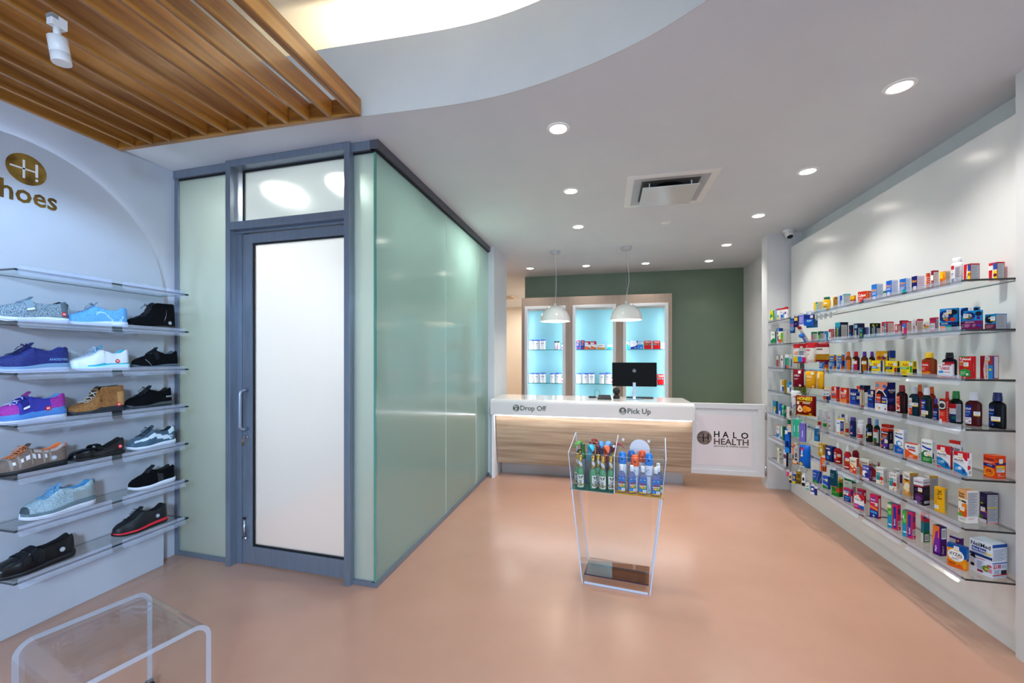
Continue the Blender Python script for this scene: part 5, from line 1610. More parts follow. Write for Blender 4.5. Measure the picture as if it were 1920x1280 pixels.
# template: body colour, front art, side art, top colour
TPL = {
    'yt': ('#e8b91e', 'r,.55,0,1,1,#0f8f86;n,.6,.2,.95,.8,#d8f0e8,5', txtside('#cfc6a0'), None),
    'yb': ('#e2b327', 'r,.4,.1,.9,.9,#7a4a1c', 'r,0,0,1,1,#8a5a24;n,.2,.2,.8,.8,#e2b327,6', None),
    'bw': ('#2a62c8', 'r,.3,0,.6,1,#e9e9ee', 'r,0,0,1,1,#d6d6df;r,0,.6,1,1,#2a62c8', None),
    'teal_e': ('#4f9fb0', 'r,.2,.1,.8,.9,#b9c2c6', 'r,.06,.06,.94,.9,#c4c5c6;n,.12,.1,.88,.86,#97999c,10', None),
    'ymar': ('#8f1d22', 'r,0,.55,1,1,#e6ae1c;n,.08,.12,.88,.45,#f0e6e0,2', 'r,0,.5,1,1,#e6ae1c', '#e6ae1c'),
    'colace': ('#d2301f', 't,Colace,.06,.56,.24,#ffffff,0,.84;n,.08,.3,.6,.5,#f0c0b0,3;c,.75,.16,.16,#2b3d8f;r,0,0,.4,.18,#e77a1c', 'r,.0,0,.34,1,#e8801f;t,COLACE,.8,.1,.26,#fbe9d8,90,.8', None),
    'aleve1': ('#2277d4', 't,Aleve,.06,.56,.18,#f0a91c,0,.84;n,.1,.36,.9,.5,#cfe2f8,3' + stick(.5, .17), txtside('#c3cbdf', '#8fa0c4'), None),
    'aleve2': ('#1f62cd', 't,Aleve,.06,.62,.16,#f0a91c,0,.84;n,.1,.45,.9,.58,#cfe2f8,3' + stick(.45, .22) + ';r,0,0,1,.06,#efc26a', txtside('#c3cbdf', '#8fa0c4'), None),
    'aleve3': ('#1b6fd0', 'r,0,0,1,.3,#18a0a8;t,Aleve,.06,.66,.16,#f0a91c,0,.84;r,.05,.55,.85,.58,#f0a91c;n,.1,.3,.9,.5,#cfe2f8,4', txtside('#c3cbdf', '#8fa0c4'), None),
    'alevepm': ('#17206f', 't,Aleve,.06,.62,.17,#f0a91c,0,.84' + stick(.6, .25), txtside('#cfc3cf', '#a094b0'), None),
    'gw': ('#e9ebe8', 'r,0,.6,1,.8,#2a8d52', 'r,0,.6,1,.8,#2a8d52', None),
    'org_s': ('#d9562a', 'n,.1,.3,.9,.8,#f6d9c8,5', 'r,0,0,1,1,#c9442a;n,.2,.2,.8,.8,#f0c8b8,5', None),
    'mar_e': ('#8d2333', 'c,.5,.6,.15,#f3f3f3;n,.2,.1,.8,.4,#e6c8c8,4', 'r,.06,.04,.94,.9,#c4c2c6;n,.12,.1,.88,.85,#9a989c,12', None),
    'org_t': ('#ee7a14', 'r,0,.55,.6,1,#f6c31d;t,ZINC,.5,.08,.3,#5a2c10,90,.7;p,#f3a01c,.5,1,1,1,1,.5', txtside('#cbbfb0', '#b08c70'), None),
    'ryl': ('#c9202a', 'p,#f3f1f0,.3,0,1,0,1,.95,.55,.95;r,.6,0,1,.55,#f2cf1b;r,.6,.58,1,.95,#274a9e;c,.8,.38,.09,#b07818;t,allergy,.55,.1,.16,#2c3e8f,90,.5', 'r,.07,.03,.93,.92,#c6c9cc;n,.12,.08,.88,.88,#8e949c,15', None),
    'ryl2': ('#c9202a', 'p,#efece8,.35,.1,1,0,1,.95,.55,.95;r,.55,0,1,.55,#f2cf1b;r,.55,.6,1,.95,#2d55a8;r,0,.6,.5,.85,#efefef;c,.78,.3,.09,#7a1c28;t,children,.45,.06,.13,#2c3e8f,90,.45', 'r,.07,.03,.93,.92,#c6c9cc;n,.12,.08,.88,.88,#8e949c,15', None),
    'gr_r': ('#c3635a', 'r,0,.7,1,1,#1f7a58', 'r,0,.8,1,1,#1f7a58;r,.0,0,1,.8,#bcb8b4;n,.1,.05,.9,.75,#96928e,9', None),
    'gr_g': ('#3fae4c', 'r,0,.7,1,1,#1b6b57;r,.1,.2,.6,.6,#8fd890', 'r,0,.82,1,1,#1b6b57;r,0,0,1,.82,#bcb8b4;n,.1,.05,.9,.78,#96928e,9', None),
    'bl_s': ('#2d79b8', 'r,.2,.2,.8,.7,#cfe2f0', 'r,0,0,1,1,#3c93c8', None),
    'rw_s': ('#efefef', 'r,0,.75,1,1,#c8202c;r,.2,.1,.8,.3,#c8202c', 'r,0,0,1,1,#a8323a;n,.1,.1,.9,.9,#d8a0a0,6', None),
    'teal_v': ('#123f66', 'r,0,.75,1,1,#2b9bb4;c,.5,.7,.12,#2b9bb4;t,Cristiu,.62,.04,.42,#d8e020,90,.62', 'r,0,0,.12,1,#151d33;r,.88,0,1,1,#151d33;r,0,.85,1,1,#151d33;r,.12,.06,.88,.84,#b4b0b0;n,.18,.1,.82,.8,#8d8a8c,12', '#151d33'),
    'navy_w': ('#1a2d56', 'c,.6,.8,.12,#8fb9d8;t,tristin,.66,.05,.4,#e8eef4,90,.7;r,0,0,.2,1,#9ea3ae', 'r,.0,.8,1,1,#1b2140;r,.9,.82,1,.95,#c8503c;r,.08,.04,.9,.7,#b4b0b0;n,.14,.08,.84,.66,#8d8a8c,9', '#1b2140'),
    'navy_r': ('#1b2a4e', 'p,#d04840,0,.8,.5,.55,.5,.45,0,.7;r,.2,.1,.8,.35,#2a7ac0', 'r,0,0,1,1,#16203c', None),
    'teal_s': ('#12505f', 'c,.4,.75,.14,#2aa0b0;t,risi,.62,.1,.4,#d8e020,90,.5', 'r,0,0,1,1,#101a30', '#0f2a3a'),
    'rb_y': ('#b0303c', 'r,0,0,.75,1,#17315e;t,1ST,.5,.15,.3,#d8e020,90,.6', 'r,0,0,1,1,#3a7ac0', None),
    'blk_g': ('#16201d', 'r,.2,.2,.8,.8,#3a4a40', 'r,0,.7,1,1,#121815;c,.2,.85,.08,#d8c038;c,.6,.86,.06,#7aa850;r,.05,.03,.95,.66,#b0adaa;n,.1,.06,.9,.62,#8a8886,8', '#121815'),
    'teal_o': ('#1e6b8c', 'r,.7,.2,1,1,#e89a48;t,115,.55,.1,.4,#e4e038,90,.6', 'r,0,0,1,1,#174c78', None),
    'pink_v': ('#c93246', 'r,.55,.05,.85,.9,#4fb2c8;r,.55,.5,.85,.6,#f0e8e8;t,ZICAM,.45,.06,.34,#ffffff,90,.8', 'r,0,0,.08,1,#b92636;r,.1,.04,.92,.9,#c4b4b0;n,.14,.08,.88,.86,#b0807c,7', '#b92636'),
    'red_s': ('#c9384c', 'r,.3,.45,.8,.9,#e6e2e4;r,.2,.1,.8,.4,#b52a60', 'r,.1,.05,.9,.88,#c6b4ae;n,.2,.1,.8,.8,#c08a60,5', '#b92636'),
    'dkred': ('#8f1f33', 'c,.7,.5,.2,#5f7a88', 'r,.2,.2,.8,.7,#b47a2c', None),
    'pinkb_v': ('#c42244', 'c,.65,.66,.2,#2b6fd0;r,.4,0,1,.4,#c02a86;t,ZICAM,.42,.06,.36,#f6f2f4,90,.8', 'r,0,0,.12,1,#d2202c;r,.14,.05,.95,.9,#c2b2a8;n,.2,.1,.88,.85,#b08a70,6', '#3a1c3c'),
    'wht_v': ('#ece9ea', 'r,.78,.55,1,.9,#c9384c;t,ZICAM,.5,.06,.34,#c42232,90,.8', 'r,0,.86,1,1,#b92636;r,.05,.03,.95,.84,#c2b2a8;n,.1,.06,.9,.8,#b08a70,8', '#b92636'),
    'yel_s': ('#e6e2dc', 'r,0,.6,1,.8,#c62a34;r,0,.4,1,.55,#d8a828', 'r,0,.5,1,.7,#d8a828', None),
    'pinkw': ('#d2386a', 'r,.08,.2,.9,.62,#eae6ea;n,.14,.3,.8,.5,#8a90b8,3;r,0,.8,1,1,#b8244e', 'r,.1,.04,.95,.9,#b8b0ae;n,.16,.08,.9,.86,#928c8a,9', '#a82040'),
    'alka1': ('#1f93d8', 'c,.34,.66,.25,#1b2f6e;t,Alka,.2,.72,.11,#ffffff,0,.3;t,SELTZER,.16,.62,.09,#ffffff,0,.36;t,PLUS,.22,.5,.09,#d8e040,0,.24;c,.8,.82,.12,#1b2030;c,.42,.48,.06,#d2402c;c,.75,.5,.09,#d2402c;r,0,.28,1,.38,#16235c;t,COLD & FLU,.08,.3,.06,#f0f0f4,0,.4;r,0,.0,.34,.22,#e78a5a;r,.34,0,.68,.22,#2a8f78;r,.68,0,1,.26,#0f1a3a' + stick(.55, .84), 'r,0,.4,1,1,#1a80c0;r,0,0,1,.4,#12204c', None),
    'alka2': ('#1f93d8', 'c,.34,.8,.2,#1b2f6e;c,.84,.85,.12,#1b2030;r,0,0,1,.36,#6d1c4e;n,.06,.1,.4,.3,#d0a0c0,4' + stick(.58, .9), 'r,0,.4,1,1,#1a80c0;r,0,0,1,.4,#5a1840', None),
    'alka3': ('#1f93d8', 'c,.34,.72,.2,#1b2f6e;t,Alka,.24,.76,.08,#ffffff,0,.2;t,SELTZER,.2,.68,.07,#ffffff,0,.28;t,PLUS,.24,.58,.07,#d8e040,0,.2;c,.82,.82,.12,#1b2030;c,.5,.6,.05,#7a2a80;c,.82,.6,.07,#5a1c6c;r,0,0,1,.46,#7d1c5a;t,COLD & COUGH,.1,.36,.06,#f2e8ee,0,.5;n,.06,.12,.4,.3,#d0a0c0,4;n,.5,.12,.7,.3,#d0a0c0,4;r,.7,.16,.98,.24,#2b4fa8' + stick(.13, .72), 'r,0,.46,1,1,#1a80c0;r,0,0,1,.46,#5a1840', None),
    'alka4': ('#2089c4', 'c,.45,.66,.25,#14202e;t,Alka,.3,.7,.1,#c8d8e0,0,.3;r,0,0,1,.36,#5e1638;n,.1,.08,.9,.3,#b88098,4;c,.12,.42,.05,#d87a5a' + stick(.75, .68), 'r,.04,.04,.96,.94,#c3c6cb;n,.08,.08,.92,.9,#888e98,16', '#2089c4'),
    'air1': ('#1d6fc8', 'r,0,.9,1,1,#c8283c;t,Tussin,.1,.68,.12,#f4e060,0,.8;r,.08,.5,.9,.6,#e0507c;n,.1,.2,.6,.45,#dcebf8,3;p,#e8782a,.6,0,1,0,1,.3', 'r,0,0,1,.9,#b8481c;c,.3,.6,.08,#24306a;c,.7,.62,.08,#24306a;c,.3,.45,.08,#24306a;c,.7,.46,.08,#24306a;p,#e89030,0,0,1,0,1,.15,0,.2', '#b82430'),
    'air2': ('#1d6fc8', 'r,0,.92,1,1,#f0c020;t,Tussin,.1,.72,.12,#f4e8a0,0,.8;r,.08,.6,.9,.64,#f0c020;n,.1,.25,.6,.5,#dcebf8,4;p,#e8d8c8,.65,.05,.95,.05,.85,.45,.75,.45;p,#e8782a,.5,0,1,0,1,.2', 'r,0,0,1,.92,#c05a1c;c,.6,.55,.1,#24306a;c,.6,.4,.1,#24306a;p,#e8a030,0,0,1,0,1,.15,0,.2', '#eab81c'),
    'ykid': ('#e3a51c', 'r,.1,.6,.9,.75,#c87a18;c,.3,.7,.08,#b03a28;c,.7,.7,.08,#5a2a6a;r,.2,.3,.45,.55,#f0c838;r,.6,.3,.9,.55,#f0c838;r,0,0,1,.22,#22306e;c,.5,.35,.1,#2c3c8c' + stick(.85, .8), 'r,0,0,1,1,#22284e', '#e8b426'),
    'navg': ('#1d3f8c', 'r,0,0,1,.7,#a8b4c4', 'r,0,.75,1,1,#1d3f8c;r,0,.6,1,.66,#e8d838;r,0,0,1,.6,#c0c4cc;n,.1,.05,.9,.55,#989ca6,8', '#1d3f8c'),
    'advil1': ('#f2d718', 't,Advil,.2,.6,.24,#b8401c,0,.6;r,0,.38,.75,.58,#2a86d0;n,.06,.42,.6,.54,#e8f2fa,2;n,.08,.12,.7,.3,#c8a010,3;c,.85,.1,.06,#2a6ab8' + stick(.85, .62), 'r,0,0,1,1,#1d3f9c', '#f2e048'),
    'ystack': ('#e8d26a', 'r,0,0,.5,1,#f0efe8', 'r,0,0,1,1,#c8a820', None),
    'advil2': ('#f2d718', 't,Advil,.16,.62,.24,#b8401c,0,.6;r,0,.36,.6,.58,#1c1c20;n,.05,.4,.5,.54,#8ab8d8,2;n,.08,.12,.6,.3,#c8a010,3;r,.78,0,.98,.5,#9c2a24' + stick(.86, .72), 'r,0,0,1,.5,#14141a;r,.3,.6,.7,.95,#3a3410', '#f2e048'),
    'advil3': ('#f2d718', 't,Advil,.14,.66,.2,#b8401c,0,.6;r,0,.42,.7,.6,#2f9a3c;n,.05,.45,.6,.57,#e2f4e0,2;n,.08,.12,.55,.34,#c8a010,3;r,.78,.2,.96,.98,#2f9a3c' + stick(.85, .78), 'r,0,.05,1,.45,#14141a;r,.3,.6,.7,.95,#8a7a14', '#f2e048'),
    'tyl_w': ('#eceef2', 'r,.3,.92,.9,1,#c62030;t,Tylenol,.06,.58,.3,#c62030,0,.7;r,.05,.34,.36,.5,#2a8fd0;n,.4,.36,.8,.46,#c86a60,1;r,0,0,.2,.12,#f0b020;r,.2,0,1,.08,#d03040', None, None),
    'tyl_g': ('#d2242a', 'r,0,.96,.75,1,#2f9a4c;t,Tylenol,.04,.82,.11,#ffffff,0,.9;t,SINUS,.06,.73,.05,#ffffff,0,.3;t,SEVERE,.06,.66,.06,#f0c020,0,.6;n,.06,.56,.5,.64,#f0a898,2;p,#2f9f46,.08,.36,.5,.44,.92,.34,.92,.08,.08,.08;n,.14,.16,.6,.32,#b8e0b8,4;c,.68,.18,.05,#f2f2f2;t,24,.4,.01,.05,#ffffff' + stick(.6, .62), 'r,.4,.3,.5,.7,#e87a78', '#2f9a4c'),
    'rbw': ('#ab2134', 'p,#ece6d8,.34,0,.64,0,.64,1,.4,1,.26,.4;r,.64,0,1,.6,#2f8fd2;r,.66,.62,1,1,#b84050;c,.8,.4,.05,#f0c828;t,MAX COLD & FLU,.56,.04,.11,#a82232,90,.56' + stick(.6, .86), 'r,0,0,.2,1,#2b4f9c;r,.25,.04,.92,.96,#d6d4d8;r,.4,.1,.75,.9,#c8c6cc;r,.92,0,1,1,#a82030', None),
    'dn_s': ('#efeef0', 'r,0,.92,1,1,#f0d838;t,DayQuil,.04,.7,.1,#d8401c,0,.42;t,NyQuil,.52,.7,.1,#1c2a80,0,.42;r,0,0,.5,.3,#e0481c;r,.5,0,1,.3,#1c2f80;r,.1,.4,.4,.5,#4fb4e8;r,.55,.42,.9,.52,#4fb4e8', 'r,0,0,1,.4,#1c2f80', '#f0d838'),
    'dq1': ('#e2452a', 'r,.1,.55,.9,.95,#f0ece8;c,.35,.82,.14,#d2301c;t,DayQuil,.14,.58,.13,#d8401c,0,.7;r,.2,.42,.8,.5,#2b7fd0;r,0,0,1,.2,#b8b8bc', 'r,0,0,1,1,#cc2c22;r,.2,.84,.9,.96,#2b3f9c;r,.2,.1,.6,.2,#e86a50', '#d83a24'),
    'dq2': ('#e2452a', 'c,.3,.86,.13,#d2301c;t,DayQuil,.08,.6,.14,#ffffff,0,.8;r,.3,.42,.75,.5,#6fb4e8;p,#f08a3c,0,0,1,0,1,.3,0,.24' + stick(.8, .78), 'r,0,0,1,1,#d8442a;r,.2,.3,.7,.36,#f0907a', '#d83a24'),
    'nq1': (NY, 'p,#0f1a5c,0,1,.5,.88,1,1;t,NyQuil,.1,.62,.15,#ffffff,0,.8;r,.3,.42,.8,.5,#3fa0e8;n,.3,.32,.8,.4,#8aa0e0,1;p,#1d3fb0,0,0,1,0,1,.25,0,.3', 'n,.15,.75,.85,.85,#8aa0e0,3;n,.1,.05,.9,.15,#7a90d0,2' + stick(.5, .48), '#10194f'),
    'nq2': (NY, 'p,#0f1a5c,0,1,.5,.9,1,1;t,NyQuil,.06,.62,.13,#ffffff,0,.8;r,.2,.44,.7,.52,#3fa0e8;p,#2444a8,0,0,1,0,1,.3,0,.3' + stick(.75, .84), 'r,0,0,1,1,#0f1850', '#10194f'),
    'cream': ('#9c2430', 'r,.2,.06,.8,.94,#e0d8c0', 'r,.16,.06,.84,.94,#dcd4b8;n,.4,.2,.6,.8,#8a7c5c,8', None),
    'combo': ('#1a2168', 'p,#e88a74,0,.28,0,1,1,1,1,.9;c,.2,.88,.06,#5aa0c0;c,.75,.86,.06,#2a6ab0;p,#f4f4f6,0,.28,.05,.62,.28,.76,.62,.72,.9,.55,1,.4,1,.28;p,#2c0f18,.03,.28,.08,.6,.3,.72,.6,.68,.86,.5,.95,.28;r,.1,.28,.46,.58,#e0421f;r,.56,.26,.94,.52,#2138a0;t,DayQuil,.12,.44,.05,#ffffff,0,.32;t,NyQuil,.58,.42,.05,#ffffff,0,.32;r,.14,.31,.4,.34,#3fa0e8;r,.58,.3,.9,.36,#e0c838;r,0,0,1,.26,#eef0f6;c,.36,.1,.04,#f0a020;c,.85,.08,.03,#c82030;n,.1,.12,.3,.22,#b8c4dc,3', 't,NyQuil,.1,.7,.07,#ffffff,0,.8;r,.3,.64,.7,.67,#e0b828;n,.1,.34,.9,.46,#6a6ac0,4;r,0,0,1,.24,#5c1c34;n,.2,.1,.7,.2,#8a4a70,2', '#e8a020'),
    'redface': ('#dc2f22', 'c,.4,.74,.22,#1a1a1e;c,.4,.74,.17,#e8e6e2;c,.42,.72,.1,#3a3a40;r,.05,0,.4,.16,#f2f0ee;n,.1,.3,.8,.45,#f0907c,3', 'r,0,0,.3,1,#b82418;n,.3,.1,.9,.9,#d0b0a0,8', None),
    'kit': ('#eceef4', 'r,0,.94,1,1,#f0c818;r,0,0,1,.05,#f0d020;r,0,.05,.5,.94,#e6ebf4;r,.5,.08,.95,.86,#2a3670;r,.08,.68,.42,.74,#4a6ab8;n,.56,.4,.9,.76,#9aa6d8,6;c,.3,.38,.1,#e4e4ea;c,.74,.18,.1,#e8825a;r,.1,.1,.4,.18,#e8a048', 'r,0,0,1,1,#d8c030', '#e8c010'),
    'mx_b': ('#eceae8', 'r,0,.85,1,1,#d8321e;t,Mucinex,.08,.66,.12,#22223a,0,.8', 'r,0,.85,1,1,#c82c1c;r,.3,.6,.8,.8,#8a8aa0', '#c83020'),
    'mx_k': ('#25184a', 'r,0,.88,1,1,#e03a1c;r,0,.72,1,.86,#16122c;t,Mucinex,.08,.76,.09,#f4f4f8,0,.84;r,.1,.66,.9,.71,#d8302a;r,.2,.6,.8,.64,#f0a81c;n,.1,.46,.9,.58,#b8b0d8,3;p,#5a35a0,.1,.1,.4,.45,.9,.4,.9,.1;c,.12,.45,.06,#e8641c;c,.1,.12,.06,#e8641c;r,.4,.04,.6,.1,#f0f0f4' + stick(.72, .38), 'r,0,0,1,.9,#120f22;r,0,.9,1,1,#b02c1c;n,.3,.5,.7,.8,#9a98a8,5;b,.15,.04,.85,.28', '#e03a1c'),
    'mx_bl': ('#eef1f6', 'r,.0,.93,.5,.97,#f0a838;t,Mucinex,.1,.8,.08,#2a3a70,0,.8;p,#1d4fb8,.06,.76,.5,.7,.92,.68,.92,.62,.5,.64,.06,.68;p,#1560c8,0,0,1,0,1,.22,0,.36;c,.5,.42,.12,#3a8ad8;c,.56,.42,.08,#e8eef6;n,.3,.08,.9,.2,#a8c8f0,4;r,.7,.35,.95,.38,#f0c838', 'r,0,0,1,1,#dfe3ea;n,.2,.4,.8,.9,#a8aeb8,9', '#e0e4ec'),
    'mx_o': ('#f4f0ec', 'r,0,.94,1,1,#e0442c;t,Mucinex,.16,.68,.16,#1a3a80,0,.64;p,#d8342a,.22,.62,.5,.64,.82,.6,.82,.5,.5,.52,.24,.54;p,#e8561c,0,0,1,0,1,.3,.6,.34,.3,.48,0,.62;n,.35,.1,.7,.26,#fbd0b0,4;r,.7,.26,.95,.3,#f0c020', 'r,.1,.05,.9,.9,#e8e4e2;b,.2,.1,.8,.5', '#d84a3a'),
    'mx_g': ('#f2f4f2', 't,Mucinex,.06,.8,.09,#2a3a80,0,.64;r,.72,.8,.92,.86,#7ac043;p,#1c3fae,.06,.74,.5,.66,.92,.64,.92,.56,.5,.58,.06,.66;n,.1,.5,.9,.54,#8a94a8,1;p,#1c7c30,0,0,1,0,1,.28,.6,.3,.3,.38,0,.42;c,.42,.38,.14,#1c6a30;c,.46,.37,.1,#f0f2e8;t,12,.42,.33,.07,#2a6a30;n,.15,.06,.95,.22,#a8e0a8,4' + stick(.75, .4), 'r,.1,.2,.5,.45,#2c3a8c;b,.1,.02,.9,.18;n,.2,.5,.8,.92,#b4b8c4,6', '#e8eaf0'),
    'muc1': ('#f1eff2', 'p,#d01f2b,0,.78,.0,1,1,1,1,.62,.72,.66,.6,.8;t,Mucus Relief,.06,.58,.08,#27335c,0,.64;n,.1,.5,.8,.55,#b8bcc8,1;p,#1f86c8,0,.14,0,.48,.3,.46,.7,.32,1,.1,1,0,.6,0;n,.1,.2,.5,.34,#a8d4f0,3;c,.45,.3,.06,#8fd0f0;r,.64,.1,.85,.26,#2a4a9c;p,#d01f2b,0,.0,0,.1,.6,0' + stick(.45, .84), 'r,0,0,1,1,#b81a28;n,.3,.7,.6,.95,#e8808a,4', '#c01c28'),
    'mx_r': ('#f0eef0', 'r,0,.88,1,1,#d8322a;t,Mucinex,.04,.62,.16,#232c5c,0,.9;n,.15,.4,.85,.55,#9aa0b4,3', 'r,.2,.2,.8,.8,#c8c8d0;n,.25,.25,.75,.75,#8a8e9c,6', '#d8402c'),
    'muc2': ('#f1eff2', 'p,#d01f2b,0,.82,0,1,1,1,1,.66,.86,.64,.62,.84;t,Mucus Relief,.06,.6,.08,#27335c,0,.64;n,.1,.52,.8,.57,#b8bcc8,1;p,#1f86c8,0,.12,0,.5,.3,.46,.7,.32,1,.12,1,0,.6,0;n,.1,.18,.4,.32,#a8d4f0,3;c,.45,.28,.07,#e8f2fa;r,.64,.1,.85,.26,#2a4a9c;p,#d01f2b,0,.0,0,.1,.6,0' + stick(.5, .84), 'r,0,.78,.4,1,#c01c28;c,.3,.36,.1,#d03040;b,.2,.04,.9,.24;n,.2,.5,.8,.7,#b8bcc8,4', '#c01c28'),
    'delsym': ('#e4471c', 't,Delsym,.06,.76,.12,#182036,0,.84;n,.08,.64,.9,.72,#f8c8b0,2;p,#1d2a74,0,.5,0,.62,1,.6,1,.46;t,COUGH,.34,.54,.04,#f0f0f4,0,.4;c,.5,.26,.2,#f0a01c;c,.5,.26,.15,#e85a1c;t,12,.36,.25,.12,#1a1c2a,0,.3;t,HOUR,.36,.18,.05,#f0d838,0,.3;r,.05,.1,.3,.16,#f2b83c', 'r,0,.6,1,.7,#1d2a74;t,Delsym,.04,.82,.08,#7a2c14,0,.9;r,.1,.4,.86,.56,#f0c828;r,.1,.28,.86,.4,#d8dce4;n,.14,.3,.8,.5,#8a8e9c,4;t,HSA,.2,.16,.05,#f8e0d0;n,.2,.08,.9,.14,#f8a890,2' + stick(.5, .76), '#e86a30'),
    'ybx': ('#edb61c', 'r,.1,.76,.6,.84,#f8f4e8;c,.6,.52,.12,#f4f0e4;n,.3,.3,.8,.45,#fff0c0,2;c,.4,.14,.06,#c87a10', 'r,0,0,1,1,#d89f18', '#f0c22c'),
    'nbx': ('#1d2f74', 'r,.1,.79,.7,.86,#f0f2f8;c,.6,.55,.14,#eef0f6;c,.4,.22,.14,#2a7ad0', 'r,0,0,1,1,#182864;n,.2,.4,.8,.8,#4a5a9c,4', '#1c2c70'),
    'cep1': ('#f0e9dc', 't,Cepacol,.06,.74,.13,#2e2a2a,0,.78;p,#e8a030,0,.64,.5,.5,1,.2,1,.35,.5,.62,0,.7;p,#d84a28,0,0,1,0,1,.18,.5,.3,0,.6;c,.72,.3,.14,#d8321e;c,.72,.3,.07,#f0e0c8;n,.08,.1,.5,.26,#f8d0b8,3', 'r,0,.5,1,1,#b84028;r,0,0,1,.5,#d8d0c4;b,.2,.05,.8,.3', '#efe9dc'),
    'cep2': ('#f0e9dc', 't,Cepacol,.06,.74,.13,#2e2a2a,0,.78;p,#c8702c,0,0,1,0,1,.3,.5,.4,0,.66;p,#e8b048,0,.66,.5,.56,1,.4,1,.48,.5,.66,0,.74', 'r,0,0,1,.8,#d0641c', '#efe9dc'),
    'cep3': ('#e8e0d4', 't,Cepacol,.06,.7,.14,#2e2a2a,0,.84;p,#a8342c,0,0,1,0,1,.4,0,.66', 'r,0,0,1,1,#c8b8b0;r,.2,.5,.8,.9,#b8485c', '#e8e0d8'),
    'purp': ('#3a4ab0', 't,ZICAM,.1,.78,.14,#eef0fa,0,.8;c,.35,.45,.22,#ecebf4;c,.65,.38,.16,#22307c;r,0,0,1,.16,#e8c8d4', 'r,0,0,1,1,#5c2454;n,.15,.2,.85,.7,#9a6a98,5', '#2c3a90'),
    'cor1': ('#f0f0f0', 't,Coricidin,.06,.86,.07,#22242a,0,.84;r,.1,.78,.4,.82,#d8442a;r,.06,.22,.56,.68,#1f8c96;n,.12,.5,.5,.62,#b0e0e4,3;n,.6,.5,.95,.7,#b0b4b8,4;c,.76,.36,.12,#d22a2a;c,.68,.4,.07,#d22a2a;c,.6,.1,.06,#f0c828;c,.8,.12,.05,#e86a28', 'r,.1,.1,.9,.9,#dedede;n,.15,.15,.85,.85,#b8b8bc,10;r,.6,.1,.8,.4,#d8c838', '#e6e8e8'),
    'cor2': ('#f0f0f0', 't,Coricidin,.06,.86,.07,#22242a,0,.84;r,.1,.78,.4,.82,#d8442a;r,.06,.22,.56,.68,#1f8c96;n,.12,.5,.5,.62,#b0e0e4,3;n,.6,.5,.95,.7,#b0b4b8,4;c,.76,.36,.12,#d22a2a;c,.68,.4,.07,#d22a2a;r,.6,.12,.95,.17,#f0c828;c,.6,.06,.04,#c83030', 'r,.1,.1,.9,.9,#dedede;n,.15,.15,.85,.85,#b8b8bc,10;r,.6,.1,.8,.4,#d8c838', '#e6e8e8'),
    'cor3': ('#f0f0f0', 't,Coricidin,.06,.84,.09,#22242a,0,.9;r,.1,.74,.4,.79,#d8442a', 'r,0,.2,1,.7,#5a2a78', '#e6e8e8'),
    'tuk1': ('#e79a28', 'r,0,.68,1,1,#f0ece4;t,Tukol,.12,.78,.11,#24221e,0,.76;p,#6a4a20,.1,.66,.5,.6,.9,.66,.9,.7,.1,.7;c,.6,.42,.13,#f4f0e0;c,.35,.3,.1,#f8e8c0;c,.65,.26,.1,#f8e8c0;n,.2,.06,.8,.16,#f8d8a0,3', 'r,0,.9,1,1,#e0a848;r,.06,.04,.96,.88,#b4b4b4;n,.1,.08,.92,.85,#8a8c90,14', '#e8d8b0'),
    'tuk2': ('#e79a28', 'r,0,.68,1,1,#f0ece4;t,Tukol,.08,.78,.12,#24221e,0,.84', 'r,0,.92,1,1,#e0a848;r,.06,.04,.96,.9,#b4b4b4;n,.1,.08,.92,.87,#8a8c90,14', '#e8d8b0'),
    'samb': ('#1c1224', 'r,0,.74,1,1,#e8e6ea;t,Sambucol,.08,.84,.09,#5a5460,0,.84;r,.06,.68,.94,.74,#a8303c;n,.15,.5,.8,.62,#5a3a70,3;c,.6,.32,.14,#4a2450;c,.5,.24,.1,#6a3a7c;c,.22,.08,.06,#d8cce0;n,.35,.06,.9,.14,#8a7a98,2' + stick(.7, .58), 'r,0,.76,1,1,#d4d0d8;t,Sambucol,.08,.84,.07,#5a5460,0,.84;r,.06,.72,.94,.77,#8a2a38;n,.1,.4,.9,.6,#3c3448,5;r,.1,.08,.9,.18,#b8b4c0', '#dcd8e0'),
    'xl': ('#eeb01c', 't,XL-3,.34,.9,.4,#181410,-90,.82;n,.08,.3,.3,.9,#b88010,12' + stick(.22, .16), 'r,.2,.04,.85,.94,#b8bca0;r,.3,.1,.7,.88,#9ca48c', '#eeb01c'),
    'rompe1': ('#efece6', 'r,0,.72,1,1,#efb070;t,Rompe,.1,.84,.075,#2a241c,0,.6;t,Pecho,.1,.75,.075,#2a241c,0,.6;p,#1c1a18,.08,.68,.9,.66,.9,.61,.08,.63;r,.15,.63,.4,.67,#d8d838;p,#e07a28,.05,.38,.6,.5,1,.58,1,.3,.4,.26;c,.66,.3,.13,#d8541c;c,.8,.5,.1,#e88a2c;c,.24,.22,.06,#5aa02c;n,.2,.05,.9,.13,#a8a8b0,3' + stick(.5, .4), 'r,.04,.2,.96,.95,#c4c4c6;n,.08,.24,.92,.92,#8c8e94,16;n,.1,.1,.7,.17,#c89aa0,2', '#e6a878'),
    'rompe2': ('#2a2044', 'n,.08,.66,.8,.86,#4a4462,5;p,#141018,.05,.66,.95,.62,.95,.57,.05,.61;r,.15,.62,.5,.66,#b8b828;c,.7,.3,.12,#c8502c;c,.4,.28,.12,#5a2a7c;c,.3,.42,.09,#6a3a8c;c,.2,.2,.07,#3a6a28;r,0,0,1,.12,#dcd4d8' + stick(.5, .44), 'r,.04,.04,.96,.95,#b4b4b8;n,.08,.08,.92,.92,#888a92,18;r,.04,.5,.96,.54,#e0c828;r,.04,0,.96,.04,#e8a0a8', '#3a3452'),
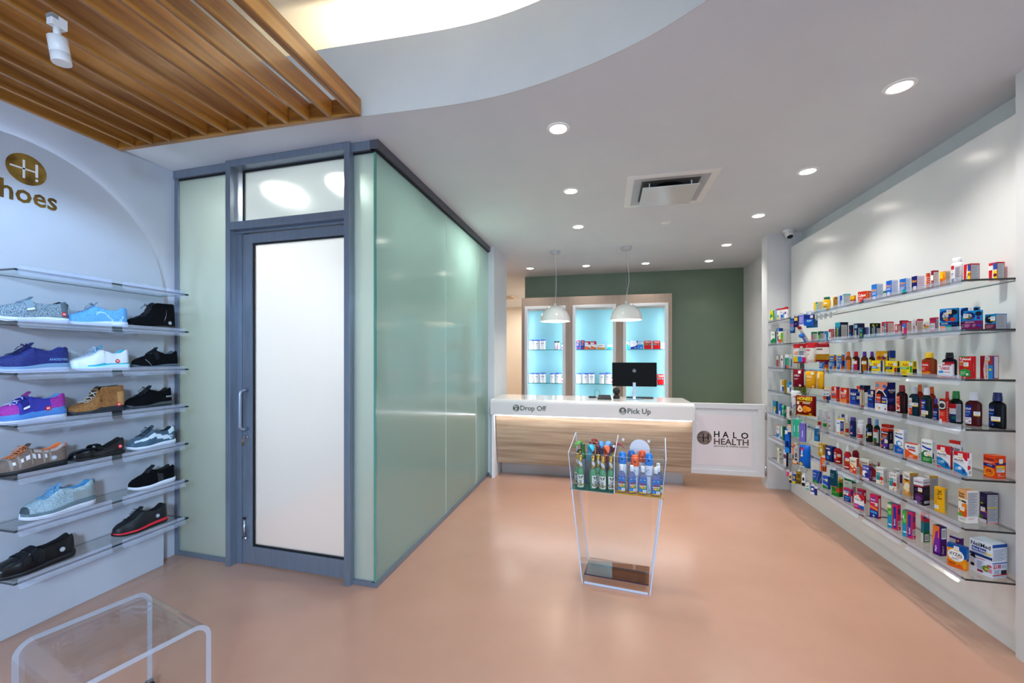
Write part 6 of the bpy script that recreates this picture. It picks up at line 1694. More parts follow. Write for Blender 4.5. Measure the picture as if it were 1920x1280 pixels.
    'zyr1': ('#2059cc', 't,Zyrtec,.1,.72,.12,#f4f6fc,0,.6;p,#1c8c3c,0,0,1,0,1,.14,0,.3;n,.15,.4,.6,.6,#c8d8f8,4', 'r,0,0,1,1,#1c46b4;n,.25,.2,.75,.8,#5a7ad8,6' , '#2a66d8'),
    'zyr2': ('#2059cc', 't,Zyrtec,.1,.66,.12,#f4f6fc,0,.6;p,#1c8c3c,0,0,1,0,1,.14,0,.3;p,#e8e8f4,0,.3,.6,.24,1,.14,1,.2,.6,.3,0,.36' + stick(.74, .7), 'r,0,0,1,1,#1c46b4;n,.25,.2,.75,.8,#5a7ad8,6', '#2a66d8'),
    'ytop': ('#efd81e', 't,Emerg,.1,.84,.1,#2a3a8c,0,.6;c,.8,.84,.08,#d8442a' + stick(.35, .86), 'r,0,0,1,1,#3a8c28', '#efe040'),
    'grn': ('#1c7a2c', 'p,#e8d828,0,.94,1,.98,1,1,0,1;r,.12,.6,.66,.82,#d8442a;t,Emerg,.16,.66,.1,#f8f0e8,0,.46;c,.85,.44,.17,#b8442c;n,.1,.14,.8,.34,#5ab848,3', 'r,0,0,1,1,#17601f;c,.4,.5,.2,#a83c24', '#2c5c1c'),
    'wgrn': ('#dfe4df', 'r,0,.88,1,1,#17683a;n,.1,.66,.6,.76,#6aa884,2;n,.1,.4,.8,.55,#a8b4ac,3', 'r,0,.8,1,1,#17683a;r,0,0,1,.08,#17683a;r,.1,.2,.9,.6,#b4a8a4;n,.15,.24,.85,.56,#8a7c7a,5', '#d4dcd4'),
    'ben1': ('#d62a5c', 'r,.1,.66,.8,.88,#3a52b8;t,Benadryl,.13,.72,.1,#f6f4fa,0,.64;c,.5,.58,.1,#f4f0f4;r,0,0,1,.45,#1c2f8c;r,.1,.28,.9,.38,#3a9ad8;n,.1,.08,.8,.2,#a8b8e8,2' + stick(.12, .6), 'r,0,0,.6,.5,#e0dce4;r,.1,.6,.8,.9,#3a3a90', '#c42c70'),
    'ben2': ('#d62a4c', 'r,.1,.66,.8,.84,#4a4ab0;t,Benadryl,.13,.7,.1,#f6f4fa,0,.6;n,.1,.46,.7,.56,#f8d0d8,2;r,0,.34,1,.4,#f0a030' + stick(.75, .45), 'r,0,0,1,1,#c02040;r,.3,.1,.8,.8,#e0d8dc', '#c42c50'),
    'allerg': ('#f2f0f3', 'p,#cf2233,0,.86,0,1,1,1,1,.7,.8,.64,.5,.86;t,Allergy Relief,.06,.6,.09,#3a3a6a,0,.8;r,0,0,.5,.34,#c82a86;r,.5,.02,1,.3,#2a5ab8;n,.06,.1,.4,.26,#f0a8d0,3;p,#c82030,0,0,1,0,1,.05,0,.08' + stick(.36, .84), 'r,0,.5,1,1,#b81a28;r,.3,.05,.8,.45,#dfe2e8', '#c41c28'),
    'ben3': ('#d62a5c', 'r,.12,.7,.7,.88,#5a3ab0;t,Benadryl,.14,.74,.09,#f6f4fa,0,.54;n,.1,.6,.7,.68,#f8d0d8,1;p,#f0982c,0,.5,1,.42,1,.34,0,.42;r,0,0,1,.33,#1c2f8c;r,.1,.18,.9,.28,#3a9ad8;c,.5,.08,.04,#e8e8f4' + stick(.84, .6), 'r,0,0,1,1,#c42048;r,.2,.1,.75,.88,#dcd4d8', '#c42c70'),
    'benl1': ('#dd2f66', 'r,0,.5,.46,1,#3fae3c;r,0,0,.46,.5,#2396b8;r,.08,.12,.42,.17,#e8f4f8;n,.1,.55,.4,.68,#b8e8b0,3;r,.6,.12,.86,.86,#2c3fa8;c,.73,.86,.05,#2c3fa8;c,.73,.12,.05,#2c3fa8;t,Benadryl,.8,.16,.16,#f4f2fa,90,.66' + stick(.2, .86), 'r,.2,.62,.8,.84,#5a3a80;b,.08,.14,.92,.36;r,.1,.02,.4,.1,#f0d8e0', '#4a3a80'),
    'benl2': ('#dd2f66', 'r,0,.5,.46,1,#3fae3c;r,0,0,.46,.5,#2396b8;r,.08,.16,.42,.21,#e8f4f8;n,.1,.55,.4,.68,#b8e8b0,3;r,.6,.12,.86,.86,#2c3fa8;c,.73,.86,.05,#2c3fa8;c,.73,.12,.05,#2c3fa8;t,Benadryl,.8,.16,.16,#f4f2fa,90,.66;p,#eef0e8,.02,.74,.2,.66,.2,.9,.1,.78', 'r,.2,.62,.8,.84,#5a3a80;b,.08,.14,.92,.36;r,.1,.02,.4,.1,#f0d8e0', '#4a3a80'),
    'bencard': ('#ecebee', 'r,0,.7,1,1,#d82c44;r,0,.3,1,.7,#1c7c90', 'r,0,.66,1,1,#d82c44;c,.5,.88,.04,#f4f0f0;r,0,.36,1,.66,#187a86;r,0,0,1,.36,#1f7c3a;b,.2,.04,.85,.26;r,.04,.78,.5,.86,#3a3a90', '#c82c40'),
    'alleg': ('#4a1a74', 'p,#ef7a2c,.1,.2,0,.6,0,1,.9,1,.9,.86,.4,.8,.2,.5;p,#7a2ca8,.2,.1,.2,.5,.4,.78,.9,.84,1,.1;t,Allegra,.5,.1,.24,#f4f0fa,90,.7;r,.7,.6,.9,.9,#ef5a4c', 'b,.2,.58,.9,.94;t,Allegra 8,.5,.06,.22,#d8ccea,90,.44', '#2c1448'),
    'purpb': ('#5a2a8c', 'r,0,.6,.6,.9,#e8e8f0;r,.7,.8,.9,.9,#f0b828', 'r,.1,.3,.9,.6,#e0dce8', '#d8d8e8'),
    'xyz': ('#f0941c', 'p,#0f4f9c,0,.8,0,1,1,1,1,.5,.8,.44,.5,.84;p,#2a9ae0,.3,.86,.8,.5,.9,.56,.5,.94;c,.46,.54,.26,#f6f4f0;t,XYZAL,.1,.52,.13,#14142a,0,.72;r,.5,.46,.75,.49,#e8641c;n,.24,.34,.66,.44,#8a8a98,3;p,#e8641c,0,0,1,0,1,.1,.5,.14,0,.3;n,.1,.14,.5,.22,#5a2c0c,2;c,.66,.14,.06,#e85a1c;r,.86,.06,.98,.26,#f0a82c' + stick(.5, .84), 'r,0,.4,1,1,#14488c;r,.2,.5,.8,.9,#2a8ad8', '#123c7c'),
    'neil': ('#dfe6f0', 't,NeilMed,.06,.82,.12,#1a2030,0,.86;r,.1,.66,.74,.79,#3a4f9c;t,Sinus Rinse,.13,.69,.07,#f2f4fa,0,.58;r,0,.52,1,.6,#1d3a70;n,.1,.6,.8,.65,#8a9ab8,2;r,.05,.16,.24,.42,#c8ccd4;c,.14,.22,.05,#1c1c28;p,#1c1c28,.02,.46,.3,.42,.2,.6;n,.3,.44,.7,.48,#c83040,1;n,.34,.16,.62,.4,#7a8ab0,7;c,.74,.22,.09,#6a8c2c;t,60,.69,.19,.06,#f0e060;r,.36,.06,.6,.13,#8a2848;c,.92,.2,.06,#d88a9c;r,.8,.3,.98,.36,#c04050;r,.7,.66,.98,.7,#f0d040', 'r,0,.9,1,1,#1d4fa0;n,.05,.5,.95,.86,#8e96a8,12;r,0,.42,1,.45,#3a5fb0;t,$3.88,.06,.28,.12,#c82830,0,.5;n,.1,.12,.5,.24,#7a8ab8,3;r,.6,.28,.9,.38,#b8c4e0;r,.56,.1,.94,.22,#22262e;r,0,.07,1,.1,#c82830;n,.05,.02,.95,.06,#9aa2b8,1', '#d3dbe8'),
    'f_y': ('#e8d81e', 'c,.4,.5,.2,#2a8a3c;c,.6,.25,.15,#f0e870;r,0,.85,1,1,#e8e018', 'r,0,0,1,1,#2a8a4c', None),
    'f_lb': ('#8fb4e0', 'n,.2,.2,.8,.8,#e8eef8,4', 'r,0,0,1,1,#7aa4d8', None),
    'f_rw': ('#eceae8', 'r,0,.85,1,1,#c82c38;r,0,0,1,.25,#f0c81c;c,.5,.35,.1,#2a8a3c', 'r,0,0,1,1,#dfe0e4;r,0,.85,1,1,#c82c38', None),
    'f_rb': ('#eceae8', 'r,0,.85,1,1,#b82230;c,.5,.25,.2,#2a5fb0;n,.2,.55,.8,.7,#5a5a64,2', 'r,0,0,1,1,#e4e4ea;r,0,.85,1,1,#b82230;c,.5,.35,.22,#4a8ad8', None),
    'f_r': ('#eceaee', 'r,0,.8,1,1,#c22434;c,.5,.5,.12,#5a3a8c', 'r,0,.8,1,1,#c22434;r,.3,.3,.7,.5,#b8b4d8', None),
    'f_pg': ('#eef0ec', 'p,#1c8a4c,0,0,1,0,1,.4,.7,.5,0,.3;t,TUMS,.2,.7,.12,#1c8a4c,0,.6', 'r,0,0,1,1,#1c7a44', None),
    'f_bl': ('#dfe4ee', 'r,0,.8,1,1,#1f4a9c;r,.2,.82,.5,.96,#7ab4e8;r,.2,.2,.4,.5,#2a4a9c;c,.2,.7,.06,#c82c4c', 'r,0,.8,1,1,#1f4a9c', None),
    'f_go': ('#ecebe6', 'r,.5,.1,1,.9,#4fae2c;c,.3,.2,.2,#e8502c;c,.3,.6,.1,#f0d040', 'r,0,0,1,1,#c8c4b8', None),
    'f_gr': ('#c8c6c0', 'n,.2,.2,.8,.8,#8a8a88,6', 'r,0,0,1,1,#b4b4b4', None),
    'f_mar': ('#9c3440', 'r,0,.65,1,.95,#d8d8da;r,0,.6,1,.65,#e8c020', txtside('#bdb3b5', '#a09a9c'), '#6a3038'),
    'f_wh': ('#e4e2e4', 'r,.2,.55,.8,.7,#1c1c20;n,.2,.1,.8,.5,#d09aa8,4', txtside('#bdb3b5', '#a09a9c'), '#6a3038'),
    'f_teal': ('#1c8a94', 'r,0,.75,1,1,#e8ecf0;r,.5,0,1,.7,#3fae4c;c,.7,.1,.14,#e8542c;r,0,0,.4,.15,#1c2f80', 'r,0,.7,1,1,#e8ecf0;r,0,0,1,.7,#b8c4e0;r,.7,.1,1,.65,#1c6a7c', '#1c7ab8'),
    'f_gold': ('#e4e4e6', 'r,.4,.5,1,.95,#d8a01c;r,.5,0,1,.4,#2a4fa0', 'r,0,0,1,1,#d09a1c', '#d8a41c'),
    'f_bt': ('#2f8fd0', 'r,.1,.05,.9,.5,#e8ecf4;r,0,.8,.5,1,#1c9a94;c,.5,.08,.1,#e8d838', 'r,0,.0,1,1,#dfe6f0;r,0,.75,1,1,#2a72c0;r,.3,.15,.8,.55,#4a4fa0', None),
    'f_t1': ('#1f8fb4', 'c,.6,.4,.18,#d8a838;r,.3,.05,.6,.3,#e8eef0', 'r,0,0,1,1,#155f80', None),
    'f_b1': ('#2a5fd0', 'r,.2,.05,.8,.4,#e8ecf8', 'r,0,0,1,1,#1d3fa8', None),
    'f_g1': ('#1f9a74', 'r,0,.8,1,1,#5fd8a8;n,.2,.3,.8,.6,#e0d0dc,3', 'r,0,0,1,1,#14684c;p,#e8f0e8,.2,.4,.6,.7,.7,.6,.3,.3', None),
    'f_w1': ('#dfe0e2', 'n,.2,.4,.8,.9,#a8b4c4,4', 'r,0,0,1,1,#c8c4c0;c,.5,.5,.22,#7a5c3c;r,.2,.04,.8,.16,#7a7878', None),
    'f_wb': ('#eceef2', 'r,0,.92,1,1,#e8a838;p,#2a7fc8,0,.1,.5,.05,1,.25,1,.45,.5,.3,0,.45;n,.2,.6,.8,.8,#7a7a98,3', 'r,0,0,1,1,#c8d4e4', '#3a7fb8'),
    'f_wg': ('#eceef0', 'r,.6,0,1,1,#1c8a54;p,#2a5fc0,0,.1,.5,.05,.6,.2,0,.3', 'r,0,0,1,1,#125f38', '#1c7a4c'),
    'f_wgr': ('#e6e8dc', 'n,.2,.2,.7,.8,#5a6a48,4', 'r,0,0,1,1,#d4d4c8;c,.5,.72,.2,#5a7048;c,.5,.72,.12,#d4d4c8;r,.2,.2,.8,.3,#8a8a84', '#a8b438'),
    'f_nv': ('#dcdce4', 'c,.5,.6,.14,#6a3448;r,.2,.1,.8,.25,#e8c8a0', 'r,0,0,1,1,#16204c', '#2a3058'),
    'f_can': ('#9a9c94', 'r,.6,.1,.8,.9,#c8d078', 'r,0,0,1,1,#55585c', None),
    'f_olive': ('#6a7428', 'r,.35,0,.75,1,#1c3468;r,.5,.2,.65,.8,#8a929c', 'r,0,0,1,1,#66702a', None),
}
# bottles: (shape, body, cap colour, label art or None, cap art)
AMB = lambda n, c: mat(n, c, 0.08, coat=0.8)
SY_D = '#3a1418'
BT = {
    'jar_y': ('jar', '#edb51c', '#14694c', 'r,.15,.45,.85,.62,#e0a818;r,.2,.35,.8,.45,#1c7a6c;c,.7,.4,.06,#d8442a;r,.35,.66,.8,.85,#f0e8c0'),
    'jar_w': ('jar', '#eceef2', '#f2f3f6', 'r,0,.0,1,.98,#e4e5ea;r,0,.78,.4,1,#c8242e;r,.1,.08,.38,.26,#1f4fa0;n,.06,.45,.35,.6,#7a86b0,2;r,0,0,.4,.07,#f0dc90;n,.5,.1,.95,.9,#8e9298,14'),
    'syr_o': ('syrup', '#7a3a14', '#e8641c', 'r,0,0,.42,.9,#2a7fd0;r,.05,.5,.4,.6,#e0507c;r,.42,0,1,.9,#e07a1c;n,.5,.1,.9,.8,#c8641c,5'),
    'syr_r': ('syrup', '#3c0f18', '#d8202c', 'r,0,0,.35,.95,#2a9ac8;r,.1,.7,.45,1,#e8d828;r,.35,0,.8,.9,#c8205c;n,.05,.2,.3,.6,#dfeef8,4' + stick(.42, .7)),
    'syr_p': ('syrup', '#5a2a14', '#5c2a94', 'r,0,.0,.4,.9,#2a1c2c;r,.1,.6,.4,.75,#e0642c;r,.4,0,.95,.9,#b8641c;n,.5,.1,.9,.5,#8a4414,4' + stick(.6, .7)),
    'syr_p2': ('syrup', '#2c1418', '#5c2a94', 'r,.1,.75,.5,1,#e8d828;r,0,0,.5,.7,#241c30;r,.1,.3,.4,.4,#e0642c;r,.5,0,1,.7,#8c4a18' + stick(.62, .6)),
    'syr_y': ('syrup', '#8c3a10', '#f0c01c', 'r,0,.0,.55,.95,#cc2a24;t,TYLENOL,.03,.66,.13,#ffffff,0,.5;n,.06,.3,.4,.55,#f0b0a0,3;c,.12,.1,.12,#f0921c;c,.34,.08,.12,#f0a82c;c,.5,.14,.1,#e8781c'),
    'syr_k': ('syrup', '#1a1220', '#161426', 'r,0,0,.9,.95,#e8e6ea;r,.3,.82,.9,.98,#c82030;r,.7,.3,.9,.8,#1c1a24;b,.7,.0,.92,.4'),
    'dq_r': ('syrup', '#2a0c10', '#8f1622', 'r,0,0,.46,1,#e2421f;t,DayQuil,.04,.84,.07,#ffffff,0,.36;n,.04,.66,.4,.76,#f8c0a8,2;p,#f2f0ee,0,0,.46,0,.46,.3,.2,.5,0,.52;r,.04,.34,.24,.39,#f0c020;c,.36,.24,.05,#b82030;r,.1,.02,.4,.1,#e8e4e2'),
    'dq_b': ('syrup', '#0c2c3c', '#d8dde6', 'r,0,0,.42,1,#eceaea;t,DayQuil,.02,.76,.09,#d8401c,0,.36;n,.04,.62,.36,.72,#b08aa0,2;r,.04,.46,.36,.54,#2a8fd8;r,0,0,.42,.4,#e0481c;n,.06,.1,.3,.3,#f8b090,3' + stick(.7, .6)),
    'oc1': ('syrup', '#9c1c14', '#ee6a1c', None),
    'oc2': ('syrup', '#a01f14', '#ee6a1c', None),
    'nq_w': ('syrup', '#0c241f', '#e2e6ee', 'r,0,.4,.5,1,#1c2f94;t,NyQuil,.03,.78,.1,#ffffff,0,.44;r,.06,.62,.36,.68,#e8d020;r,.06,.5,.4,.58,#4a9ad8;r,0,0,.5,.38,#b8c0cc' + stick(.4, .24)),
    'nq_s': ('syrup', '#3a1018', '#26349c', 'r,0,0,.9,.9,#1c2a84;t,NyQuil,.05,.55,.14,#ffffff,0,.7;r,.1,.36,.7,.46,#4a9ad8;r,.1,.08,.7,.2,#8aa0d8'),
    'rc': ('syrup', '#b0281c', '#e0301f', None),
    'gc': ('syrup', '#0b1512', '#1f7a34', 'r,0,0,.56,.98,#e8eaec;r,0,.72,.56,.98,#c8202c;r,0,0,.56,.4,#1d2c6c;r,.3,.12,.52,.3,#1c7a5c;p,#dfe2e6,.15,.3,.6,.44,.68,.58,.5,.66;r,.56,0,1,.98,#a8aaae;n,.6,.1,.96,.9,#7c7e84,12'),
    'nq_r': ('syrup', '#4a0d12', '#e4e6ee', 'r,0,.35,.48,1,#1b2c8c;t,NyQuil,.03,.76,.11,#ffffff,0,.42;t,ALCOHOL FREE,.04,.63,.045,#ffffff,0,.38;t,COLD & FLU,.04,.55,.05,#4fb4f0,0,.38;n,.06,.42,.4,.5,#8a9ad8,2;r,0,0,.48,.34,#ece8ee;n,.04,.2,.4,.3,#7a6a88,2;c,.4,.14,.03,#a8203c;r,.04,.03,.4,.08,#b4b8c8' + stick(.78, .56)),
    'nq_k': ('syrup', '#0a0c14', '#1a2360', 'r,0,0,.46,1,#141d58;t,NyQuil,.03,.76,.1,#c8d0e8,0,.4;r,.04,.58,.4,.66,#2a6ab8;n,.04,.4,.4,.52,#4a5aa8,3;n,.04,.1,.4,.26,#2a3a88,3;r,.34,.05,.42,.1,#6a7ab8' + stick(.5, .36)),
    'wb_r': ('round', '#e9eaee', '#eceef2', 'r,0,0,1,.34,#c8262c;r,0,.34,1,.4,#f0c020;n,.1,.5,.7,.7,#3a4a9c,2;r,.1,.8,.4,.9,#e04a3c'),
    'wb_g': ('round', '#e9eaee', '#eceef2', 'r,0,0,1,.34,#2c8c34;r,0,.34,1,.38,#e8d040;n,.1,.5,.7,.7,#3a4a9c,2;r,.1,.8,.4,.9,#6ab04c'),
    'wb_c': ('round', '#e9eaee', '#eceef2', 'r,0,.8,.3,1,#d8303c;n,.1,.5,.6,.66,#8a9ac8,2;p,#d8303c,.1,.1,.5,.2,.3,.35;c,.2,.15,.06,#e8902c'),
    'cap_w': ('round', '#dfe8f0', '#eef2f6', None), 'cap_p': ('round', '#e6e6ee', '#53408c', None),
    'wb_r2': ('round', '#e9eaee', '#eceef2', 'r,0,0,1,.4,#c8262c;r,.1,.74,.6,.84,#e04a3c;n,.1,.48,.7,.64,#3a4a9c,2'),
    'nb_p': ('round', '#16265c', '#4c3590', 'r,.0,.0,.7,.98,#1a2f74;r,.05,.84,.6,.92,#c84a5c;n,.1,.6,.6,.8,#8ab0e8,3;c,.4,.2,.1,#e8825a;c,.4,.2,.05,#f0f0f4'),
    'wb_rr': ('round', '#e9eaee', '#eceef2', 'r,0,0,1,.36,#bc2a2c;r,.05,.84,.5,.9,#e04a3c;n,.1,.64,.6,.78,#5a5a64,2;r,.1,.5,.6,.58,#c83040;n,.1,.1,.6,.24,#e8a0a0,2'),
    'kb_p': ('syrup', '#0d0e14', '#3c2468', 'r,.0,.5,.5,.95,#22306c;n,.05,.7,.45,.9,#7aa8d8,3;p,#d8c828,.2,.2,.5,.45,.45,.2;n,.1,.05,.4,.2,#3a4a6c,2' + stick(.7, .5)),
    'gb_b': ('syrup', '#0d1c20', '#5f9fd8', 'r,0,0,.75,.95,#e4e6e8;r,0,.76,.75,.95,#b82430;r,.1,.5,.5,.54,#e8c030;r,0,.0,.6,.34,#1f7a34;r,.0,.02,.6,.08,#b82430;r,.75,0,1,.95,#a8acb0'),
    'red_b1': ('spout', '#a8161c', '#eef0f2', 'r,.0,.1,.5,.9,#b81c24;r,.06,.72,.42,.79,#e8ecf8;r,.08,.3,.4,.62,#e8e0e4;c,.5,.4,.12,#c83a1c;r,.4,.05,.9,.14,#f0dcdc' + stick(.78, .6)),
    'red_b2': ('spout', '#a8161c', '#eef0f2', 'r,.0,.1,.9,.9,#c01c24;r,.1,.7,.5,.82,#3a3a90;c,.5,.34,.1,#6a8c2c;r,.1,.0,.8,.1,#f0dcdc' + stick(.6, .6)),
    'red_b3': ('spout', '#8f141a', '#eef0f2', 'r,.2,.7,.7,.8,#3a2a6c' + stick(.6, .5)),
}


def make_box(kind, label, x, y, z, yaw, w, d, h, tp, group=None, lean=0.0):
    body, fr, sd, top = TPL[tp]
    mb = MB()
    b_ = pc(body)
    mb.box(-w / 2, w / 2, -d / 2, d / 2, 0, h, b_, faces={1: pc(top)} if top else None)
    art_print(mb, fr, w, h, flat_map((-w / 2, -d / 2, 0), (1, 0, 0), (0, 0, 1), w, h, (0, -1, 0)))
    art_print(mb, sd, d, h, flat_map((w / 2, -d / 2, 0), (0, 1, 0), (0, 0, 1), d, h, (1, 0, 0)))
    # closing flap line on the lid
    mb.box(-w / 2 + .002, w / 2 - .002, -d / 2 + d * .08, -d / 2 + d * .08 + .0006, h, h + .0003, pc('#8c8c90'))
    o = mb.build(kind, loc=(x, y, z), rot=(0, lean, math.radians(yaw - 90)))
    return tag(o, label, 'medicine box', group)


def bottle_profile(shape, h):
    """(fraction of half width, z) pairs of the body, then of the cap"""
    if shape == 'jar':
        return [(.90, 0), (1, .02 * h), (1, .74 * h), (.9, .80 * h), (.78, .83 * h)], [(.80, .825 * h), (.82, .83 * h), (.82, .985 * h), (.78, h)]
    if shape == 'syrup':
        return [(.88, 0), (.98, .015 * h), (1, .04 * h), (1, .63 * h), (.95, .675 * h), (.80, .715 * h), (.62, .74 * h), (.50, .75 * h), (.50, .775 * h)], [(.64, .765 * h), (.63, .785 * h), (.53, .99 * h), (.49, h)]
    if shape == 'round':
        return [(.9, 0), (1, .02 * h), (1, .72 * h), (.94, .78 * h), (.78, .82 * h), (.74, .84 * h)], [(.84, .825 * h), (.86, .835 * h), (.86, .98 * h), (.80, h)]
    if shape == 'spout':
        return [(.9, 0), (1, .02 * h), (1, .58 * h), (.86, .66 * h), (.45, .71 * h), (.36, .74 * h)], [(.62, .73 * h), (.64, .75 * h), (.60, .88 * h), (.42, .92 * h), (.38, .99 * h), (.3, h)]
    if shape == 'canister':
        return [(.96, 0), (1, .01 * h), (.98, .5 * h), (1, .9 * h)], [(1.03, .895 * h), (1.04, .91 * h), (1.04, .985 * h), (.98, h)]
    if shape == 'flask':    # flat shampoo bottle
        return [(.90, 0), (1, .02 * h), (1, .52 * h), (.95, .62 * h), (.80, .70 * h), (.50, .76 * h), (.30, .785 * h), (.28, .80 * h)], [(.40, .795 * h), (.42, .80 * h), (.42, .985 * h), (.38, h)]
    if shape == 'aerosol':
        return [(.94, 0), (1, .015 * h), (1, .66 * h), (.96, .70 * h), (.90, .72 * h)], [(1.0, .70 * h), (1.02, .72 * h), (.98, .84 * h), (.84, .95 * h), (.62, .99 * h), (.40, h)]
    if shape == 'cologne':
        return [(.9, 0), (1, .015 * h), (1, .46 * h), (.94, .52 * h), (.74, .575 * h), (.56, .60 * h), (.48, .66 * h)], [(.57, .60 * h), (.57, .62 * h), (.50, .80 * h), (.46, .97 * h)]


def make_bottle(kind, label, cat, x, y, z, yaw, w, d, h, shape, body, cap, art, group=None, lab_z=(.08, .60), span=1.9, capmat=None, bodymat=None, e=2.0, seg=24):
    t = thing(kind, label, cat, (x, y, z), math.radians(yaw - 90), group)
    bm_ = bodymat or (mat('bottle_' + body[1:], body, .22 if shape in ('syrup', 'spout') else .4, coat=.08 if shape in ('syrup', 'spout') else 0, spec=.15))
    pb, pcap = bottle_profile(shape, h)
    rx, ry = w / 2, d / 2
    bo_ = MB().lathe([(r, zz) for r, zz in pb], bm_, seg, sx=rx, sy=ry, e=e).build('bottle_body', t)
    cm = capmat or mat('cap_' + cap[1:], cap, .3)
    m = MB()
    cr = min(rx, ry) if shape in ('syrup', 'spout', 'flask') else None
    if shape == 'syrup':
        cr = (rx * .85 + ry * .15)
    if shape == 'flask':
        cr = rx * 1.12
    m.lathe([(r, zz) for r, zz in pcap], cm, 20, sx=cr or rx, sy=cr or ry)
    m.build('cap', t)
    if art:
        lb = MB()
        z0, z1 = lab_z[0] * h, lab_z[1] * h

        def mp(u, v, off):
            a = -PI / 2 + (u - .5) * span
            ca, sa = math.cos(a), math.sin(a)
            xx = math.copysign(abs(ca) ** (2 / e), ca); yy = math.copysign(abs(sa) ** (2 / e), sa)
            return (xx * (rx + off + .0006), yy * (ry + off + .0006), z0 + (z1 - z0) * v)
        art_print(lb, art, (rx + ry) / 2 * span, z1 - z0, mp, ssub=6)
        lb.build('label', bo_)
    return t


for it in ITEMS:
    k, kind, x, y, z, yaw, w, d, h, tp, lab = it
    grp = 'medicine packages on the right wall shelves'
    if k == 'b':
        make_box(kind, lab, x, y, z, yaw, w, d, h, tp, grp)
    else:
        shape, body, cap, art = BT[tp]
        make_bottle(kind, lab, 'bottle' if kind != 'supplement_jar' else 'jar', x, y, z, yaw, w, d, h, shape, body, cap, art, grp, lab_z=(.06, .62) if shape != 'jar' else (.06, .72), e=2.6 if shape == 'syrup' else 2.0)
# the small twin-coloured carton lying on top of the two red cartons
TPL['stack'] = ('#eeeef2', 'r,0,.4,.45,.9,#e0421f;r,.45,0,1,1,#17224c;t,DayQuil,.02,.1,.2,#d8401c,0,.4;t,NyQuil,.5,.12,.22,#ffffff,0,.45', 'r,0,0,1,1,#121a3c', '#3c5a78')
make_box('medicine_box', 'small red and navy carton lying on top of the red cartons, fourth right shelf', 1.905, 3.61, zR[3] + .106, 14, .062, .05, .05, 'stack', 'medicine packages on the right wall shelves')

# ------------------------------------------------------------------ hanging goods and their wire hooks
HK = mat('hook_wire', '#8e9296', .3, .9)
GH = 'goods hanging on wire hooks from the right shelves'


def hook(x, y, zi, what):
    """hook clamped to the front edge of the nearest shelf above; its arm reaches the hanging goods"""
    zs = min([z for z in zR if z > zi - .03], default=zR[0])
    t = thing('wire_hook', 'thin wire hook holding the ' + ' '.join(what.split()[:11]), 'hook', (1.80, y, zs - .0108), group='wire display hooks')
    dz = zi - (zs - .0108)
    MB().tube([(.03, 0, -.004), (-.004, 0, -.004), (-.010, 0, min(-.006, dz * .5)), (x - 1.80 + .012, 0, dz), (x - 1.80 - .016, 0, dz), (x - 1.80 - .02, 0, dz + .006)], .0016, HK, 6).build('hook_arm', t)
    MB().box(.0, .03, -.008, .008, -.014, -.0002, HK).build('hook_clamp', t)
    return t


for q, y in enumerate((3.96, 3.89, 3.82, 3.74)):
    t = thing('wire_hook', 'empty grey hook under the top right shelf, %s of four' % ('farthest', 'second farthest', 'second nearest', 'nearest')[q], 'hook', (1.80, y, zR[0] - .0108), group='empty hooks under the top right shelf')
    MB().tube([(.03, 0, -.004), (-.004, 0, -.004), (-.008, 0, -.03), (-.05, 0, -.045), (-.056, 0, -.038)], .0022, HK, 6).build('hook_arm', t)
    MB().box(-.052, -.048, -.014, .014, -.075, -.028, clear_mat('grey_tag_plastic', '#b8bcc4', .1, 1.45, 1.5, milky=.25)).build('price_tag', t)


def pouch(kind, label, cat, x, y, ztop, w, h, th, col, art, yaw=42, lean=0, puff=True):
    t = MB()
    n = 6
    rs = []
    for i in range(n + 1):
        v = i / n
        p = th / 2 * (math.sin(PI * min(1, max(0, v))) ** .5 if puff else 1)
        p = max(p, .0015)
        zz = -h + h * v
        rs.append([(-w / 2, 0, zz), (-w / 4, -p, zz), (0, -p * 1.05, zz), (w / 4, -p, zz), (w / 2, 0, zz), (w / 4, p, zz), (0, p, zz), (-w / 4, p, zz)])
    t.rings(rs, pc(col), cap0=True, cap1=True)

    def mp(u, v, off):
        uu = (u - .5) * 2
        p = th / 2 * (math.sin(PI * min(1, max(0, v))) ** .5 if puff else 1)
        p = max(p, .0015)
        dpt = p * (min(1, (1 - abs(uu)) * 2) if abs(uu) > .5 else 1.0)
        return (-w / 2 + w * u, -dpt - off - .002, -h + h * v)
    art_print(t, art, w, h, mp, ssub=4)
    o = t.build(kind, loc=(x, y, ztop), rot=(0, lean, math.radians(yaw - 90)))
    hook(x, y, ztop + .002, label)
    return tag(o, label, cat, GH)


def hangbox(kind, label, x, y, ztop, w, h, d, col, art, side='', yaw=42, lean=0, cat='package'):
    t = MB().box(-w / 2, w / 2, -d / 2, d / 2, -h, 0, pc(col))
    art_print(t, art, w, h, flat_map((-w / 2, -d / 2, -h), (1, 0, 0), (0, 0, 1), w, h, (0, -1, 0)))
    art_print(t, side, d, h, flat_map((w / 2, -d / 2, -h), (0, 1, 0), (0, 0, 1), d, h, (1, 0, 0)))
    t.box(-.012, .012, -.0006, .0006, 0, .02, pc('#d8dce4'))
    o = t.build(kind, loc=(x, y, ztop), rot=(0, lean, math.radians(yaw - 90)))
    hook(x, y, ztop + .014, label)
    return tag(o, label, cat, GH)


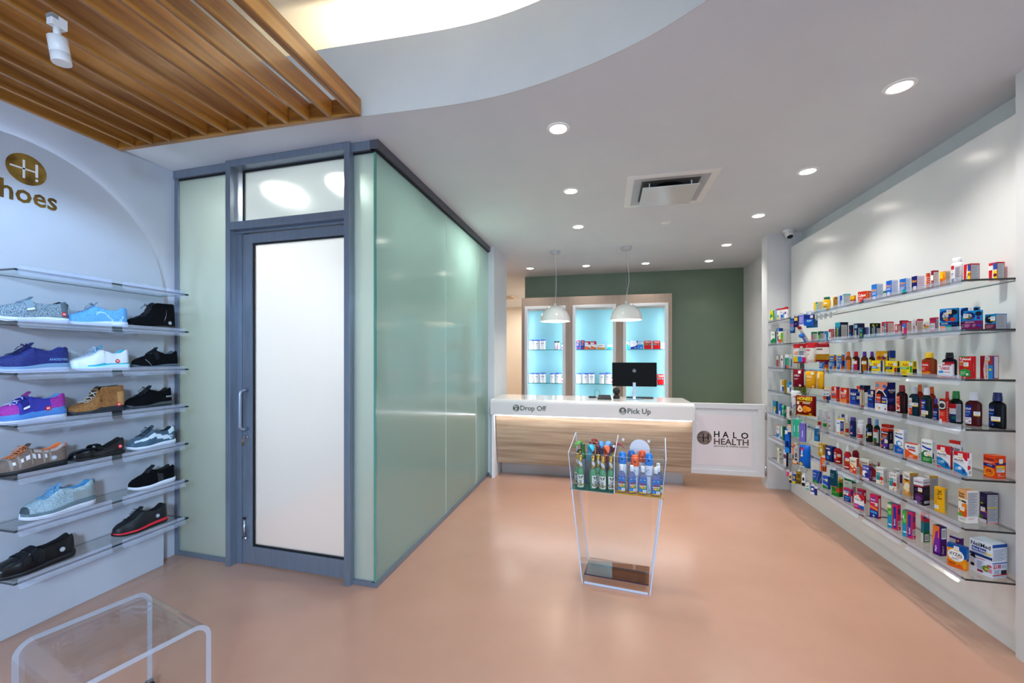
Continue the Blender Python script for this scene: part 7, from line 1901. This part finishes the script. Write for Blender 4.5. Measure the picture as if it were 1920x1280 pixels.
XH = 1.742
hangbox('blister_pack', 'blue and dark narrow pack hanging farthest left under the top right shelf', XH, 4.40, 1.873, .036, .14, .02, '#24408c', 'r,.1,.1,.9,.9,#3a6ab8;c,.5,.3,.14,#6a9ad0;r,.1,.45,.9,.6,#b87a98', 'r,0,0,1,1,#4a1c4c')
hangbox('blister_pack', 'purple navy pack hanging second from left under the top right shelf', XH, 4.32, 1.883, .034, .10, .02, '#1c1a54', 'r,.1,.6,.9,.9,#e8d060;c,.5,.3,.1,#6a3a90', 'r,0,0,1,1,#14123c')
hangbox('blister_pack', 'lavender pack hanging beside the purple ones under the top right shelf', XH, 4.21, 1.885, .040, .085, .02, '#8484dc', 'n,.15,.2,.85,.8,#c8c8f8,5', 'r,0,0,1,1,#0e0e14')
hangbox('blister_pack', 'bright blue square pack with price tag under the top right shelf', XH, 4.07, 1.874, .075, .095, .022, '#1556b8', 'r,0,.6,1,1,#182c88;n,.3,.3,.8,.5,#8ad0f8,2;t,ICY COLD,.3,.42,.1,#dcecfa,0,.5' + stick(.8, .8), 'r,0,0,1,1,#0f1420')
hangbox('blister_pack', 'teal pack with red border hanging low behind the blue square pack', XH + .05, 4.14, 1.84, .085, .075, .012, '#145a84', 'r,0,.3,1,.36,#d8284c;r,.7,.3,.78,1,#d8284c;r,.1,.5,.6,.9,#1c2a7c', '')
# a toy-like blue bulb
t = thing('nasal_aspirator', 'round blue rubber bulb on a white and red card above the second right shelf', 'aspirator', (1.77, 4.16, zR[1] + .001), group=GH)
T = Matrix.Rotation(math.radians(-28), 4, 'Y')
MB().box(-.006, .0, -.03, .03, .001, .15, pc('#e6e4e4'), T=T).box(-.0065, .0005, -.0302, .0302, .125, .151, pc('#b8202c'), T=T).build('backing_card', t)
MB().lathe([(0.001, .03)] + [(.022 * math.sin(PI * i / 10), .068 - .022 * math.cos(PI * i / 10)) for i in range(1, 10)] + [(0.001, .09)], mat('blue_rubber', '#1f6fd0', .4), 18, c=(-.022, 0), cap0=False, cap1=False, T=T).build('rubber_bulb', t)
MB().lathe([(.009, .001), (.007, .03), (.005, .05)], mat('blue_rubber', '#1f6fd0', .4), 12, c=(-.022, 0), T=T).build('nozzle', t)
pouch('snack_bag', 'white and red snack bag with yellow blue and pink squares under second right shelf', 'snack bag', XH, 4.237, 1.625, .115, .176, .03, '#e9e6e8', 'r,0,.78,1,1,#b8242c;r,0,0,1,.06,#a81c28;r,0,.06,.34,.34,#f0cc18;r,.36,.06,.64,.34,#2a8fe8;r,.66,.0,1,.3,#d8288c;r,.05,.55,.4,.6,#e8843c;r,.45,.55,.8,.6,#4a5a98;r,.05,.45,.4,.5,#e8843c;r,.45,.44,.8,.49,#4a5a98;r,.3,.68,.44,.78,#f0efe8' + stick(.62, .8))
pouch('snack_bag', 'white and red snack bag with golden chips, second of three under second right shelf', 'snack bag', XH, 4.04, 1.628, .085, .172, .03, '#e6e2e0', 'r,0,.75,1,1,#b8242c;p,#e0962c,0,.1,.3,.45,.9,.3,.9,.05;r,.1,.6,.5,.66,#c84a3c')
pouch('snack_bag', 'maroon and tan snack bag, third of three under second right shelf', 'snack bag', XH + .02, 3.895, 1.625, .10, .160, .035, '#7c1420', 'r,0,.4,1,.75,#d2cec8;r,0,.1,1,.4,#a87a1c;r,.1,.62,.6,.68,#6a4a48')
pouch('snack_pouch', 'maroon pouch with white lettering hanging under the third right shelf', 'pouch', XH, 4.28, 1.392, .095, .165, .03, '#7a1026', 't,AVELA,.18,.6,.1,#f4eef0,0,.5;n,.2,.42,.6,.5,#e8c8d0,2;c,.7,.1,.06,#f0eaec;r,.55,.76,.78,.92,#f0eeea', yaw=40)
pouch('snack_pouch', 'yellow pouch hanging under the third right shelf, left of two', 'pouch', XH, 4.045, 1.382, .085, .148, .03, '#dfa21a', 't,AVELA,.2,.62,.11,#f8ecd0,0,.5;n,.2,.45,.6,.52,#f8e0a8,1;c,.75,.1,.05,#f8ecd0;c,.7,.86,.08,#f0e8d8')
pouch('snack_pouch', 'yellow pouch hanging under the third right shelf, right of two', 'pouch', XH + .005, 3.89, 1.385, .06, .147, .035, '#dba41c', 'r,.3,.6,.5,.9,#f0dca8;r,.7,0,1,1,#6a5210', yaw=30)
pouch('snack_bag', 'white and blue bag hanging under the fourth right shelf', 'snack bag', XH, 4.334, 1.19, .08, .165, .03, '#dcdce4', 'p,#1c3f9c,0,0,1,0,1,.45,.6,.5,0,.3;t,Vigo,.3,.62,.09,#1c2050,0,.5;p,#6aa0d8,.2,.1,.5,.25,.9,.15,.5,.08')
pouch('snack_bag', 'narrow green bag between the white and red bags under fourth right shelf', 'snack bag', XH, 4.262, 1.165, .045, .158, .03, '#14682c', 'r,0,.94,1,1,#d8e0d0;n,.2,.2,.8,.8,#8ac89c,4')
pouch('cough_drop_bag', 'large dark red bag with yellow title and orange sweets, under fourth right shelf', 'sweets bag', XH - .015, 4.10, 1.162, .155, .175, .035, '#7a1410', 't,HONEES,.1,.78,.15,#f0e030,0,.74;r,.06,.7,.8,.72,#f0d828;r,.08,.0,.9,.04,#f0b01c;c,.24,.3,.13,#f0d8b0;c,.24,.42,.09,#f0dcb8;c,.52,.38,.13,#e88a1c;c,.66,.34,.12,#f09a20;c,.5,.26,.1,#e07814;t,HONEY,.4,.6,.08,#f0e8d8,0,.36;c,.74,.1,.06,#b8941c' + stick(.15, .62), yaw=48)
hangbox('carton', 'green and teal long box hanging under the fifth right shelf', XH, 4.30, .925, .075, .165, .018, '#3fc48c', 'r,0,0,.45,1,#3fb09c;r,.18,.3,.26,.66,#b8ecdc;r,.62,.3,.70,.66,#e0f8ec', 'r,0,0,1,1,#127044')
hangbox('carton', 'purple long box with a ribbon hanging under the fifth right shelf', XH, 4.195, .905, .05, .165, .018, '#7a70cc', 'r,.48,.25,.6,.6,#e4e0fa', 'r,0,0,1,1,#4a4298')
hangbox('blister_pack', 'dark blue slim pack hanging right of the purple box', XH + .05, 4.05, .885, .035, .11, .02, '#1f5a84', 'r,.1,.1,.9,.4,#2a7ab0', 'r,0,0,1,1,#18344c')
hangbox('tube_pack', 'green topped tube pack with orange band, under fifth right shelf at the corner', XH, 4.46, .90, .03, .12, .02, '#dcdcd8', 'r,0,.62,1,1,#12683c;r,0,.5,1,.58,#e8843c;n,.2,.1,.8,.4,#a8a8a4,4', '')
hangbox('hair_clip_card', 'card with purple loop clip hanging beside the green topped tube', XH + .01, 4.40, .90, .028, .11, .008, '#c8c4bc', 'c,.5,.88,.1,#c880a8;r,.3,.2,.6,.7,#4a3448;r,.35,.25,.55,.65,#c8c4bc', '')
hangbox('sponge_pack', 'bright blue long pack with a white tag, sixth right shelf corner', XH, 4.50, .80, .042, .23, .03, '#1652c4', 'r,0,.75,.6,.95,#e4e8f0;c,.5,.6,.2,#1a66dc;r,.2,.2,.8,.5,#0e2458;c,.4,.12,.12,#2a8ae8', 'r,0,0,1,1,#10358c')
hangbox('blister_pack', 'orange and dark green pack hanging under the sixth right shelf', XH, 4.34, .685, .04, .185, .02, '#ec7a18', 'r,0,.25,1,.46,#123c2c;c,.5,.84,.1,#8a3c0c;r,.1,.06,.9,.2,#f0e4d8', 'r,0,0,1,1,#c85a10')
hangbox('toothbrush_pack', 'grey pack with barcode hanging beside the orange pack, sixth right shelf', XH - .01, 4.29, .668, .042, .135, .016, '#c8c4c8', 'r,.2,.3,.7,.6,#6a6470;r,.2,.1,.7,.22,#2c2a34;n,.2,.7,.8,.9,#9a96a0,3', '')
pouch('wipes_pack', 'large blue foil pack with red and yellow dots under the sixth right shelf', 'wipes pack', XH, 4.15, .715, .085, .20, .045, '#1560c0', 'r,0,0,.4,.9,#123a78;c,.3,.84,.08,#b82844;c,.2,.16,.07,#e8d020;c,.3,.55,.05,#e8d8c0;p,#e4ecf4,.26,.62,.36,.62,.34,.8,.28,.78;r,0,0,.5,.08,#bcdcf0', yaw=48)
hangbox('carton', 'narrow orange carton hanging right of the blue foil pack', XH + .06, 3.965, .652, .035, .115, .02, '#cc4c14', 'r,.4,.05,.7,.5,#3c1408;n,.2,.6,.8,.9,#f08c50,3', 'r,0,0,1,1,#a83c10')
hangbox('carton', 'dark teal tall carton hanging at the gap of the sixth right shelf', XH + .04, 3.76, .60, .045, .125, .02, '#0e3c4c', 'n,.1,.5,.6,.8,#5a8a98,3', 'r,0,0,1,1,#155a74')
for lab, y, zt2, w, h, c1, c2 in (('small pink oval pack hanging lowest at the right shelf corner', 4.50, .405, .02, .045, '#e0508c', '#c83a74'), ('cream stick pack hanging under the bottom right shelf', 4.44, .40, .02, .085, '#e4d0a8', '#2a2c28'), ('small blue pack with yellow mark beside the cream stick', 4.36, .42, .026, .09, '#1c48b0', '#d8c020'),
                                  ('gold brown patterned pack hanging under the bottom right shelf', 4.27, .47, .036, .115, '#9a7a20', '#5a4c14'), ('white tube with black cap hanging under the bottom right shelf', 4.175, .46, .026, .095, '#e8e2e4', '#16141c'), ('white tube with mint top hanging beside the black capped tube', 4.10, .40, .024, .045, '#e2e2de', '#3cb49c'),
                                  ('blue and white card hanging under the bottom right shelf, left of two', 4.01, .412, .030, .068, '#21409c', '#e8e4e8'), ('narrow navy card hanging under the bottom right shelf, right of two', 3.955, .408, .014, .055, '#1a2464', '#2a3a88')):
    hangbox('small_pack', lab, XH, y, zt2 - .02, w, h, .014, c1, 'r,0,0,1,.3,%s;r,.2,.5,.8,.8,%s' % (c2, c2), '')

# ------------------------------------------------------------------ stock in the lit cabinet
CN = {1.632: 'upper', 1.077: 'lower'}
first = None
for zc, row in ((1.632, [(-1.217, .080, .166), (-1.128, .086, .165), (-1.028, .10, .167)]), (1.077, [(-1.217, .080, .16), (-1.127, .084, .16), (-1.022, .10, .165), (-.861, .081, .16), (-.761, .098, .166), (-.425, .082, .164), (-.322, .088, .165), (-.22, .10, .170), (-.054, .078, .167), (.046, .096, .172)])):
    for i, (x, w, h) in enumerate(row):
        nichn = 'left' if x < -.6 else 'middle'
        k_ = sum(1 for r in row[:i + 1] if (r[0] < -.6) == (x < -.6))
        lab = 'white wipes canister with blue lid, number %d from left on %s shelf of %s niche' % (k_, CN[zc], nichn)
        if first is None:
            first = make_bottle('wipes_canister', lab, 'canister', x, 6.83, zc + .0008, 90, .09, .09, .165, 'canister', '#eef2f8', '#1f4fd0', 'r,0,0,1,.98,#f0f3f8;p,#3ab0e0,0,0,1,0,1,.34,.6,.4,0,.18;n,.3,.42,.62,.5,#7a92b8,2;t,Purel,.3,.64,.14,#2c3f9c,0,.4', 'white wipes canisters in the lit niches', lab_z=(.03, .88), span=2.6)
            o = first
        else:
            o = first.copy(); COL.objects.link(o)
            copy_parts(first, o)
        o.location = (x, 6.83, zc + .0008); o.scale = (w / .09, w / .09, h / .165); o['label'] = lab
for x, lab in ((-.809, 'white supplement bottle with black cap and pink band, left of two in the left niche'), (-.764, 'white supplement bottle with black cap and pink band, right of two in the left niche')):
    make_bottle('supplement_bottle', lab, 'bottle', x, 6.83, 1.6328, 90, .044, .044, .139, 'round', '#e6e8f0', '#101114', 'r,0,.3,1,.45,#e05ab0;n,.2,.55,.8,.8,#6a90b0,3;r,0,0,1,.08,#14161a', lab_z=(.04, .70), span=2.4)
for x, z, lab in ((-.696, 1.6328, 'small bottle with black cap at the right edge of the left niche, upper shelf'), (-.694, 1.0778, 'small pink labelled bottle at the right edge of the left niche, lower shelf'), (.100, 1.0778, 'small pink labelled bottle at the right edge of the middle niche')):
    make_bottle('supplement_bottle', lab, 'bottle', x, 6.80, z, 90, .024, .024, .10, 'round', '#e6e0e8', '#14141c', 'r,0,.2,1,.6,#c83a9c', lab_z=(.04, .70), span=2.4)
TPL.update({
    'c_bo': ('#2a3f9c', 'r,.3,.7,.8,.9,#e8824c;n,.2,.4,.8,.65,#e89a78,3;r,.3,.05,.9,.2,#b82c3c;r,0,.95,1,1,#d8505c', '', None),
    'c_wo': ('#eceaee', 'r,0,.86,1,1,#b82840;n,.15,.6,.8,.74,#9aa8c8,3;p,#e8743c,0,0,1,0,1,.2,.6,.3,0,.42;c,.8,.1,.06,#2a4fb0;p,#b82840,.6,.6,1,.6,1,1,.6,.86', '', '#b82840'),
    'c_o': ('#eef0f2', 'p,#ef9a1c,0,0,1,0,1,.34,.5,.3,0,.5;t,Mucin,.2,.64,.18,#2a4a80,0,.55;c,.5,.22,.1,#2a5fb0', '', None),
    'c_cy': ('#d8f0f4', 'p,#2ac0d8,0,0,1,0,1,.5,.5,.55,0,.3;r,.1,.7,.6,.8,#5aa0c8', '', None),
    'c_cg': ('#e8f0f4', 'p,#1fb0c0,0,0,1,0,1,.4,0,.8;r,0,.9,1,1,#2a8ac8', '', None),
    'c_wb': ('#e8eef8', 'p,#1d3fb0,0,0,1,0,1,.6,.7,.35,0,.25;t,Senso,.1,.74,.1,#7ab0d8,0,.5;t,2 IN,.55,.1,.1,#ffffff,0,.3;p,#1d3fb0,.8,1,1,1,1,.6', '', None),
    'c_b': ('#2a86d8', 'r,0,.6,1,.95,#dce8f4;n,.1,.66,.9,.9,#5a8ac8,4;c,.6,.16,.08,#c8e0f4', '', None),
    'c_r': ('#d81c20', 't,Tylenol,.08,.78,.15,#ffffff,0,.84;r,.06,.62,.8,.74,#b0602c;r,.06,.5,.5,.6,#3fae4c;r,.6,.48,.98,.62,#22202c;c,.78,.55,.05,#e8e8ec', '', None),
    'c_r2': ('#d81c20', 't,Tylenol,.08,.78,.15,#ffffff,0,.84;r,.06,.62,.8,.74,#e0604c;r,.06,.5,.5,.6,#3fb0c8;r,.6,.48,.98,.62,#22202c;c,.78,.55,.05,#e8e8ec', '', None),
    'c_s': ('#e8ecf4', 'r,.1,.1,.5,.25,#2a4fc0;r,.5,.3,.9,.45,#2a4fc0;r,.1,.5,.5,.65,#2a4fc0;r,.5,.7,.9,.85,#2a4fc0', '', None)})
for x, z, w, h, d, tp, lab in ((-.437, 1.632, .055, .149, .04, 'c_bo', 'blue and orange carton, left of two in the middle niche'), (-.362, 1.632, .066, .15, .045, 'c_bo', 'blue and orange carton, right of two in the middle niche'),
                               (-.279, 1.632, .088, .13, .05, 'c_wo', 'white carton with orange base and dark red corner, left of two in middle niche'), (-.184, 1.632, .088, .13, .05, 'c_wo', 'white carton with orange base and dark red corner, right of two in middle niche'),
                               (-.064, 1.632, .12, .084, .05, 'c_o', 'low white and yellow carton in the middle niche'), (.068, 1.632, .074, .075, .05, 'c_cy', 'low cyan carton at the right edge of the middle niche'),
                               (.350, 1.632, .042, .129, .05, 'c_cg', 'narrow white and teal carton at the left edge of the right niche'), (.445, 1.632, .108, .132, .05, 'c_wb', 'wide white carton with dark blue wave in the right niche'),
                               (.543, 1.632, .074, .125, .05, 'c_b', 'light blue carton beside the white and blue one in the right niche'), (.654, 1.632, .106, .132, .06, 'c_r', 'red carton with white title and green stripe in the right niche'),
                               (.785, 1.632, .108, .13, .06, 'c_r2', 'red carton with white title and cyan stripe on the upper shelf, right niche'), (.876, 1.632, .038, .093, .05, 'c_s', 'small white carton with blue squares at the right edge of right niche'),
                               (.845, 1.077, .096, .159, .06, 'c_r2', 'red carton with white title right of the monitor on the lower shelf')):
    make_box('medicine_box', lab, x, 6.74 + d / 2 + .02, z + .0008, 90, w, d, h, tp, 'cartons in the lit niches')

# ------------------------------------------------------------------ goods in the acrylic stand
GG = 'green cologne bottles in the clear stand'


def st(lx, ly):
    p = stand_T @ Vector((lx, ly, 0))
    return p.x, p.y


SYAW = 90 + math.degrees(SA)
gl_green = clear_mat('green_cologne', '#6fd6a0', 0.02, 1.45, 1.0, milky=.12)
foil = mat('gold_foil', '#c9a24a', .3, .7)
fl_art = 'r,0,0,1,1,#e6e4d8;p,#3a4438,.1,.9,.3,.75,.2,.6,.4,.8,.3,.95;p,#3a4438,.9,.9,.7,.75,.8,.6,.6,.8,.7,.95;c,.5,.78,.1,#5c6a54;n,.2,.5,.8,.6,#4c504c,2;c,.3,.24,.14,#6a5a3c;c,.7,.26,.14,#46603c;c,.5,.2,.14,#b49a6c;p,#2c3c5c,.05,.4,.2,.35,.15,.2;r,.35,.42,.65,.48,#3c403c'
first = None
GP = [(-.233, .040, 12, 'front left corner'), (-.258, .094, -20, 'against the left side'), (-.150, .045, 48, 'front row, second from left'), (-.085, .045, 0, 'front row, third from left'), (-.034, .060, 20, 'beside the divider'), (-.262, .150, 10, 'back row left, behind the step'), (-.122, .093, 55, 'second row, before the step'), (-.036, .145, 10, 'back row beside the divider')]
for x, y, a, lab in GP:
    X_, Y_ = st(x, y)
    full = 'green cologne bottle with gold foil neck, ' + lab
    if first is None:
        o = make_bottle('cologne_bottle', full, 'bottle', X_, Y_, tray_z + .0006, SYAW + a, .048, .048, .232, 'cologne', '#6fd6a0', '#c9a24a', fl_art + stick(.9, .4), GG, lab_z=(.05, .40), span=1.9, bodymat=gl_green, capmat=foil)
        # slanted neck band, black stopper, back label
        nb = MB()
        r0 = .0137
        ring0, ring1 = [], []
        for i in range(13):
            a_ = -PI / 2 - 1.2 + 2.4 * i / 12
            zz = .180 - .030 * (i / 12)
            ring0.append((r0 * math.cos(a_), r0 * math.sin(a_), zz - .012)); ring1.append((r0 * math.cos(a_), r0 * math.sin(a_), zz + .012))
        nb.rings([ring0, ring1], pc('#d4d6dc'), closed=False)
        nb.build('neck_band', o)
        MB().lathe([(.0112, .2238), (.0115, .227), (.0105, .232), (.0, .2322)], M_BLACK, 14, cap0=False).build('stopper', o)
        MB().lathe([(.0215, .002), (.0225, .006), (.0225, .10), (.018, .118), (.008, .135), (.0, .136)], mat('green_liquid', '#4fc088', .2), 18, cap0=True, cap1=False).build('liquid', o)
        first = o
    else:
        o = first.copy(); COL.objects.link(o)
        copy_parts(first, o)
        o.location = (X_, Y_, tray_z + .0006); o.rotation_euler = (0, 0, math.radians(SYAW + a - 90)); o['label'] = full
fa = 'r,0,0,1,1,#2d74c0;r,.0,.0,1,.1,#e2a81c;c,.5,.74,.22,#7a8398;p,#d8c49a,.12,.84,.3,.93,.7,.93,.88,.84,.7,.88,.3,.88;c,.5,.6,.1,#b83c2c;r,.1,.47,.9,.53,#e8e4dc;c,.8,.5,.12,#2c7c34;r,.2,.34,.8,.44,#e8d038;c,.45,.4,.08,#c83a2c;c,.75,.28,.12,#2c8c3c;r,.05,.14,.4,.26,#2a9ad8;r,.5,.08,.86,.26,#eef0f0;n,.54,.1,.82,.24,#8a90a0,4'
gl_blue = clear_mat('clear_blue_bottle', '#aab4e0', 0.02, 1.45, 1.0, milky=.15)
first = None
for x, y, a, lab in [(.036, .042, 4, 'front row, leftmost beside the divider'), (.100, .045, 32, 'front row, second from left'), (.168, .045, 2, 'front row, third from left'), (.248, .040, 8, 'front row, rightmost'), (.262, .085, 20, 'second row right, behind the front one'), (.262, .155, 20, 'back row at the right end')]:
    X_, Y_ = st(x, y)
    full = 'small clear bottle with white cap and blue label, ' + lab
    if first is None:
        o = make_bottle('hand_gel_bottle', full, 'bottle', X_, Y_, tray_z + .0006, SYAW + a, .052, .032, .178, 'flask', '#8f9ad8', '#eef1f4', fa, 'clear bottles with white caps in the stand', lab_z=(.04, .58), span=2.0, bodymat=gl_blue, e=2.6)
        MB().lathe([(.82, .003), (.9, .006), (.9, .098), (.8, .112), (.0, .113)], mat('violet_gel', '#5a64b4', .25), 20, sx=.026, sy=.016, e=2.6, cap1=False).build('liquid', o)
        first = o
    else:
        o = first.copy(); COL.objects.link(o)
        copy_parts(first, o)
        o.location = (X_, Y_, tray_z + .0006); o.rotation_euler = (0, 0, math.radians(SYAW + a - 90)); o['label'] = full
for x, y, h, col, lab, ac in [(.038, .091, .252, '#1b79d0', 'blue capped spray can beside the divider', '#2c8cc8'), (.090, .170, .250, '#1a62b8', 'blue capped spray can in the back row', '#2c6cb8'), (.118, .091, .238, '#ee5a14', 'orange capped spray can in the second row', '#d8d8dc'),
                              (.160, .175, .252, '#e84f12', 'orange capped spray can in the back row', '#e8743c'), (.205, .091, .256, '#1b79d0', 'blue capped spray can right of the orange ones', '#2c8cc8')]:
    X_, Y_ = st(x, y)
    o = make_bottle('spray_can', lab, 'spray can', X_, Y_, tray_z + .0006, SYAW, .052, .052, h, 'aerosol', '#dfe2ea', col, 'r,0,0,1,1,#dde1ea;p,%s,0,.1,.4,.3,.6,.1,1,.35,1,.05,.5,0;c,.4,.84,.07,#24508c;c,.46,.82,.06,#dde1ea;r,.3,.62,.8,.68,#9aa4b8' % ac, 'spray cans in the stand', lab_z=(.03, .66), span=2.2)
    MB().lathe([(.0, .0), (.006, .0), (.006, -.002)], M_BLACK, 10, cap0=False, cap1=False, T=Matrix.Translation((0, -.0262, h * .83)) @ Matrix.Rotation(PI / 2, 4, 'X')).build('nozzle_hole', o)
for x, y, h, ct, cb, leaf, tilt, lab in [(-.245, .195, .285, '#2c6c24', '#2f5a30', '#4a9a2c', -35, 'dark green spray bottle with leaf shaped trigger, far left'), (-.190, .163, .275, '#2aa0c4', '#2f8fb4', '#1fb4d4', 25, 'turquoise spray bottle in front of the others'), (-.135, .195, .275, '#6a2428', '#6a2c30', '#8a2024', 200, 'dark red spray bottle in the middle'),
                                         (-.083, .175, .270, '#b84a2c', '#8a4434', '#e0643a', 20, 'orange brown spray bottle'), (-.122, .245, .285, '#2a6ab0', '#2a6ab0', '#2f86cc', 10, 'blue spray bottle in the back'), (-.033, .196, .285, '#7a2a2c', '#6a2428', '#8c2c30', 90, 'dark red spray bottle beside the divider'), (-.062, .245, .288, '#4a8ad0', '#4a8ad0', '#5a9ade', -10, 'light blue spray bottle in the back corner'), (-.188, .244, .288, '#7c1c22', '#7c1c22', '#8c1f26', 160, 'red spray bottle at the back left')]:
    X_, Y_ = st(x, y)
    t = thing('spray_bottle', lab + ' of the clear stand', 'spray bottle', (X_, Y_, tray_z + .0006), SA, 'coloured spray bottles in the stand')
    bm_ = clear_mat('tinted_body_' + cb[1:], cb, .02, 1.45, 1.0, milky=.3)
    MB().lathe([(.022, 0), (.0235, .003), (.0235, h * .55), (.0225, h * .58)], bm_, 20).build('bottle_body', t)
    gm_ = mat('grip_' + ct[1:], ct, .4)
    MB().lathe([(.0240, h * .57), (.0245, h * .60), (.022, h * .68), (.016, h * .78), (.015, h * .84), (.019, h * .91), (.018, h * .94), (.0, h * .95)], gm_, 20, cap1=False).build('grip', t)
    lm = mat('leaf_' + leaf[1:], leaf, .4)
    mb = MB()
    rs = []
    for i in range(9):
        v = i / 8
        r = .0195 * math.sin(PI * min(.97, .06 + v * .94)) ** .7
        cx = -.028 + .078 * v
        cz = h * .95 + .012 - .016 * (v - .35) ** 2 * 4
        rs.append([(cx, r * math.cos(q), cz + r * .42 * math.sin(q)) for q in [2 * PI * k / 12 for k in range(12)]])
    mb.rings(rs, lm, cap0=True, cap1=True, T=Matrix.Rotation(math.radians(tilt - 90), 4, 'Z') @ Matrix.Rotation(0.12, 4, 'Y'))
    mb.build('trigger_top', t)
